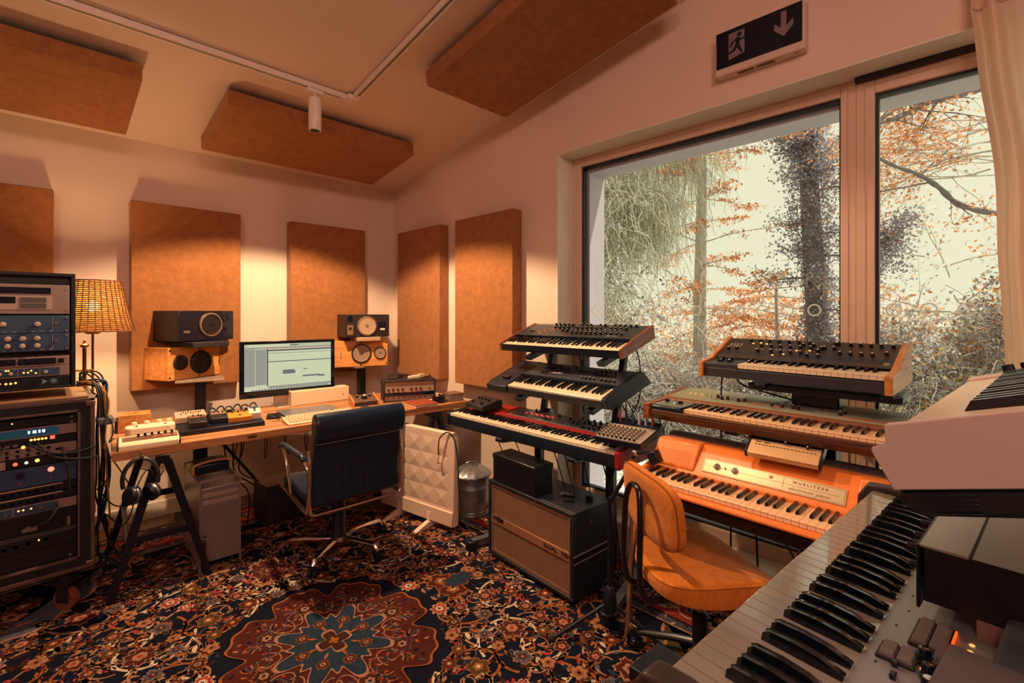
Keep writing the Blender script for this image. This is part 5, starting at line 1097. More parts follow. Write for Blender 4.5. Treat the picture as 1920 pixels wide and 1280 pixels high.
MB().tube([(0, 0, .02), (0, 0, 1.22)], .009, 10).build('pole', M('antique_brass2', (110, 84, 52), .4, metal=.7), e); MB().lathe([(.005, 1.22), (.02, 1.235), (.02, 1.243), (.008, 1.25), (.004, 1.27), (0, 1.272)], n=14).build('finial', brass, e); MB().tube([(-.04, 0, 1.10), (.04, 0, 1.10)], .005, 8).build('cross_pin', brass, e)
for a in (0, 2.1, 4.2): MB().tube([(0, 0, .06), (.2*math.cos(a), .2*math.sin(a), .012)], .008, 8).build('leg', blackm, e)
for k in range(3):
    pts = [(.03+.052*math.cos(a+.5*k), -.02-.01*k, 1.02+.075*math.sin(a)) for a in [2*PI*i/20 for i in range(20)]]; MB().tube(pts, .004, 6, closed=True).build('cable_loop', rubber, e)
# ================================================================ RACKS
def rack_unit(e, x0, x1, z0, z1, mat, y=0.0, name='rack_unit'): return MB().box(x0, x1, y, y+.04, z0, z1).build(name, mat, e, bevel=.0015)
navyp = M('rack_blue', (46, 70, 104), .45, var=.06, vs=6); silv = M('rack_silver', (150, 130, 126), .4, metal=.3, var=.03); rblk = M('rack_black', (16, 18, 26), .4)
Xv = lambda x, z, y=0: T((x, y, z)) @ RX(PI/2)
UX0, UX1 = -.42, .115
e = thing('equipment_rack', 'upper open rack of blue and silver audio units on the flight case', 'equipment rack', (0, 3.12, 1.065))
m = MB(); m.box(UX0-.02, UX0, .0, .35, 0, .545); m.box(UX1, UX1+.016, 0, .35, 0, .545); m.box(UX0, UX1, 0, .35, .53, .545); m.box(UX0, UX1, 0, .35, 0, .012); m.box(UX0, UX1, .045, .35, .012, .53); m.build('case', rblk, e, bevel=.002)
MB().box(UX0+.01, UX1-.01, .03, .05, .46, .53).build('blanking_plate', rblk, e)
u = rack_unit(e, UX0+.006, UX1-.006, .352, .488, silv); m = MB(); m.box(-.35, .045, -.002, 0, .445, .474); m.box(-.35, -.07, -.002, 0, .40, .430); m.build('display_window', blackg, u)
m = MB(); m.box(-.35, .05, -.0012, 0, .372, .436); m.build('inner_face', M('rack_silver2', (170, 150, 144), .4), u); m = MB(); m.box(-.055, .03, -.003, -.0012, .378, .400); m.box(-.055, .03, -.003, -.0012, .406, .428); m.build('vent', M('mesh_grey', (84, 78, 72), .7), u)
m = MB(); 
for zz in (.372, .47): m.cyl((.10, -.002, zz), .004, .002, 8, 1)
m.build('screw', steel, u)
for zz in (.262, .178):
    u = rack_unit(e, UX0+.006, UX1-.006, zz, zz+.082, navyp)
    kk = MB().lathe([(.012, 0), (.011, .010), (.009, .018), (0, .019)], n=16).build('knob', M('knob_cream', (206, 186, 168), .3, metal=.4), u); first = True
    ks = [(-.33+.055*i, zz+.042) for i in range(7) if i != 5] if zz > .2 else [(-.33+.047*i, zz+.060-.034*j) for i in range(8) for j in (0, 1)]
    for i, (x_, z_) in enumerate(ks):
        if i == 0: kk.matrix_local = Xv(x_, z_)
        else: copy_part(kk, u, mat=Xv(x_, z_))
    m = MB(); m.lathe([(.006, 0), (.004, .008), (0, .009)], (0, 0, 0), 10, 1); m.X = Matrix()
    q = MB(); q.X = Xv(.062, zz+.045); q.lathe([(.007, 0), (.006, .006), (.002, .006), (.002, .014), (0, .015)], n=10); q.build('toggle_switch', chrome, u)
    q = MB(); 
    for i in range(14): q.box(-.35+.03*i, -.338+.03*i, -.0008, 0, zz+.008, zz+.0095)
    q.box(.05, .0508, -.0008, 0, zz+.01, zz+.074); q.build('panel_print', printw, u, smooth=False)
    m = MB(); m.cyl((.10, -.002, zz+.01), .005, .003, 8, 1); m.cyl((.10, -.002, zz+.072), .005, .003, 8, 1); m.build('screw', steel, u)
u = rack_unit(e, UX0+.006, UX1-.006, .108, .152, silv); m = MB(); 
for a, b in ((-.40, -.18), (-.17, -.07), (-.062, .062)): m.box(a, b, -.002, 0, .116, .145)
m.box(.07, .09, -.002, 0, .12, .14); m.build('black_panel', blackg, u); kk = MB().lathe([(.007, 0), (.006, .01), (0, .011)], n=12).build('knob', blackg, u)
for i in range(14):
    if i == 0: kk.matrix_local = Xv(-.38, .128, -.002)
    else: copy_part(kk, u, mat=Xv(-.38+.032*i, .128+.004*(i % 2), -.002))
u = rack_unit(e, UX0+.006, UX1-.006, .060, .106, silv); m = MB()
for a, b in ((-.40, -.30), (-.295, -.20), (-.195, -.145), (-.14, -.065), (-.06, .005), (.01, .075)): m.box(a, b, -.002, 0, .066, .100)
m.build('blue_module', navyp, u); kk = MB().lathe([(.008, 0), (.007, .01), (0, .011)], n=12).build('knob', M('knob_cream', (206, 186, 168), .3), u); kk.matrix_local = Xv(-.12, .08, -.002)
for x_ in (-.085, .028, -.16, -.24, -.34): copy_part(kk, u, mat=Xv(x_, .08, -.002))
led = MB().cyl((0, 0, 0), .0035, .002, 8).build('led', gold_led, u); led.matrix_local = Xv(-.10, .095, -.002)
for x_, z_ in ((-.092, .095), (-.044, .082), (-.03, .082), (-.005, .078), (-.02, .09)): copy_part(led, u, mat=Xv(x_, z_, -.002))
u = rack_unit(e, UX0+.006, UX1-.006, .013, .057, rblk); led = MB().cyl((0, 0, 0), .0045, .002, 8).build('led', gold_led, u); led.matrix_local = Xv(-.10, .036)
for i, x_ in enumerate((-.085, -.12, -.145, -.07, -.25)): copy_part(led, u, mat=Xv(x_, .036+.002*(i % 2)))
m = MB(); 
for i in range(9): a = i*PI*2/9; m.X = Xv(.055, .036) @ RZ(a); m.box(-.0012, .0012, .002, .014, 0, .0008)
m.X = Xv(.025, .036); m.prism([(-.012, -.012), (.008, .0), (-.012, .012), (-.006, 0)], 0, .0008, 2); m.build('star_emblem', M('star_blue', (110, 160, 200), .5), u)
# flight case
e = thing('flight_case', 'black flight case on casters filled with patched audio units', 'flight case', (0, 3.05, 0))
CX0, CX1, CZ0, CZ1 = -.46, .195, .205, 1.012
m = MB(); m.box(CX0, CX1, 0, .55, CZ0, CZ0+.05); m.box(CX0, CX1, 0, .55, CZ1-.05, CZ1); m.box(CX0, CX0+.05, 0, .55, CZ0+.05, CZ1-.05); m.box(CX1-.05, CX1, 0, .55, CZ0+.05, CZ1-.05); m.box(CX0+.05, CX1-.05, .5, .55, CZ0+.05, CZ1-.05)
m.build('shell', M('case_laminate', (18, 20, 28), .5, var=.2), e, bevel=.003)
ed = M('case_edge_alu', (128, 108, 106), .35, metal=.8, var=.15, vs=30); m = MB()
for a in (CX0-.002, CX1-.014): m.box(a, a+.016, -.004, .004, CZ0, CZ1)
for z_ in (CZ0-.002, CZ1-.014): m.box(CX0, CX1, -.004, .004, z_, z_+.016)
for a in (CX0+.05, CX1-.060): m.box(a, a+.010, -.004, .02, CZ0+.05, CZ1-.05)
for z_ in (CZ0+.05, CZ1-.060): m.box(CX0+.05, CX1-.05, -.004, .02, z_, z_+.010)
m.box(CX1-.006, CX1+.002, 0, .55, CZ1-.006, CZ1+.002); m.box(CX0, CX1+.002, .0, .55, CZ0-.004, CZ0+.003)
m.build('edge_extrusion', ed, e, bevel=.001)
MB().box(CX0+.01, CX1-.02, .012, .54, CZ1+.0005, CZ1+.012).build('top_mat', M('top_wood', (124, 92, 64), .6, var=.2), e, bevel=.003)
for z_ in (CZ0+.01, CZ1-.03): m = MB(); m.X = T((CX1-.002, -.004, z_)); m.box(-.03, .006, -.002, .03, -.01, .02); m.build('corner_guard', ed, e, bevel=.006)
MB().box(CX1-.001, CX1+.006, .02, .06, .45, .50).build('latch', steel, e, bevel=.001)
a0, a1 = CX0+.06, CX1-.062; yy = .03
def U(z0, z1, mat): return rack_unit(e, a0, a1, z0, z1, mat, yy)
def row(u, mesh, lst, y=yy):
    for i, (x_, z_) in enumerate(lst):
        if i == 0: mesh.matrix_local = Xv(x_, z_, y)
        else: copy_part(mesh, u, mat=Xv(x_, z_, y))
def kmesh(u, r, mat, h=.012): return MB().lathe([(r, 0), (r*.85, h), (0, h)], n=12).build('knob', mat, u)
def lmesh(u, mat=gold_led, r=.004): return MB().cyl((0, 0, 0), r, .002, 8).build('led', mat, u)
u = U(.90, .94, rblk); row(u, lmesh(u, M('tiny_led', (255, 200, 140), .4, emit=(255, 190, 120), es=2), .003), [(-.08, .925)]); 
m = MB(); m.cyl((.115, yy-.003, .93), .005, .003, 8, 1); m.cyl((.115, yy-.003, .905), .005, .003, 8, 1); m.build('screw', steel, u)
u = U(.852, .897, silv); m = MB().box(-.20, .07, yy-.002, yy, .858, .892); m.build('blue_display', M('disp_blue', (30, 70, 96), .3, emit=(30, 90, 110), es=.25), u); row(u, kmesh(u, .011, blackg), [(-.30, .874), (-.26, .874)])
q = MB(); 
for i, (a, b) in enumerate(((-.03, .006), (-.015, .012), (.004, .006), (.016, .009))): q.box(a, a+b, yy-.0035, yy-.002, .872, .872+.012)
q.build('digits', white_led, u)
u = U(.815, .850, rblk); row(u, lmesh(u, gold_led, .005), [(-.165+.012*i, .838) for i in range(4)]+[(-.02+.012*i, .842) for i in range(5)]); q = MB(); q.box(.042, .058, yy-.004, yy, .836, .850); q.build('lit_button', red_led, u); row(u, MB().box(-.008, .008, -.006, .006, 0, .003).build('socket', steel, u), [(-.12, .826), (-.095, .824), (-.07, .826)])
u = U(.765, .812, silv); row(u, kmesh(u, .007, blackg), [(-.36+.033*i, .80-.022*j) for i in range(13) for j in (0, 1)]); q = MB().box(.06, .09, yy-.002, yy, .78, .79); q.build('label_plate', blackg, u); row(u, lmesh(u, gold_led, .007), [(-.045, .814)])
u = U(.722, .762, rblk); q = MB().box(a0, -.10, yy-.003, yy, .724, .760); q.build('half_face', M('half_tan', (176, 146, 128), .45), u); row(u, kmesh(u, .009, M('knob_red_brown', (110, 60, 50), .4)), [(-.32, .742), (-.26, .742), (-.20, .742), (-.145, .742)], yy-.003); row(u, lmesh(u, red_led, .008), [(-.07, .742)]); row(u, lmesh(u, white_led, .006), [(-.035, .742)]); row(u, lmesh(u, gold_led, .008), [(0, .745)])
u = U(.63, .718, navyp); q = MB(); q.X = Xv(-.24, .675, yy); q.lathe([(.052, 0), (.052, .003), (0, .003)], n=28); q.build('meter_housing', rblk, u)
q = MB(); q.X = Xv(-.24, .67, yy-.003); q.prism([(.042*math.cos(a), .036*math.sin(a)) for a in [PI*i/14 for i in range(15)]], 0, .0012, 2); q.build('meter_scale', M('meter_lit', (240, 170, 70), .5, emit=(240, 160, 60), es=.7), u)
row(u, kmesh(u, .015, blackg, .016), [(-.155, .69), (-.055, .69)]); row(u, lmesh(u, M('led_rose', (255, 150, 120), .4, emit=(255, 150, 120), es=1.2), .012), [(.045, .695)]); row(u, kmesh(u, .006, chrome), [(-.155, .65), (-.055, .652), (.045, .66), (.10, .64)])
for z_ in (.592, .552):
    u = U(z_, z_+.034, rblk); row(u, MB().lathe([(.0075, 0), (.0075, .004), (.005, .004), (.004, .0), (0, 0)], n=12).build('jack_socket', blackg, u), [(-.36+.0255*i, z_+.014) for i in range(17)]); MB().box(a0, .085, yy-.002, yy, z_+.028, z_+.034).build('strip', M('strip_tan', (176, 140, 120), .5), u)
u = U(.505, .548, silv); m = MB()
for a, b in ((-.40, -.29), (-.285, -.185), (-.18, -.08), (-.075, .07)): m.box(a, b, yy-.002, yy, .509, .544)
m.build('blue_module', navyp, u); row(u, kmesh(u, .009, chrome), [(-.25, .525), (-.14, .525), (-.10, .524), (.015, .528)]); row(u, lmesh(u, gold_led), [(-.15, .542), (-.13, .542), (-.215, .538), (-.23, .54), (-.06, .53), (-.045, .53), (-.02, .53)])
u = U(.415, .502, rblk); q = MB(); q.box(-.05, 0.0, yy-.012, yy, .43, .45); q.box(.10, .11, yy-.01, yy, .42, .46); q.build('plug_block', steel, u)
for i in range(5): q = MB(); q.X = T((-.045+.03*i, yy-.014, .455)); q.cyl((0, 0, 0), .008, .02, 10, 1); q.build('plug', blackg, u)
u = U(.39, .412, M('rack_charcoal', (60, 54, 58), .4)); row(u, lmesh(u, gold_led, .003), [(-.245, .40)])
u = U(.335, .387, rblk); row(u, MB().lathe([(.011, 0), (.011, .002), (.009, .002), (.009, 0), (0, 0)], n=14).build('ring_socket', M('ring_grey', (60, 58, 64), .4, metal=.5), u), [(-.22, .36), (-.185, .362), (-.135, .366), (-.105, .368), (-.07, .37), (-.03, .374), (.03, .374)]); row(u, lmesh(u, gold_led, .0035), [(0.005, .378)])
u = U(.262, .332, rblk); row(u, MB().cyl((0, 0, 0), .005, .002, 8).build('screw', steel, u), [(.11, .275)])
for k, pts in enumerate((((-.14, 0, .83), (-.20, -.05, .77), (-.33, -.04, .73), (-.40, -.0, .72)), ((-.10, 0, .83), (-.16, -.06, .75), (-.30, -.05, .66)), ((-.03, 0, .83), (.04, -.05, .79), (.12, -.03, .77), (.2, -.01, .78)), ((-.0, 0, .83), (.05, -.05, .77), (.13, -.04, .74), (.21, -.02, .73)), ((-.18, 0, .52), (-.20, -.06, .49), (-.26, -.05, .47), (-.36, -.02, .47)), ((.08, 0, .80), (.10, -.04, .70), (.105, -.03, .60)), ((.0, .0, .46), (.03, -.06, .48), (.06, -.04, .52), (.065, 0, .54)))):
    MB().tube(curve(pts, 6), .0045 if k != 4 else .006, 6).build('patch_cable', rubber if k != 4 else M('cable_grey', (140, 120, 112), .5), e)
casw = M('caster_wheel', (128, 66, 52), .5, var=.2)
for x_, y_ in ((.10, .07), (.10, .47), (-.38, .07), (-.38, .47)):
    X_ = T((x_, y_, .055)) @ RZ(.7)
    m = MB(); m.X = X_; m.lathe([(.0, -.017), (.054, -.017), (.055, -.012), (.055, .012), (.054, .017), (0, .017)], n=28, axis=0); c = m.build('caster_wheel', casw, e, bevel=.002)
    m = MB(); m.X = X_; m.lathe([(.02, -.019), (.02, .019)], n=16, axis=0); m.build('hub', steel, c)
    m = MB(); m.X = X_; m.box(-.026, -.020, -.03, .03, -.01, .085); m.box(.020, .026, -.03, .03, -.01, .085); m.box(-.045, .045, -.045, .045, .083, .088); m.box(-.03, .03, -.03, .03, .088, .15); m.build('caster_fork', M('fork', (70, 62, 64), .4, metal=.7), e, bevel=.001)
# cable bundle hanging between rack and desk
cb = [(52, 40, 38), (20, 22, 30), (20, 22, 30), (196, 120, 40), (46, 84, 120), (214, 150, 70), (24, 26, 34), (180, 140, 110), (20, 22, 30), (20, 22, 30), (24, 24, 30), (20, 22, 30)]
for k, c_ in enumerate(cb):
    x_, y_ = .225+.008*(k % 6), 3.24+.02*(k//3)
    pts = [(.14, 3.28, 1.05+.01*(k % 3)), (.20+.012*(k % 5), 3.27, 1.07-.01*(k % 4)), (x_, y_, .97), (x_-.004+.01*math.sin(k), y_, .80), (x_+.014*math.sin(k*2), y_, .62-.03*(k % 4)), (x_+.03*math.sin(k*3.1), y_+.02, .45-.05*(k % 3)), (x_+.05*math.sin(k*1.3), y_+.05, .20), (x_+.09*math.sin(k*1.7)+.03, y_+.1, .012)]
    if k % 4 == 3: pts = pts[:5]+[(x_+.01, y_, .56)]
    lab = {3: 'orange', 4: 'blue', 5: 'amber', 7: 'tan'}.get(k)
    cable(pts, .0045, 'hanging_cable', ('%s cable hanging in the bundle between rack and desk' % lab) if lab else 'black cable hanging in the bundle between rack and desk', M('bundle%d' % k, c_, .5), None if lab else 'black cables of the hanging bundle')
tag(MB().box(.215, .285, 3.225, 3.315, .84, .88).build('cable_tie', M('tie_grey', (90, 92, 104), .5), None, bevel=.01), 'grey strap around the hanging cable bundle', 'strap')
for k, (pts) in enumerate((((.24, 3.25, .90), (.27, 3.20, .86), (.275, 3.18, .80), (.262, 3.2, .755), (.29, 3.3, .752)), ((.23, 3.2, .75), (.30, 3.05, .62), (.34, 3.0, .50), (.30, 3.0, .38), (.24, 3.1, .42)), ((.22, 3.3, .5), (.30, 3.25, .40), (.42, 3.2, .44), (.52, 3.4, .5)))):
    cable(pts, .0032, 'loose_cable', ('thin black lead looping from the bundle onto the desk corner', 'thin black lead sagging under the desk corner', 'thin black lead running behind the left trestle')[k])
# ================================================================ OFFICE CHAIR
e = thing('office_chair', 'navy black leather office chair with chrome frame at the desk', 'office chair', (1.275, 2.74, 0), R(-3))
lea = M('navy_leather', (9, 34, 58), .3, var=.12, vs=8, bump=.25, bs=35, coat=.15)
prof = [(-.265, .405), (-.268, .50), (-.285, .62), (-.300, .74), (-.315, .83), (-.318, .865), (-.305, .885), (-.285, .880), (-.275, .85), (-.268, .74), (-.248, .60), (-.232, .47), (-.22, .42), (-.235, .40)]
MB().prism([(y, z) for y, z in prof], -.245, .245, 0).build('backrest', lea, e, bevel=.008, seg=3)
hp = [(-.318, .742), (-.338, .765), (-.350, .80), (-.352, .84), (-.342, .874), (-.322, .895), (-.298, .900), (-.276, .888), (-.264, .86), (-.262, .80)]
MB().prism(hp, -.253, .253, 0).build('headrest_roll', lea, e, bevel=.012, seg=3)
MB().tube([(-.250, -.326, .744), (.250, -.326, .744)], .0022, 6).build('piping', M('piping', (110, 112, 118), .4), e)
for k in range(9): 
    z_ = .44+.035*k
MB().prism([(-.25, .400), (-.235, .385), (.14, .415), (.20, .405), (.225, .42), (.215, .455), (.14, .465), (-.10, .445), (-.24, .46)], -.245, .245, 0).build('seat', lea, e, bevel=.014, seg=3)
for s in (-1, 1):
    pts = [(s*.262, -.262, .70), (s*.262, -.272, .60), (s*.262, -.250, .43), (s*.262, -.235, .385), (s*.262, -.19, .368), (s*.262, .12, .395), (s*.262, .21, .40)]
    MB().tube(curve(pts, 6), .011, 10).build('side_frame', chrome, e)
    MB().tube(curve([(s*.272, -.23, .64), (s*.285, -.20, .668), (s*.29, .0, .674), (s*.285, .10, .668), (s*.275, .16, .64)], 6), .018, 10, flat=.8).build('armrest', lea, e)
    MB().tube(curve([(s*.282, .13, .655), (s*.275, .06, .55), (s*.264, .02, .40)], 6), .0095, 10).build('arm_support', chrome, e)
    MB().tube(curve([(s*.282, -.22, .655), (s*.268, -.262, .60), (s*.262, -.262, .54)], 5), .0095, 10).build('arm_support', chrome, e)
MB().tube(curve([(-.262, -.262, .52), (-.262, -.268, .40), (-.252, -.272, .372), (-.22, -.272, .362), (0, -.272, .362), (.22, -.272, .362), (.252, -.272, .372), (.262, -.268, .40), (.262, -.262, .52)], 6), .009, 10).build('rear_bar', chrome, e)
MB().box(-.09, .09, -.12, .12, .345, .39).build('tilt_mechanism', blackm, e, bevel=.008)
MB().lathe([(.045, .075), (.045, .12), (.038, .13), (.038, .345), (.0, .345)], n=24).build('column', blackm, e); MB().lathe([(.052, .055), (.055, .075), (.045, .095), (.0, .095)], n=24).build('hub', chrome, e)
for k in range(5):
    a = R(150+72*k); c, s = math.cos(a), math.sin(a)
    m = MB(); m.tube([(c*.04, s*.04, .085), (c*.26, s*.26, .092), (c*.275, s*.275, .088), (c*.292, s*.292, .060)], [.019, .0155, .0155, .0145], 8, flat=.8); m.build('base_leg', chrome, e)
    X_ = T((c*.295, s*.295, .027)) @ RZ(a+.6+k)
    for q in (-1, 1): 
        m = MB(); m.X = X_; m.lathe([(0, q*.006), (.024, q*.006), (.0265, q*.012), (.024, q*.024), (0, q*.026)] if q > 0 else [(0, -.026), (.024, -.024), (.0265, -.012), (.024, -.006), (0, -.006)], n=20, axis=0); m.build('caster_wheel', blackm, e)
    m = MB(); m.X = X_; m.box(-.008, .008, -.022, .022, .0, .033); m.build('caster_hood', blackm, e, bevel=.004)
# ================================================================ RADIATOR PANEL + BIN
KR = kframe(1.772, 3.115, .0, .158, 0)
e = thing('panel_heater', 'white panel heater with diamond relief standing on two feet', 'heater', mat=KR)
hm_ = M('heater_white', (228, 202, 184), .42, var=.02); Wh, z0, z1 = .715, .045, .645
MB().prism([(0, z0), (Wh, z0), (Wh, z1-.03), (Wh-.02, z1-.006), (Wh-.04, z1), (.04, z1), (.015, z1-.01), (0, z1-.03)], .0, .045, 1).build('casing', hm_, e, bevel=.006)
m = MB(); nx, nz = 5, 4; a0_, b0_, a1_, b1_ = .03, z0+.115, Wh-.045, z1-.045
for i in range(nx):
    for j in range(nz):
        x0, x1 = a0_+(a1_-a0_)*i/nx, a0_+(a1_-a0_)*(i+1)/nx; q0, q1 = b0_+(b1_-b0_)*j/nz, b0_+(b1_-b0_)*(j+1)/nz; g_ = .004
        x0 += g_; x1 -= g_; q0 += g_; q1 -= g_
        m.add([(x0, -.0005, q0), (x1, -.0005, q0), (x1, -.0005, q1), (x0, -.0005, q1), ((x0+x1)/2, -.0055, (q0+q1)/2)], [(0, 1, 4), (1, 2, 4), (2, 3, 4), (3, 0, 4)])
m.build('diamond_relief', hm_, e, smooth=False)
MB().box(.004, Wh-.004, -.014, .0, z0+.002, z0+.100).build('lower_grille_cover', hm_, e, bevel=.008)
MB().box(.010, .022, -.016, -.012, z0+.03, z0+.075).build('switch', blackg, e); m = MB(); m.X = T((.23, -.001, z1-.022)) @ RX(PI/2); m.lathe([(.013, 0), (.012, .012), (0, .013)], n=14); m.build('thermostat_knob', M('thermo', (60, 66, 52), .4), e)
for x_ in (.20, .50):
    m = MB(); m.prism([(-.022, .03), (-.016, .105), (-.010, .11), (-.0145, .03)], x_-.014, x_+.014, 0); m.prism([(-.15, .0), (-.148, .012), (-.03, .045), (.07, .045), (.13, .012), (.13, 0)], x_-.017, x_+.017, 0); m.build('foot', hm_, e, bevel=.004)
tag(MB().tube(curve([KR @ Vector(p) for p in ((.60, -.022, .50), (.602, -.026, .56), (.618, -.028, .615), (.655, -.01, .650), (.70, .0, .635), (.735, .0, .56), (.75, .0, .44), (.765, -.01, .30), (.80, -.02, .17), (.86, -.03, .10), (.93, -.02, .08))], 7), .0042, 6).build('instrument_lead', rubber, None), 'black instrument lead hooked over the heater corner with bare end', 'cable')
tag(MB().tube([KR @ Vector(p) for p in ((.60, -.022, .50), (.598, -.022, .475), (.592, -.022, .455), (.59, -.023, .445), (.62, -.023, .452))], .0035, 8).build('jack_plug', chrome, None), 'angled metal jack plug on the heater face', 'plug')
e = thing('metal_bin', 'ribbed galvanised metal bin with lid between heater and amplifier', 'bin', (2.165, 2.57, .008))
galv = M('galvanised', (150, 156, 166), .32, metal=.75, var=.3, vs=18, bump=.1, bs=20)
m = MB(); pr = [(0, 0), (.118, 0), (.122, .01), (.122, .022), (.126, .027), (.122, .032), (.122, .04), (.126, .045), (.122, .05), (.126, .20), (.131, .205), (.127, .21), (.131, .215), (.127, .22), (.131, .225), (.128, .232), (.130, .27), (.137, .275), (.137, .285)]
m.lathe(pr, n=40); m.build('body', galv, e)
vs_, fs_ = [], []
N_ = 48
for i, (r_, h_) in enumerate(((.142, .28), (.142, .290), (.135, .296), (.08, .328), (.04, .336), (0.001, .338))):
    for j in range(N_): a = 2*PI*j/N_; q = (.004 if (j % 4 < 2 and i in (2, 3)) else 0); vs_.append((r_*math.cos(a), r_*math.sin(a), h_+q))
for i in range(5):
    for j in range(N_): fs_.append((i*N_+j, i*N_+(j+1) % N_, (i+1)*N_+(j+1) % N_, (i+1)*N_+j))
MB().add(vs_, fs_).build('lid', galv, e); MB().tube(curve([(-.035, .02, .334), (-.035, .02, .355), (-.015, .01, .366), (.02, -.012, .366), (.038, -.022, .355), (.038, -.022, .334)], 5), .007, 8, flat=.6).build('lid_handle', galv, e)
e['label'] = 'ribbed galvanised metal bin with lid between heater and amplifier'
# ================================================================ SPEAKER CABINET AMP
KA = kframe(1.8608, 2.0575, .03, -.0718, -.0)
e = thing('speaker_cabinet', 'vintage black bass speaker cabinet with ribbed bronze grille cloth', 'speaker cabinet', mat=KA)
W, Dp, H = .658, .30, .424
tol = M('cab_tolex', (26, 32, 42), .42, var=.25, vs=9, bump=.35, bs=350)
m = MB(); m.box(0, W, .02, Dp, 0, H); m.box(0, W, 0, .02, 0, .018); m.box(0, W, 0, .02, H-.018, H); m.box(0, .022, 0, .02, .018, H-.018); m.box(W-.022, W, 0, .02, .018, H-.018); m.build('cabinet', tol, e, bevel=.004)
for x_ in (.05, W-.05):
    for y_ in (.05, Dp-.05): MB().cyl((x_, y_, -.03), .016, .03, 12).build('rubber_foot', rubber, e)
def grille():
    m = bpy.data.materials.new('grille_cloth'); m.use_nodes = True; t = m.node_tree; b = t.nodes['Principled BSDF']; b.inputs['Roughness'].default_value = .6
    co = t.nodes.new('ShaderNodeTexCoord'); w_ = t.nodes.new('ShaderNodeTexWave'); w_.bands_direction = 'Z'; w_.inputs['Scale'].default_value = 62; w_.inputs['Distortion'].default_value = .6; w_.inputs['Detail Scale'].default_value = 6
    v = t.nodes.new('ShaderNodeTexWave'); v.bands_direction = 'X'; v.inputs['Scale'].default_value = 55
    mm = t.nodes.new('ShaderNodeMath'); mm.operation = 'MULTIPLY'; r = t.nodes.new('ShaderNodeValToRGB'); r.color_ramp.elements[0].color = (*lin((66, 44, 36)), 1); r.color_ramp.elements[1].color = (*lin((206, 158, 122)), 1)
    for q in (w_, v): t.links.new(co.outputs['Object'], q.inputs['Vector'])
    t.links.new(w_.outputs['Fac'], mm.inputs[0]); t.links.new(v.outputs['Fac'], mm.inputs[1]); t.links.new(mm.outputs[0], r.inputs['Fac']); t.links.new(r.outputs['Color'], b.inputs['Base Color'])
    bp = t.nodes.new('ShaderNodeBump'); bp.inputs['Strength'].default_value = .5; bp.inputs['Distance'].default_value = .001; t.links.new(w_.outputs['Fac'], bp.inputs['Height']); t.links.new(bp.outputs['Normal'], b.inputs['Normal']); return m
MB().box(.024, W-.024, .010, .02, .020, H-.020).build('grille_cloth', grille(), e)
MB().box(.024, W-.024, .004, .011, .185, .228).build('bronze_band', M('bronze_band', (176, 126, 98), .35, metal=.45, var=.06), e, bevel=.001)
m = MB(); m.box(.024, W-.024, .006, .012, .020, .034); m.box(.024, W-.024, .006, .012, H-.034, H-.020); m.box(.024, .036, .006, .012, .034, H-.034); m.box(W-.036, W-.024, .006, .012, .034, H-.034); m.build('grille_frame', M('bronze_edge', (140, 104, 84), .5, metal=.2), e)
text('DUAL  TEN', .026, blackg, e, T((.55, .0035, .206)) @ RX(PI/2), bold=.0008, sx=1.45, name='lettering'); text('WEM', .038, blackg, e, T((.085, .0035, .214)) @ RX(PI/2), bold=.0015, sx=1.1, name='logo')
for y_, z_ in ((0, .15), (0, .185)): MB().box(W-.0005, W+.003, .004, Dp-.002, z_+.03, z_+.034).build('side_trim', M('trim_grey', (150, 150, 156), .4), e)
MB().box(W-.001, W+.0018, .004, Dp-.002, .1845, .2145).build('side_band', rblk, e)
MB().cyl((W, .13, .355), .006, .003, 10, 0).build('bolt', steel, e)
e = thing('accessory_case', 'plain black padded case standing on the speaker cabinet', 'case', mat=kframe(1.8682, 2.0248, .4545, -.0887, 0))
MB().box(0, .356, 0, .1367, 0, .145).build('body', M('case_vinyl', (18, 22, 30), .35, bump=.3, bs=60), e, bevel=.006); MB().box(-.003, .359, -.003, .14, .128, .158).build('lid', M('case_vinyl', (18, 22, 30), .35), e, bevel=.006)
KT = KA @ T((0, 0, H))
e = thing('folded_cloth', 'small folded striped strap beside the black case on the cabinet', 'strap', mat=KT @ T((.44, .14, 0)) @ RZ(.4)); m = MB(); m.prism([(0, 0), (.05, .0), (.055, .012), (.03, .03), (0, .028)], 0, .005, 2); m.build('strap', M('strap_grey', (140, 140, 140), .6), e); MB().tube([(.02, .0, .005), (.07, -.01, .005), (.08, .01, .005)], .005, 6).build('tail', rubber, e)
e = thing('cable_plug', 'thin black jack plug lying on the cabinet top', 'plug', mat=KT @ T((.54, .10, .006)) @ RZ(.9)); MB().tube([(-.03, 0, 0), (.03, 0, 0)], [.003, .006], 8).build('plug', blackg, e)
e = thing('rubber_block', 'tiny black block at the right of the cabinet top', 'block', mat=KT @ T((.575, .19, 0)) @ RZ(.3)); MB().box(0, .035, 0, .025, 0, .022).build('block', blackm, e, bevel=.003)
# ================================================================ ORANGE CHAIR
e = thing('swivel_chair', 'orange tweed swivel chair with black tube back at the orange piano', 'chair', (1.80, .78, 0), R(-33))
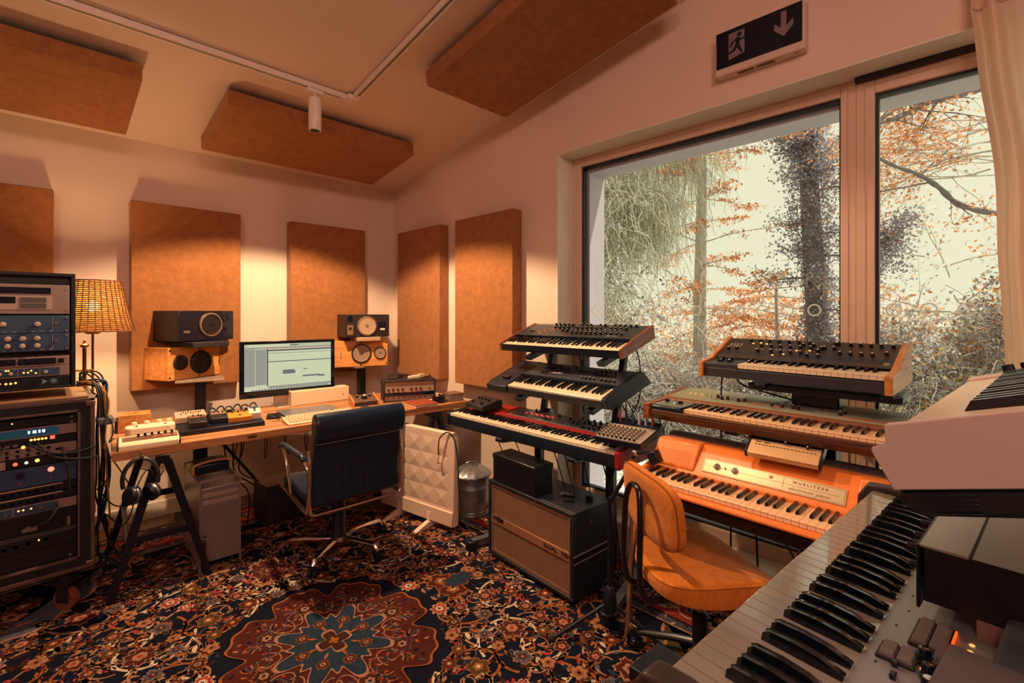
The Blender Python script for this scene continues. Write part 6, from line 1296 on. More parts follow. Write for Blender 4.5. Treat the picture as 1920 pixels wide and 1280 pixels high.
# local x = forward (towards the piano), y = left
pipe = M('orange_piping', (150, 78, 24), .8)
def cushion(outline, z0, z1, fn=None):
    """rounded pad: outline ring inflated between z0 and z1"""
    rings = [(.90, z0), (.97, z0+(z1-z0)*.12), (1., z0+(z1-z0)*.5), (.985, z1-(z1-z0)*.16), (.94, z1-(z1-z0)*.04), (.75, z1+.002), (.4, z1-.002), (.05, z1-.004)]
    vs = []; n = len(outline)
    for k, z in rings:
        for x, y in outline: p = (x*k, y*k, z); vs.append(fn(*p) if fn else p)
    fs = [tuple(range(n))[::-1]]
    for i in range(len(rings)-1):
        for j in range(n): fs.append((i*n+j, i*n+(j+1) % n, (i+1)*n+(j+1) % n, (i+1)*n+j))
    fs.append(tuple((len(rings)-1)*n+j for j in range(n)))
    return vs, fs
def superell(a, b, p=3.2, n=48): return [(a*abs(math.cos(t))**(2/p)*(1 if math.cos(t) >= 0 else -1), b*abs(math.sin(t))**(2/p)*(1 if math.sin(t) >= 0 else -1)) for t in [2*PI*i/n for i in range(n)]]
def seatfn(x, y, z): return (x, y*(1+.10*x/.2), z+.010*math.cos(x*9)*(1 if z > .45 else 0)-.02*max(0, x-.12)/.1+.018*(y/.22)**2*(z-.40)/.06)
v_, f_ = cushion(superell(.225, .230, 3.), .405, .475, seatfn); MB().add(v_, f_).build('seat_cushion', orange_fab, e)
MB().tube([seatfn(x*.975, y*.975, .462) for x, y in superell(.225, .230, 3.)], .0035, 6, closed=True).build('seat_piping', pipe, e)
MB().cyl((0, 0, .392), .17, .016, 28).build('seat_pan', blackm, e)
def bk(x, y, z):      # curved back pad: x->width(y), y->height, z->thickness
    return (-.238-.10*(y)+.45*x*x-z+.0, x, .708+y)
v_, f_ = cushion(superell(.205, .124, 3.8), -.0, .042, lambda x, y, z: bk(x, y, z-.042)); MB().add(v_, [tuple(reversed(q)) for q in f_]).build('back_cushion', orange_fab, e)
MB().tube([bk(x*.975, y*.975, -.006) for x, y in superell(.205, .124, 3.8)], .0035, 6, closed=True).build('back_piping', pipe, e)
for s in (-1, 1):
    pass
pts = []
for s in (-1, 1):
    side = [(-.262, s*.045, .745), (-.266, s*.056, .70), (-.268, s*.060, .62), (-.270, s*.060, .50), (-.262, s*.060, .42), (-.235, s*.060, .385), (-.17, s*.060, .382), (-.02, s*.060, .386)]
    pts = side[::-1] if s == -1 else pts+[(-.258, -.028, .772), (-.256, 0, .780), (-.258, .028, .772)]+side
MB().tube(curve([(p[0]-.012, p[1]*1.05, p[2]) for p in pts], 6), .0115, 12).build('back_tube', M('tube_black', (12, 16, 24), .2, coat=.3), e)
MB().lathe([(.013, .26), (.013, .405), (0, .405)], n=18).build('gas_post', steel, e); MB().lathe([(.026, .10), (.028, .27), (.02, .275), (0, .275)], n=20).build('column', blackm, e)
for k in range(4):
    a = R(35+90*k); c, s = math.cos(a), math.sin(a)
    m = MB(); m.tube([(c*.02, s*.02, .15), (c*.10, s*.10, .13), (c*.27, s*.27, .075)], [.018, .017, .012], 8, flat=.7); m.build('base_leg', M('leg_dark', (40, 42, 50), .3, metal=.6), e)
    X_ = T((c*.27, s*.27, .031)) @ RZ(a+.9*k)
    m = MB(); m.X = X_; m.lathe([(0, -.024), (.028, -.022), (.031, -.01), (.031, .01), (.028, .022), (0, .024)], n=22, axis=0); m.build('caster_wheel', blackg, e); m = MB(); m.X = X_; m.box(-.007, .007, -.01, .01, 0, .045); m.build('caster_stem', blackm, e)
# ================================================================ MIC STAND near the piano
e = thing('microphone_stand', 'black tripod stand with gold collar and small block on its boom', 'microphone stand', (1.80, 1.185, 0))
for a in (2.6, -1.4, .55): 
    MB().tube([(0, 0, .14), (.27*math.cos(a), .27*math.sin(a), .018)], .0085, 8).build('leg', blackm, e); MB().sphere((.27*math.cos(a), .27*math.sin(a), .016), .016, 8).build('rubber_tip', rubber, e)
MB().lathe([(.030, .10), (.034, .12), (.022, .20), (.012, .21), (0, .21)], n=18).build('tripod_collar', blackm, e)
MB().tube([(0, 0, .12), (0, 0, .60)], .011, 12).build('pole', blackm, e)
MB().tube([(0, 0, .58), (.055, -.07, .74)], .0095, 10).build('boom', blackm, e); MB().tube([(.048, -.06, .72), (.062, -.078, .775)], .0115, 12).build('gold_collar', brass, e)
MB().tube([(.062, -.078, .775), (.068, -.086, .80)], .010, 10).build('boom', blackm, e); MB().tube([(.068, -.086, .802), (.085, -.155, .815)], .0075, 8).build('arm', blackm, e)
MB().sphere((.068, -.086, .803), .016, 10).build('joint', chrome, e); m = MB(); m.X = T((.085, -.17, .80)) @ RX(-.5); m.box(-.022, .022, -.022, .022, -.03, .024); m.build('clip_block', blackm, e, bevel=.004)
# ================================================================ FLOOR CABLES and FOOT PEDALS
rc_ = random.Random(9)
for k in range(9):
    x0, y0 = 2.02+.03*(k % 3), 1.50-.06*k*.5
    pts = [(2.03+.02*(k % 4), 2.2-.14*k if k < 4 else 1.75-.11*(k-3), .70), (2.05+.03*math.sin(k), (2.1-.14*k if k < 4 else 1.7-.11*(k-3))-.05, .42), (2.12+.05*math.sin(k*2), (2.0-.12*k if k < 4 else 1.62-.1*(k-3)), .12), (2.16+.08*math.sin(k*3), 1.6-.03*k, .018), (2.1+.12*math.sin(k*5), 1.4-.04*k, .016), (2.24, 1.2+.05*math.sin(k), .016)]
    cable(pts, .0035, 'hanging_cable', 'thin black cable hanging below the red stage piano to the floor', rubber, 'cables under the left stand')
for k in range(7):
    c0 = (2.12+.05*math.sin(k*2.2), 1.34+.07*math.cos(k*1.7), .018+.004*k); r_ = .06+.02*(k % 3)
    tag(MB().tube([(c0[0]+r_*math.cos(a), c0[1]+r_*.8*math.sin(a), c0[2]+.012*math.sin(2*a+k)+.012) for a in [2*PI*i/24 for i in range(24)]], .0032, 5, closed=True).build('coiled_cable', M('coil_grey', (52, 54, 62), .6), None), 'dark cable loop heaped on the rug beside the speaker cabinet', 'cable', 'heaped cable loops')
m = MB(); m.tube([(2.0, 1.30, .30), (2.005, 1.31, .42), (2.01, 1.325, .50)], [.012, .014, .009], 10); tag(m.build('cable_connector', blackm, None), 'fat black cable connector hanging behind the orange chair', 'cable')
cable([(2.01, 1.325, .50), (2.04, 1.33, .60), (2.06, 1.30, .69)], .005, 'hanging_cable', 'thick lead above the fat connector behind the orange chair'); cable([(2.0, 1.30, .30), (1.99, 1.29, .18), (2.05, 1.32, .03)], .004, 'hanging_cable', 'lead below the fat connector running to the floor')
for k, pts in enumerate((((1.95, .47, .64), (1.92, .40, .50), (1.98, .32, .40), (2.02, .28, .52), (2.0, .25, .64)), ((1.97, .50, .64), (1.94, .45, .46), (2.0, .35, .34), (2.05, .27, .44), (2.03, .24, .64)), ((2.0, .62, .64), (2.08, .55, .50), (2.1, .50, .40), (2.2, .45, .3)), ((2.18, .80, .64), (2.17, .80, .35), (2.18, .78, .02)), ((2.22, .72, .64), (2.20, .70, .35), (2.24, .70, .02)))):
    cable(pts, .004, 'hanging_cable', ('pale lead looping below the right part of the orange piano', 'second pale lead looping lower below the orange piano', 'black lead slanting towards the column stand', 'black lead hanging straight left of the orange piano centre', 'black lead hanging straight near the orange piano centre')[k], M('pale_lead', (120, 118, 124), .5) if k < 2 else rubber)
cable([(2.30, 1.38, 1.27), (2.315, 1.34, 1.18), (2.30, 1.32, 1.05), (2.26, 1.31, .95), (2.2, 1.34, .84)], .0035, 'hanging_cable', 'black cable dropping from the right end of the top left synthesizer')
for k in range(3): cable([(2.30, 1.86-.03*k, 1.20), (2.33, 1.83-.02*k, 1.16+.03*k), (2.32, 1.78, 1.175+.03*k), (2.30, 1.73-.01*k, 1.13), (2.30, 1.72, 1.05)], .003, 'hanging_cable', 'lead arching behind between the two upper left synthesizers', rubber if k else M('lead_white', (180, 180, 180), .5), 'leads arching behind the left stand')
cable([(2.25, 1.72, .96), (2.22, 1.66, .90), (2.19, 1.62, .83)], .0035, 'hanging_cable', 'white lead slanting down to the red piano rear', M('lead_white', (180, 180, 180), .5))
cable([(2.28, .88, 1.13), (2.28, .885, 1.04), (2.29, .885, .86)], .0035, 'hanging_cable', 'black cable hanging straight below the top right synthesizer'); cable([(2.22, .80, 1.14), (2.23, .77, 1.10), (2.30, .66, 1.06), (2.34, .60, 1.04)], .0035, 'hanging_cable', 'black cable slanting from the top right synthesizer to its column')
for k, y_ in enumerate((.84, .72, .69)): cable([(2.16, y_, .93), (2.17, y_, .80), (2.18, y_-.005, .72)], .004, 'hanging_cable', 'brown cable below the middle right synthesizer', M('cable_rust', (96, 48, 34), .6), 'cables below the middle right synthesizer')
for k in range(5): cable([(.95+.16*k, 3.62, .69), (.96+.16*k+.03*math.sin(k*2), 3.60, .55), (.93+.16*k+.05*math.sin(k), 3.58, .40), (1.0+.14*k, 3.62, .47+.03*(k % 2)), (1.03+.15*k, 3.66, .69)], .003, 'hanging_cable', 'thin dark cable looping beneath the rear of the desk', rubber, 'cables looping under the desk')
for k in range(3): cable([(.86+.05*k, 3.55, .69), (.87+.05*k, 3.54, .52), (.90+.03*k, 3.53, .36), (1.0+.06*k, 3.5, .22), (.98+.05*k, 3.45, .012)], .004, 'hanging_cable', 'dark cable falling from the desk beside the computer tower', rubber, 'cables beside the computer tower')
MBt = MB(); MBt.tube([(.78, 3.62, .69), (1.25, 3.75, .03)], .011, 6); tag(MBt.build('folding_leg', blackm, None), 'slanting black stand leg beneath the desk behind the chair', 'stand leg')
e = thing('foot_pedal', 'black sustain pedal with metal tread near the foreground piano', 'foot pedal', (1.56, .49, .008), R(-60)); MB().prism([(0, 0), (.26, 0), (.26, .02), (.0, .05)], -.045, .045, 1).build('base', blackm, e, bevel=.004); MB().prism([(.01, .056), (.25, .028), (.25, .034), (.01, .064)], -.035, .035, 1).build('tread', M('tread_tan', (180, 150, 130), .4, metal=.5), e, bevel=.002)
e = thing('foot_switch', 'small flat black pedal on the red rug border', 'foot pedal', (1.92, .72, .008), R(20)); MB().prism([(0, 0), (.13, 0), (.13, .03), (.0, .055)], -.05, .05, 1).build('base', blackm, e, bevel=.006); MB().box(.02, .10, -.04, .04, .045, .055).build('tread', M('tread_black', (30, 32, 40), .4), e, bevel=.004)
e = thing('piano_stand', 'black frame stand beneath the foreground keyboard', 'keyboard stand', mat=kframe(.512, .258, 0, -1.656, 0))
for x_ in (-.70, -.05): 
    MB().box(x_-.02, x_+.02, .10, .14, 0.0, .92).build('leg', blackm, e, bevel=.003); MB().box(x_-.02, x_+.02, -.02, .32, .885, .925).build('arm', blackm, e, bevel=.003); MB().box(x_-.02, x_+.02, -.1, .36, .0, .035).build('foot', blackm, e, bevel=.003)
MB().box(-.70, -.05, .11, .13, .25, .29).build('cross_bar', blackm, e)
for x_ in (-.80, .05):
    MB().box(x_-.015, x_+.015, .46, .49, 0, 1.36).build('rear_post', blackm, e, bevel=.003); MB().prism([(.16, 1.222), (.16, 1.205), (.49, 1.30), (.49, 1.32)], x_-.015, x_+.015, 0).build('upper_arm', blackm, e, bevel=.003) if x_ < 0 else None
MB().box(-.115, -.045, -.088, .02, .925, .945).build('front_bracket', blackm, e, bevel=.002)
# ================================================================ OUTSIDE
gm_ = bpy.data.materials.new('gravel'); gm_.use_nodes = True; t = gm_.node_tree; b = t.nodes['Principled BSDF']; b.inputs['Roughness'].default_value = .95
co = t.nodes.new('ShaderNodeTexCoord'); v = t.nodes.new('ShaderNodeTexVoronoi'); v.inputs['Scale'].default_value = 26; n = t.nodes.new('ShaderNodeTexNoise'); n.inputs['Scale'].default_value = 3; n.inputs['Detail'].default_value = 6
r = t.nodes.new('ShaderNodeValToRGB'); r.color_ramp.elements[0].color = (*lin((132, 140, 144)), 1); r.color_ramp.elements[1].color = (*lin((224, 232, 220)), 1); r.color_ramp.elements[0].position = .35; r.color_ramp.elements[1].position = .6
ad = t.nodes.new('ShaderNodeMath'); ad.operation = 'ADD'; ml = t.nodes.new('ShaderNodeMath'); ml.operation = 'MULTIPLY'; ml.inputs[1].default_value = .5
t.links.new(co.outputs['Object'], v.inputs['Vector']); t.links.new(co.outputs['Object'], n.inputs['Vector']); t.links.new(v.outputs['Color'], ad.inputs[0]); t.links.new(n.outputs['Fac'], ad.inputs[1]); t.links.new(ad.outputs[0], ml.inputs[0]); t.links.new(ml.outputs[0], r.inputs['Fac']); t.links.new(r.outputs['Color'], b.inputs['Base Color'])
bp = t.nodes.new('ShaderNodeBump'); bp.inputs['Distance'].default_value = .02; t.links.new(v.outputs['Distance'], bp.inputs['Height']); t.links.new(bp.outputs['Normal'], b.inputs['Normal'])
m = MB(); m.box(2.86, 40, -30, 34, -.3, -.06); struct(m.build('ground', gm_, smooth=False))
def mass(name, P, mat, parent=None, kind='stuff', quads=False):
    """P: (n,k,3) polygons"""
    n, k, _ = P.shape; me = bpy.data.meshes.new(name); me.vertices.add(n*k); me.vertices.foreach_set('co', P.reshape(-1).astype(np.float32)); me.loops.add(n*k); me.loops.foreach_set('vertex_index', np.arange(n*k, dtype=np.int32))
    me.polygons.add(n); me.polygons.foreach_set('loop_start', np.arange(0, n*k, k, dtype=np.int32)); me.polygons.foreach_set('loop_total', np.full(n, k, dtype=np.int32)); me.update(); me.validate(); me.materials.append(mat)
    o = bpy.data.objects.new(name, me); COL.objects.link(o); o.parent = parent
    if kind: o['kind'] = kind
    return o
def leaves(cent, size, aspect=.5):
    n = len(cent); d = rng.normal(size=(n, 3)); d /= np.linalg.norm(d, axis=1)[:, None]; q = rng.normal(size=(n, 3)); q -= (q*d).sum(1)[:, None]*d; q /= np.linalg.norm(q, axis=1)[:, None]
    s = size*rng.uniform(.6, 1.4, (n, 1)); a = d*s; b_ = q*s*aspect
    return np.stack([cent-a, cent-b_*.9, cent+a, cent+b_*.9], 1)
def leafmat(name, c, tr=.35, var=.3):
    m = bpy.data.materials.new(name); m.use_nodes = True; t = m.node_tree; b = t.nodes['Principled BSDF']; b.inputs['Roughness'].default_value = .8
    g = t.nodes.new('ShaderNodeNewGeometry'); r = t.nodes.new('ShaderNodeValToRGB'); L_ = lin(c); r.color_ramp.elements[0].color = (*[x*(1-var) for x in L_], 1); r.color_ramp.elements[1].color = (*[min(1, x*(1+var)) for x in L_], 1)
    t.links.new(g.outputs['Random Per Island'], r.inputs['Fac']); t.links.new(r.outputs['Color'], b.inputs['Base Color'])
    tl = t.nodes.new('ShaderNodeBsdfTranslucent'); t.links.new(r.outputs['Color'], tl.inputs['Color']); mx = t.nodes.new('ShaderNodeMixShader'); mx.inputs[0].default_value = tr
    t.links.new(b.outputs[0], mx.inputs[1]); t.links.new(tl.outputs[0], mx.inputs[2]); t.links.new(mx.outputs[0], t.nodes['Material Output'].inputs['Surface']); return m
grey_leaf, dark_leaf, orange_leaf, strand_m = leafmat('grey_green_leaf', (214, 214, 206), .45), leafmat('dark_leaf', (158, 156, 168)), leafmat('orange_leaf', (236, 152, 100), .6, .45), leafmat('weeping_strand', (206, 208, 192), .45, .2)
pale_leaf = leafmat('pale_scrub', (240, 238, 236)); yellow_leaf = leafmat('yellow_leaf', (236, 196, 120), .5)
bark = M('bark', (118, 112, 116), .9, var=.3, vs=20, bump=.6, bs=30); bark2 = M('bark_pale', (196, 190, 184), .9, var=.25, vs=20)
def ribbons(paths, w):
    """paths (n,k,3) -> crossed thin quads"""
    n, k, _ = paths.shape; a = paths[:, :-1]; b_ = paths[:, 1:]; d = b_-a; d /= np.linalg.norm(d, axis=2)[..., None]+1e-9
    s = np.cross(d, rng.normal(size=(n, 1, 3))); s /= np.linalg.norm(s, axis=2)[..., None]+1e-9; s *= w
    return np.concatenate([np.stack([a-s, a+s, b_+s, b_-s], 2).reshape(-1, 4, 3)], 0)
def branchset(m, p, d, L_, r_, depth, tips, rr_, spread=.7, grav=0., curl=.25):
    pts = [Vector(p)]; dd = Vector(d).normalized(); n = 6; rs = []
    for i in range(n):
        dd = (dd+Vector((rr_.gauss(0, curl), rr_.gauss(0, curl), rr_.gauss(0, curl)+grav))*.5).normalized(); pts.append(pts[-1]+dd*L_/n)
    m.tube(pts, [r_*(1-.55*i/n) for i in range(n+1)], 5)
    tips += [tuple(q) for q in pts[2:]]
    if depth:
        for i in range(2, n+1):
            if rr_.random() < .8:
                nd = (dd+Vector((rr_.gauss(0, spread), rr_.gauss(0, spread), rr_.gauss(0, spread)*.8))).normalized(); branchset(m, pts[i], nd, L_*rr_.uniform(.45, .75), r_*(1-.55*i/n)*.6, depth-1, tips, rr_, spread, grav, curl)
# direction helper: a point at distance t (along the ground) in azimuth a (deg from +x towards +y)
def pol(t, a, z=0): return (t*math.cos(R(a)), t*math.sin(R(a)), z)
def tree(name, label, base, H, r_, seed, depth=3, d0=(0, 0, 1), leafn=0, lm=None, ls=.05, spread=.7, grav=0., barkm=bark, lean=None, group='trees outside the window', jit=.16, n0=5, start=.3, blen=.5):
    rr_ = random.Random(seed); e = thing(name, label, 'tree', base, group=group); m = MB(); tips = []
    n = 8; pts = [Vector((0, 0, 0))]; dd = Vector(d0).normalized()
    for i in range(n): dd = (dd+Vector((rr_.gauss(0, .06), rr_.gauss(0, .06), .05))).normalized(); pts.append(pts[-1]+dd*H/n)
    MB().tube(pts, [r_*(1-.7*i/n) for i in range(n+1)], 9).build('trunk', barkm, e)
    for i in range(int(n*start), n+1):
        for k in range(n0):
            if rr_.random() < .75:
                a = rr_.uniform(0, 6.28); nd = Vector((math.cos(a), math.sin(a), rr_.uniform(-.1, .6))); branchset(m, pts[i], nd, H*blen*rr_.uniform(.6, 1)*(1-.5*i/n), r_*(1-.7*i/n)*.45, depth-1, tips, rr_, spread, grav)
    m.build('branches', barkm, e, kind='stuff')
    if leafn and tips:
        T_ = np.array(tips); c_ = T_[rng.integers(0, len(T_), leafn)]+rng.normal(size=(leafn, 3))*jit; mass('foliage', leaves(c_, ls), lm, e)
    return e, tips
# weeping tree at the left of the window: long drooping strands
def strands(n, S_, k, step, jit, sag, w_, e, mat, name='strands'):
    P_ = np.zeros((n, k, 3)); P_[:, 0] = S_; dr = rng.normal(size=(n, 3))*.5; dr[:, 2] = .25*rng.uniform(0, 1, n)
    for i in range(1, k):
        dr = dr*.82+rng.normal(size=(n, 3))*jit; dr[:, 2] -= sag; st = dr/np.linalg.norm(dr, axis=1)[:, None]*step; P_[:, i] = P_[:, i-1]+st
    P_[:, :, 2] = np.maximum(P_[:, :, 2], .05); mass(name, ribbons(P_, w_), mat, e); return P_
e = thing('weeping_tree', 'pale grey weeping evergreen with hanging strands at left of the window view', 'tree', (5.75, 4.25, 0), group='trees outside the window')
MB().tube([(0, 0, 0), (.1, .1, 2.5), (-.1, .0, 4), (.1, .1, 5.4)], [.20, .17, .12, .05], 10).build('trunk', bark, e)
n = 4200; a0 = rng.uniform(0, 2*PI, n); r0 = np.abs(rng.normal(0, .62, n)); z0 = rng.uniform(.5, 5.2, n)
P_ = strands(n, np.stack([r0*np.cos(a0), r0*np.sin(a0), z0], 1), 9, .10, .17, .15, .0044, e, strand_m)
c_ = P_[rng.integers(0, n, 22000), rng.integers(0, 9, 22000)]+rng.normal(size=(22000, 3))*.03; mass('needles', leaves(c_, .017, .25), grey_leaf, e)
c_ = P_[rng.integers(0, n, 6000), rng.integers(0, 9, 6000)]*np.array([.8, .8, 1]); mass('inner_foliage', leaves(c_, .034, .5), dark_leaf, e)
m = MB(); S2 = []; rr_ = random.Random(8)           # drooping boughs reaching right over the window view
for q in range(20):
    z_ = 2.4+rr_.random()*2.6; L_ = rr_.uniform(.8, 1.0)+(z_-2.4)*.62; a = R(rr_.uniform(-62, -40)); pts = [(L_*t*math.cos(a), L_*t*math.sin(a), z_+.35*math.sin(t*2.2)-.25*t*t) for t in [i/8 for i in range(9)]]
    m.tube(pts, [.018-.0016*i for i in range(9)], 5); S2 += [pts[i] for i in range(2, 9)]
m.build('boughs', bark2, e, kind='stuff'); S2 = np.array(S2); n = 3600
P_ = strands(n, S2[rng.integers(0, len(S2), n)]+rng.normal(size=(n, 3))*.07, 10, .085, .13, .24, .0035, e, strand_m, 'hanging_strands')
c_ = P_[rng.integers(0, n, 7000), rng.integers(0, 10, 7000)]+rng.normal(size=(7000, 3))*.02; mass('hanging_needles', leaves(c_, .014, .3), grey_leaf, e)
def sprays(e, m, base_pts, n_per, L_, seed, leaf_n, ls, flat=.18, mat=None, toward=None, rad=.010, thick=.55):
    """fans of fine twigs from points on the trunk, leaves held along the twigs in flat layers"""
    rr_ = random.Random(seed); C_ = []
    for p in base_pts:
        for k in range(n_per):
            a = rr_.uniform(0, 6.28) if toward is None else R(rr_.gauss(*toward)); l = L_*rr_.uniform(.5, 1.1); d = Vector((math.cos(a), math.sin(a), rr_.uniform(-.1, .35))); pts = [Vector(p)]
            for i in range(7): d = (d+Vector((rr_.gauss(0, .16), rr_.gauss(0, .16), rr_.gauss(0, .1)-.03))).normalized(); pts.append(pts[-1]+d*l/7)
            m.tube(pts, [rad*(1-.11*i) for i in range(8)], 4)
            for i in range(2, 8):
                for h in (1, -1):
                    if rr_.random() < thick:
                        sd = Vector((-d.y, d.x, 0)).normalized()*h; q = [pts[i]+(sd*.6+d*.6+Vector((0, 0, rr_.gauss(0, .12))))*(l*.34*t/3*(1.1-i*.08)) for t in range(4)]; m.tube(q, [rad*.45, rad*.4, rad*.3, rad*.2], 3); C_ += [tuple(x) for x in q[1:]]
                C_.append(tuple(pts[i]))
    C_ = np.array(C_); c = C_[rng.integers(0, len(C_), leaf_n)]+rng.normal(size=(leaf_n, 3))*np.array([.05, .05, .018]); mass('foliage', leaves(c, ls, .6), mat or orange_leaf, e, 'stuff')
def sprayed(label, base, H, r_, z0_, dz, n_per, L_, seed, leaf_n, ls, mat=None, lean=(0, 0), barkm=None, **k):
    e = thing('beech_tree', label, 'tree', base, group='trees outside the window'); pts = [(lean[0]*t*t+.05*math.sin(t*5+seed), lean[1]*t*t, H*t) for t in [i/10 for i in range(11)]]
    MB().tube(pts, [r_*(1-.06*i) for i in range(11)], 9).build('trunk', barkm or bark2, e); m = MB(); z = z0_; bp_ = []
    while z < H*.97: t = z/H; bp_.append((lean[0]*t*t+.05*math.sin(t*5+seed), lean[1]*t*t, z)); z += dz
    sprays(e, m, bp_, n_per, L_, seed, leaf_n, ls, mat=mat, **k); m.build('branches', barkm or bark2, e, kind='stuff'); return e
sprayed('autumn tree with layered sprays of orange leaves in the window centre', (7.25, 3.12, 0), 6.0, .11, .8, .34, 3, 1.25, 4, 9000, .020)
sprayed('low orange thicket between the window centre and the ivy tree', (8.3, 2.35, 0), 1.9, .05, .25, .13, 4, 1.1, 19, 6500, .021, mat=orange_leaf)
e = thing('ivy_clad_tree', 'dark grey ivy covered tree just left of the window post', 'tree', (7.75, 1.72, 0), group='trees outside the window'); m = MB()
m.tube([(.02*math.sin(i), .03*i-.1, .62*i) for i in range(11)], [.16-.008*i for i in range(11)], 10); m.build('trunk', bark, e); m = MB(); C2 = []; rr_ = random.Random(3)
for q in range(46):
    z_ = rr_.uniform(.6, 5.8); a = rr_.uniform(0, 6.28); L_ = rr_.uniform(.2, .62); pts = [(L_*t*math.cos(a), L_*t*math.sin(a)+.05*z_-.1, z_+.16*t+.05*math.sin(t*6)) for t in (0, .25, .5, .75, 1)]; m.tube(pts, [.02, .016, .012, .008, .005], 5); C2 += pts[1:]*1
m.build('branches', bark, e, kind='stuff'); C2 = np.array(C2); c_ = C2[rng.integers(0, len(C2), 15000)]+rng.normal(size=(15000, 3))*.09; mass('ivy_clumps', leaves(c_, .020, .7), dark_leaf, e)
zz = rng.uniform(0, 6., 9000); aa_ = rng.uniform(0, 6.28, 9000); rr2 = rng.uniform(.12, .26, 9000)*(1+.35*np.sin(zz*2.6)); mass('ivy', leaves(np.stack([rr2*np.cos(aa_), rr2*np.sin(aa_)+.05*zz-.1, zz], 1), .021, .7), dark_leaf, e)
# limbs and leaves seen in the right hand pane
def limb(label, org_, mains, twigs, seed, leaf_n, ls, name='tree_limb'):
    e = thing(name, label, 'branch', org_, group='limbs across the right pane'); o_ = Vector(org_); rr_ = random.Random(seed); tips = []
    m = MB()
    for pts, r_ in mains: c = curve([Vector(p)-o_ for p in pts], 6); m.tube(c, [r_*(1-.6*i/len(c))*(1+.18*math.sin(i*1.7)) for i in range(len(c))], 7)
    m.build('limb', bark, e, kind=None if len(mains) == 1 else 'stuff'); m = MB()
    for pts, r_ in mains:
        c = curve([Vector(p)-o_ for p in pts], 6)
        for k in range(twigs): p = c[rr_.randrange(3, len(c))]; branchset(m, p, (rr_.gauss(0, .4), rr_.gauss(0, 1), rr_.gauss(-.1, .6)), rr_.uniform(.35, .75), .009, 1, tips, rr_, .7)
    m.build('twigs', bark, e, kind='stuff'); T_ = np.array(tips)
    if leaf_n: mass('foliage', leaves(T_[rng.integers(0, len(T_), leaf_n)]+rng.normal(size=(leaf_n, 3))*.07, ls, .6), orange_leaf, e)
limb('long dark limb rising leftwards across the bright middle of the right pane', (7.51, -.44, 2.44), [([(7.51, -.44, 2.44), (7.15, -.08, 2.47), (6.87, .2, 2.56), (6.71, .36, 2.75), (6.56, .52, 2.89), (6.38, .7, 2.98), (6.08, .99, 3.2)], .035)], 4, 7, 260, .02)
limb('forked grey limb across the top of the right pane', (7.77, -.41, 4.03), [([(7.77, -.41, 4.03), (7.33, .02, 3.89), (7.16, .19, 3.82), (6.92, .44, 3.74), (6.82, .53, 3.67), (6.66, .69, 3.56), (6.4, .95, 3.45)], .045), ([(6.92, .44, 3.74), (6.73, .62, 3.73), (6.61, .75, 3.76), (6.49, .87, 3.86)], .028), ([(7.15, .21, 3.83), (7.01, .35, 3.89), (6.9, .45, 3.92), (6.73, .62, 4.09)], .018)], 7, 8, 900, .024)
e = thing('autumn_branch', 'cloud of rusty leaves under the forked limb in the right pane', 'branch', (7.4, .25, 3.4), group='limbs across the right pane'); m = MB(); tips = []; rr_ = random.Random(31)
for q in range(16): branchset(m, (rr_.gauss(.1, .1), rr_.uniform(-.7, .1), rr_.uniform(-.5, .3)), (rr_.gauss(0, .3), 1, rr_.gauss(0, .25)), 1.0, .010, 2, tips, rr_, .5)
m.build('twigs', bark2, e, kind='stuff'); T_ = np.array(tips); mass('foliage', leaves(T_[rng.integers(0, len(T_), 2600)]+rng.normal(size=(2600, 3))*.05, .020, .6), orange_leaf, e)
e = thing('bare_branch', 'grey leafy twigs low in the right pane above the bushes', 'branch', (7.6, .55, 1.9), group='limbs across the right pane'); m = MB(); tips = []
for q in range(16): branchset(m, (rr_.gauss(.1, .2), rr_.uniform(-.9, .3), rr_.uniform(-.9, .25)), (rr_.gauss(0, .3), rr_.gauss(0, 1), rr_.gauss(.2, .4)), .8, .008, 2, tips, rr_, .6)
m.build('twigs', bark2, e, kind='stuff'); T_ = np.array(tips); mass('foliage', leaves(T_[rng.integers(0, len(T_), 2600)]+rng.normal(size=(2600, 3))*.06, .026, .6), grey_leaf, e); mass('rusty_leaves', leaves(T_[rng.integers(0, len(T_), 900)]+rng.normal(size=(900, 3))*.06, .024, .6), orange_leaf, e)
e = thing('ivy_clump', 'small dark leafy clump at the left edge of the right pane', 'branch', (7.6, .92, 2.2)); m = MB(); tips = []
for q in range(7): branchset(m, (0, .25, 0), (rr_.gauss(0, .3), -1, rr_.gauss(0, .5)), .42, .010, 1, tips, rr_, .6)
m.build('twigs', bark, e, kind='stuff'); T_ = np.array(tips); mass('foliage', leaves(T_[rng.integers(0, len(T_), 2200)]+rng.normal(size=(2200, 3))*.07, .020, .7), dark_leaf, e)
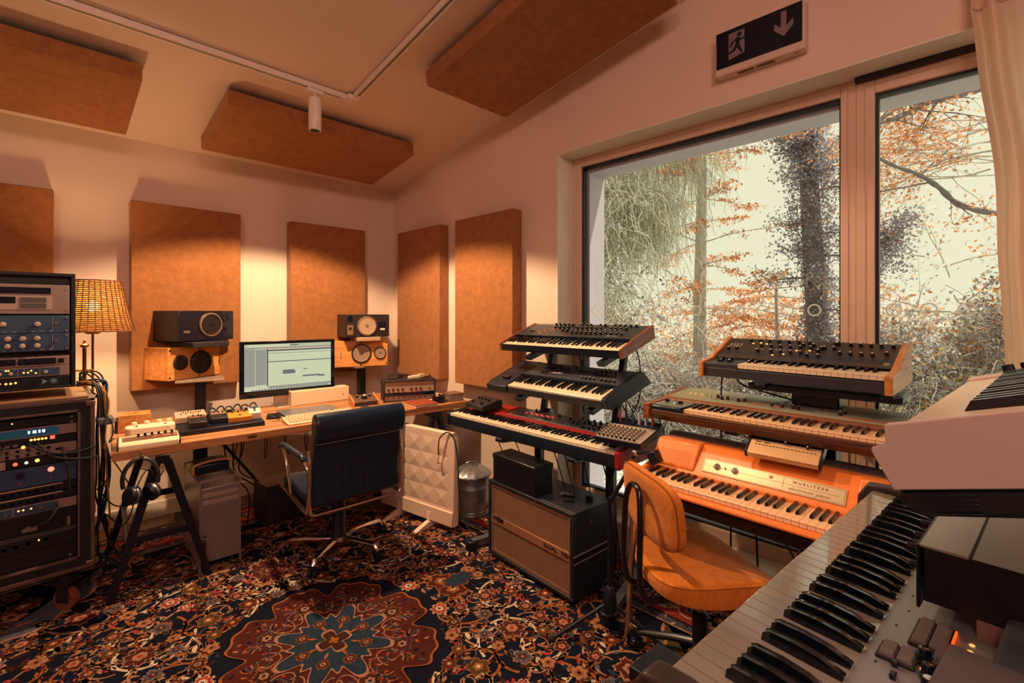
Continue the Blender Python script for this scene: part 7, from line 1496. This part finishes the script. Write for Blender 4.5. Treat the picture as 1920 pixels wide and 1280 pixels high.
# shrubs: mounds of leaves
def shrub(label, base, rx, ry, h, n_, mix, s=.035, name='shrub', strands=0):
    e = thing(name, label, 'shrub', base, group='shrubs outside')
    tot = sum(w_ for _, w_ in mix)
    for mt, w_ in mix:
        k_ = int(n_*w_/tot); u = rng.normal(size=(k_, 3)); u /= np.linalg.norm(u, axis=1)[:, None]; u[:, 2] = np.abs(u[:, 2]); rad = rng.uniform(.55, 1.0, (k_, 1))**.5
        c_ = u*rad*np.array([rx, ry, h])*(1+.18*np.sin(u[:, :1]*7+u[:, 1:2]*5+base[0])); mass('foliage', leaves(c_, s, .55), mt, e)
    if strands:
        u = rng.normal(size=(strands, 3)); u /= np.linalg.norm(u, axis=1)[:, None]; u[:, 2] = np.abs(u[:, 2]); P_ = np.zeros((strands, 7, 3)); P_[:, 0] = u*np.array([rx, ry, h])*.8; d_ = u.copy()
        for i in range(1, 7): d_ = d_*.8+rng.normal(size=(strands, 3))*.3; d_[:, 2] -= .12; P_[:, i] = P_[:, i-1]+d_/np.linalg.norm(d_, axis=1)[:, None]*.11
        P_[:, :, 2] = np.maximum(P_[:, :, 2], .02); mass('stems', ribbons(P_, .0028), M('stem_grey', (158, 152, 150), .9, var=.25, vs=20), e)
    MB().tube([(0, 0, 0), (0, 0, h*.6)], [.05, .02], 6).build('stem', bark, e)
shrub('pale tangled bush under the weeping tree', (5.0, 3.5, -.06), .9, .9, .95, 11000, ((pale_leaf, 2), (grey_leaf, 3), (dark_leaf, 1)), .022, strands=1100)
shrub('grey bush with a few orange leaves behind the left keyboards', (5.6, 2.75, -.06), .9, .8, .85, 11000, ((grey_leaf, 3), (dark_leaf, 1.6), (orange_leaf, .6)), .022, strands=900)
shrub('low grey bush beneath the central orange tree', (6.3, 2.2, -.06), 1.1, .9, .85, 12000, ((grey_leaf, 3), (dark_leaf, 1.6), (orange_leaf, .7), (pale_leaf, 1)), .024, strands=900)
shrub('rust speckled bush at the foot of the ivy tree', (6.6, 1.35, -.06), .9, .8, .95, 11000, ((grey_leaf, 2), (dark_leaf, 1.5), (orange_leaf, .7), (yellow_leaf, .6)), .024, strands=900)
shrub('tall grey bush filling the lower left of the right pane', (6.9, .65, -.06), .8, .6, 1.30, 12000, ((grey_leaf, 4), (dark_leaf, 2), (orange_leaf, .5), (yellow_leaf, .8)), .026, strands=1100)
shrub('large bush with rusty leaves at the right edge of the right pane', (7.3, -.25, -.06), .9, .7, 1.75, 15000, ((grey_leaf, 3), (dark_leaf, 3), (orange_leaf, 1.2), (yellow_leaf, 1)), .028, strands=900)
shrub('pale low thicket far beyond the central bushes', (10.5, 4.0, -.06), 2.4, 1.6, 1.25, 9000, ((grey_leaf, 2), (pale_leaf, 2), (orange_leaf, 1.2)), .045)
e = thing('hedgerow', 'far pale hedgerow with orange leaves along the horizon', 'hedge', (17, 4.5, -.06)); zz = 16000
c_ = np.stack([rng.uniform(-1.2, 1.2, zz), rng.uniform(-9, 12, zz), rng.uniform(0, 1, zz)**1.3*2.3], 1); c_[:, 2] *= .75+.25*np.sin(c_[:, 1]*1.9); mass('pale_foliage', leaves(c_[:9000], .075, .6), pale_leaf, e); mass('orange_foliage', leaves(c_[9000:14000], .07, .6), orange_leaf, e); mass('grey_foliage', leaves(c_[14000:], .08, .6), dark_leaf, e)
# fallen leaves and pebbles on the gravel
k_ = 22000; c_ = np.stack([rng.uniform(2.95, 8, k_), rng.uniform(-2.5, 5, k_), np.full(k_, -.052)+rng.uniform(0, .02, k_)], 1); L3 = leaves(c_, .014, .7); L3[:, :, 2] = -.058+np.abs(L3[:, :, 2]+.055)*.6
h_ = k_*3//4
e = thing('leaf_litter', 'pale stones and fallen leaves scattered over the gravel outside', 'leaf litter', (0, 0, 0)); mass('pale_litter', L3[:h_], pale_leaf, e); mass('dark_litter', L3[h_:], dark_leaf, e)
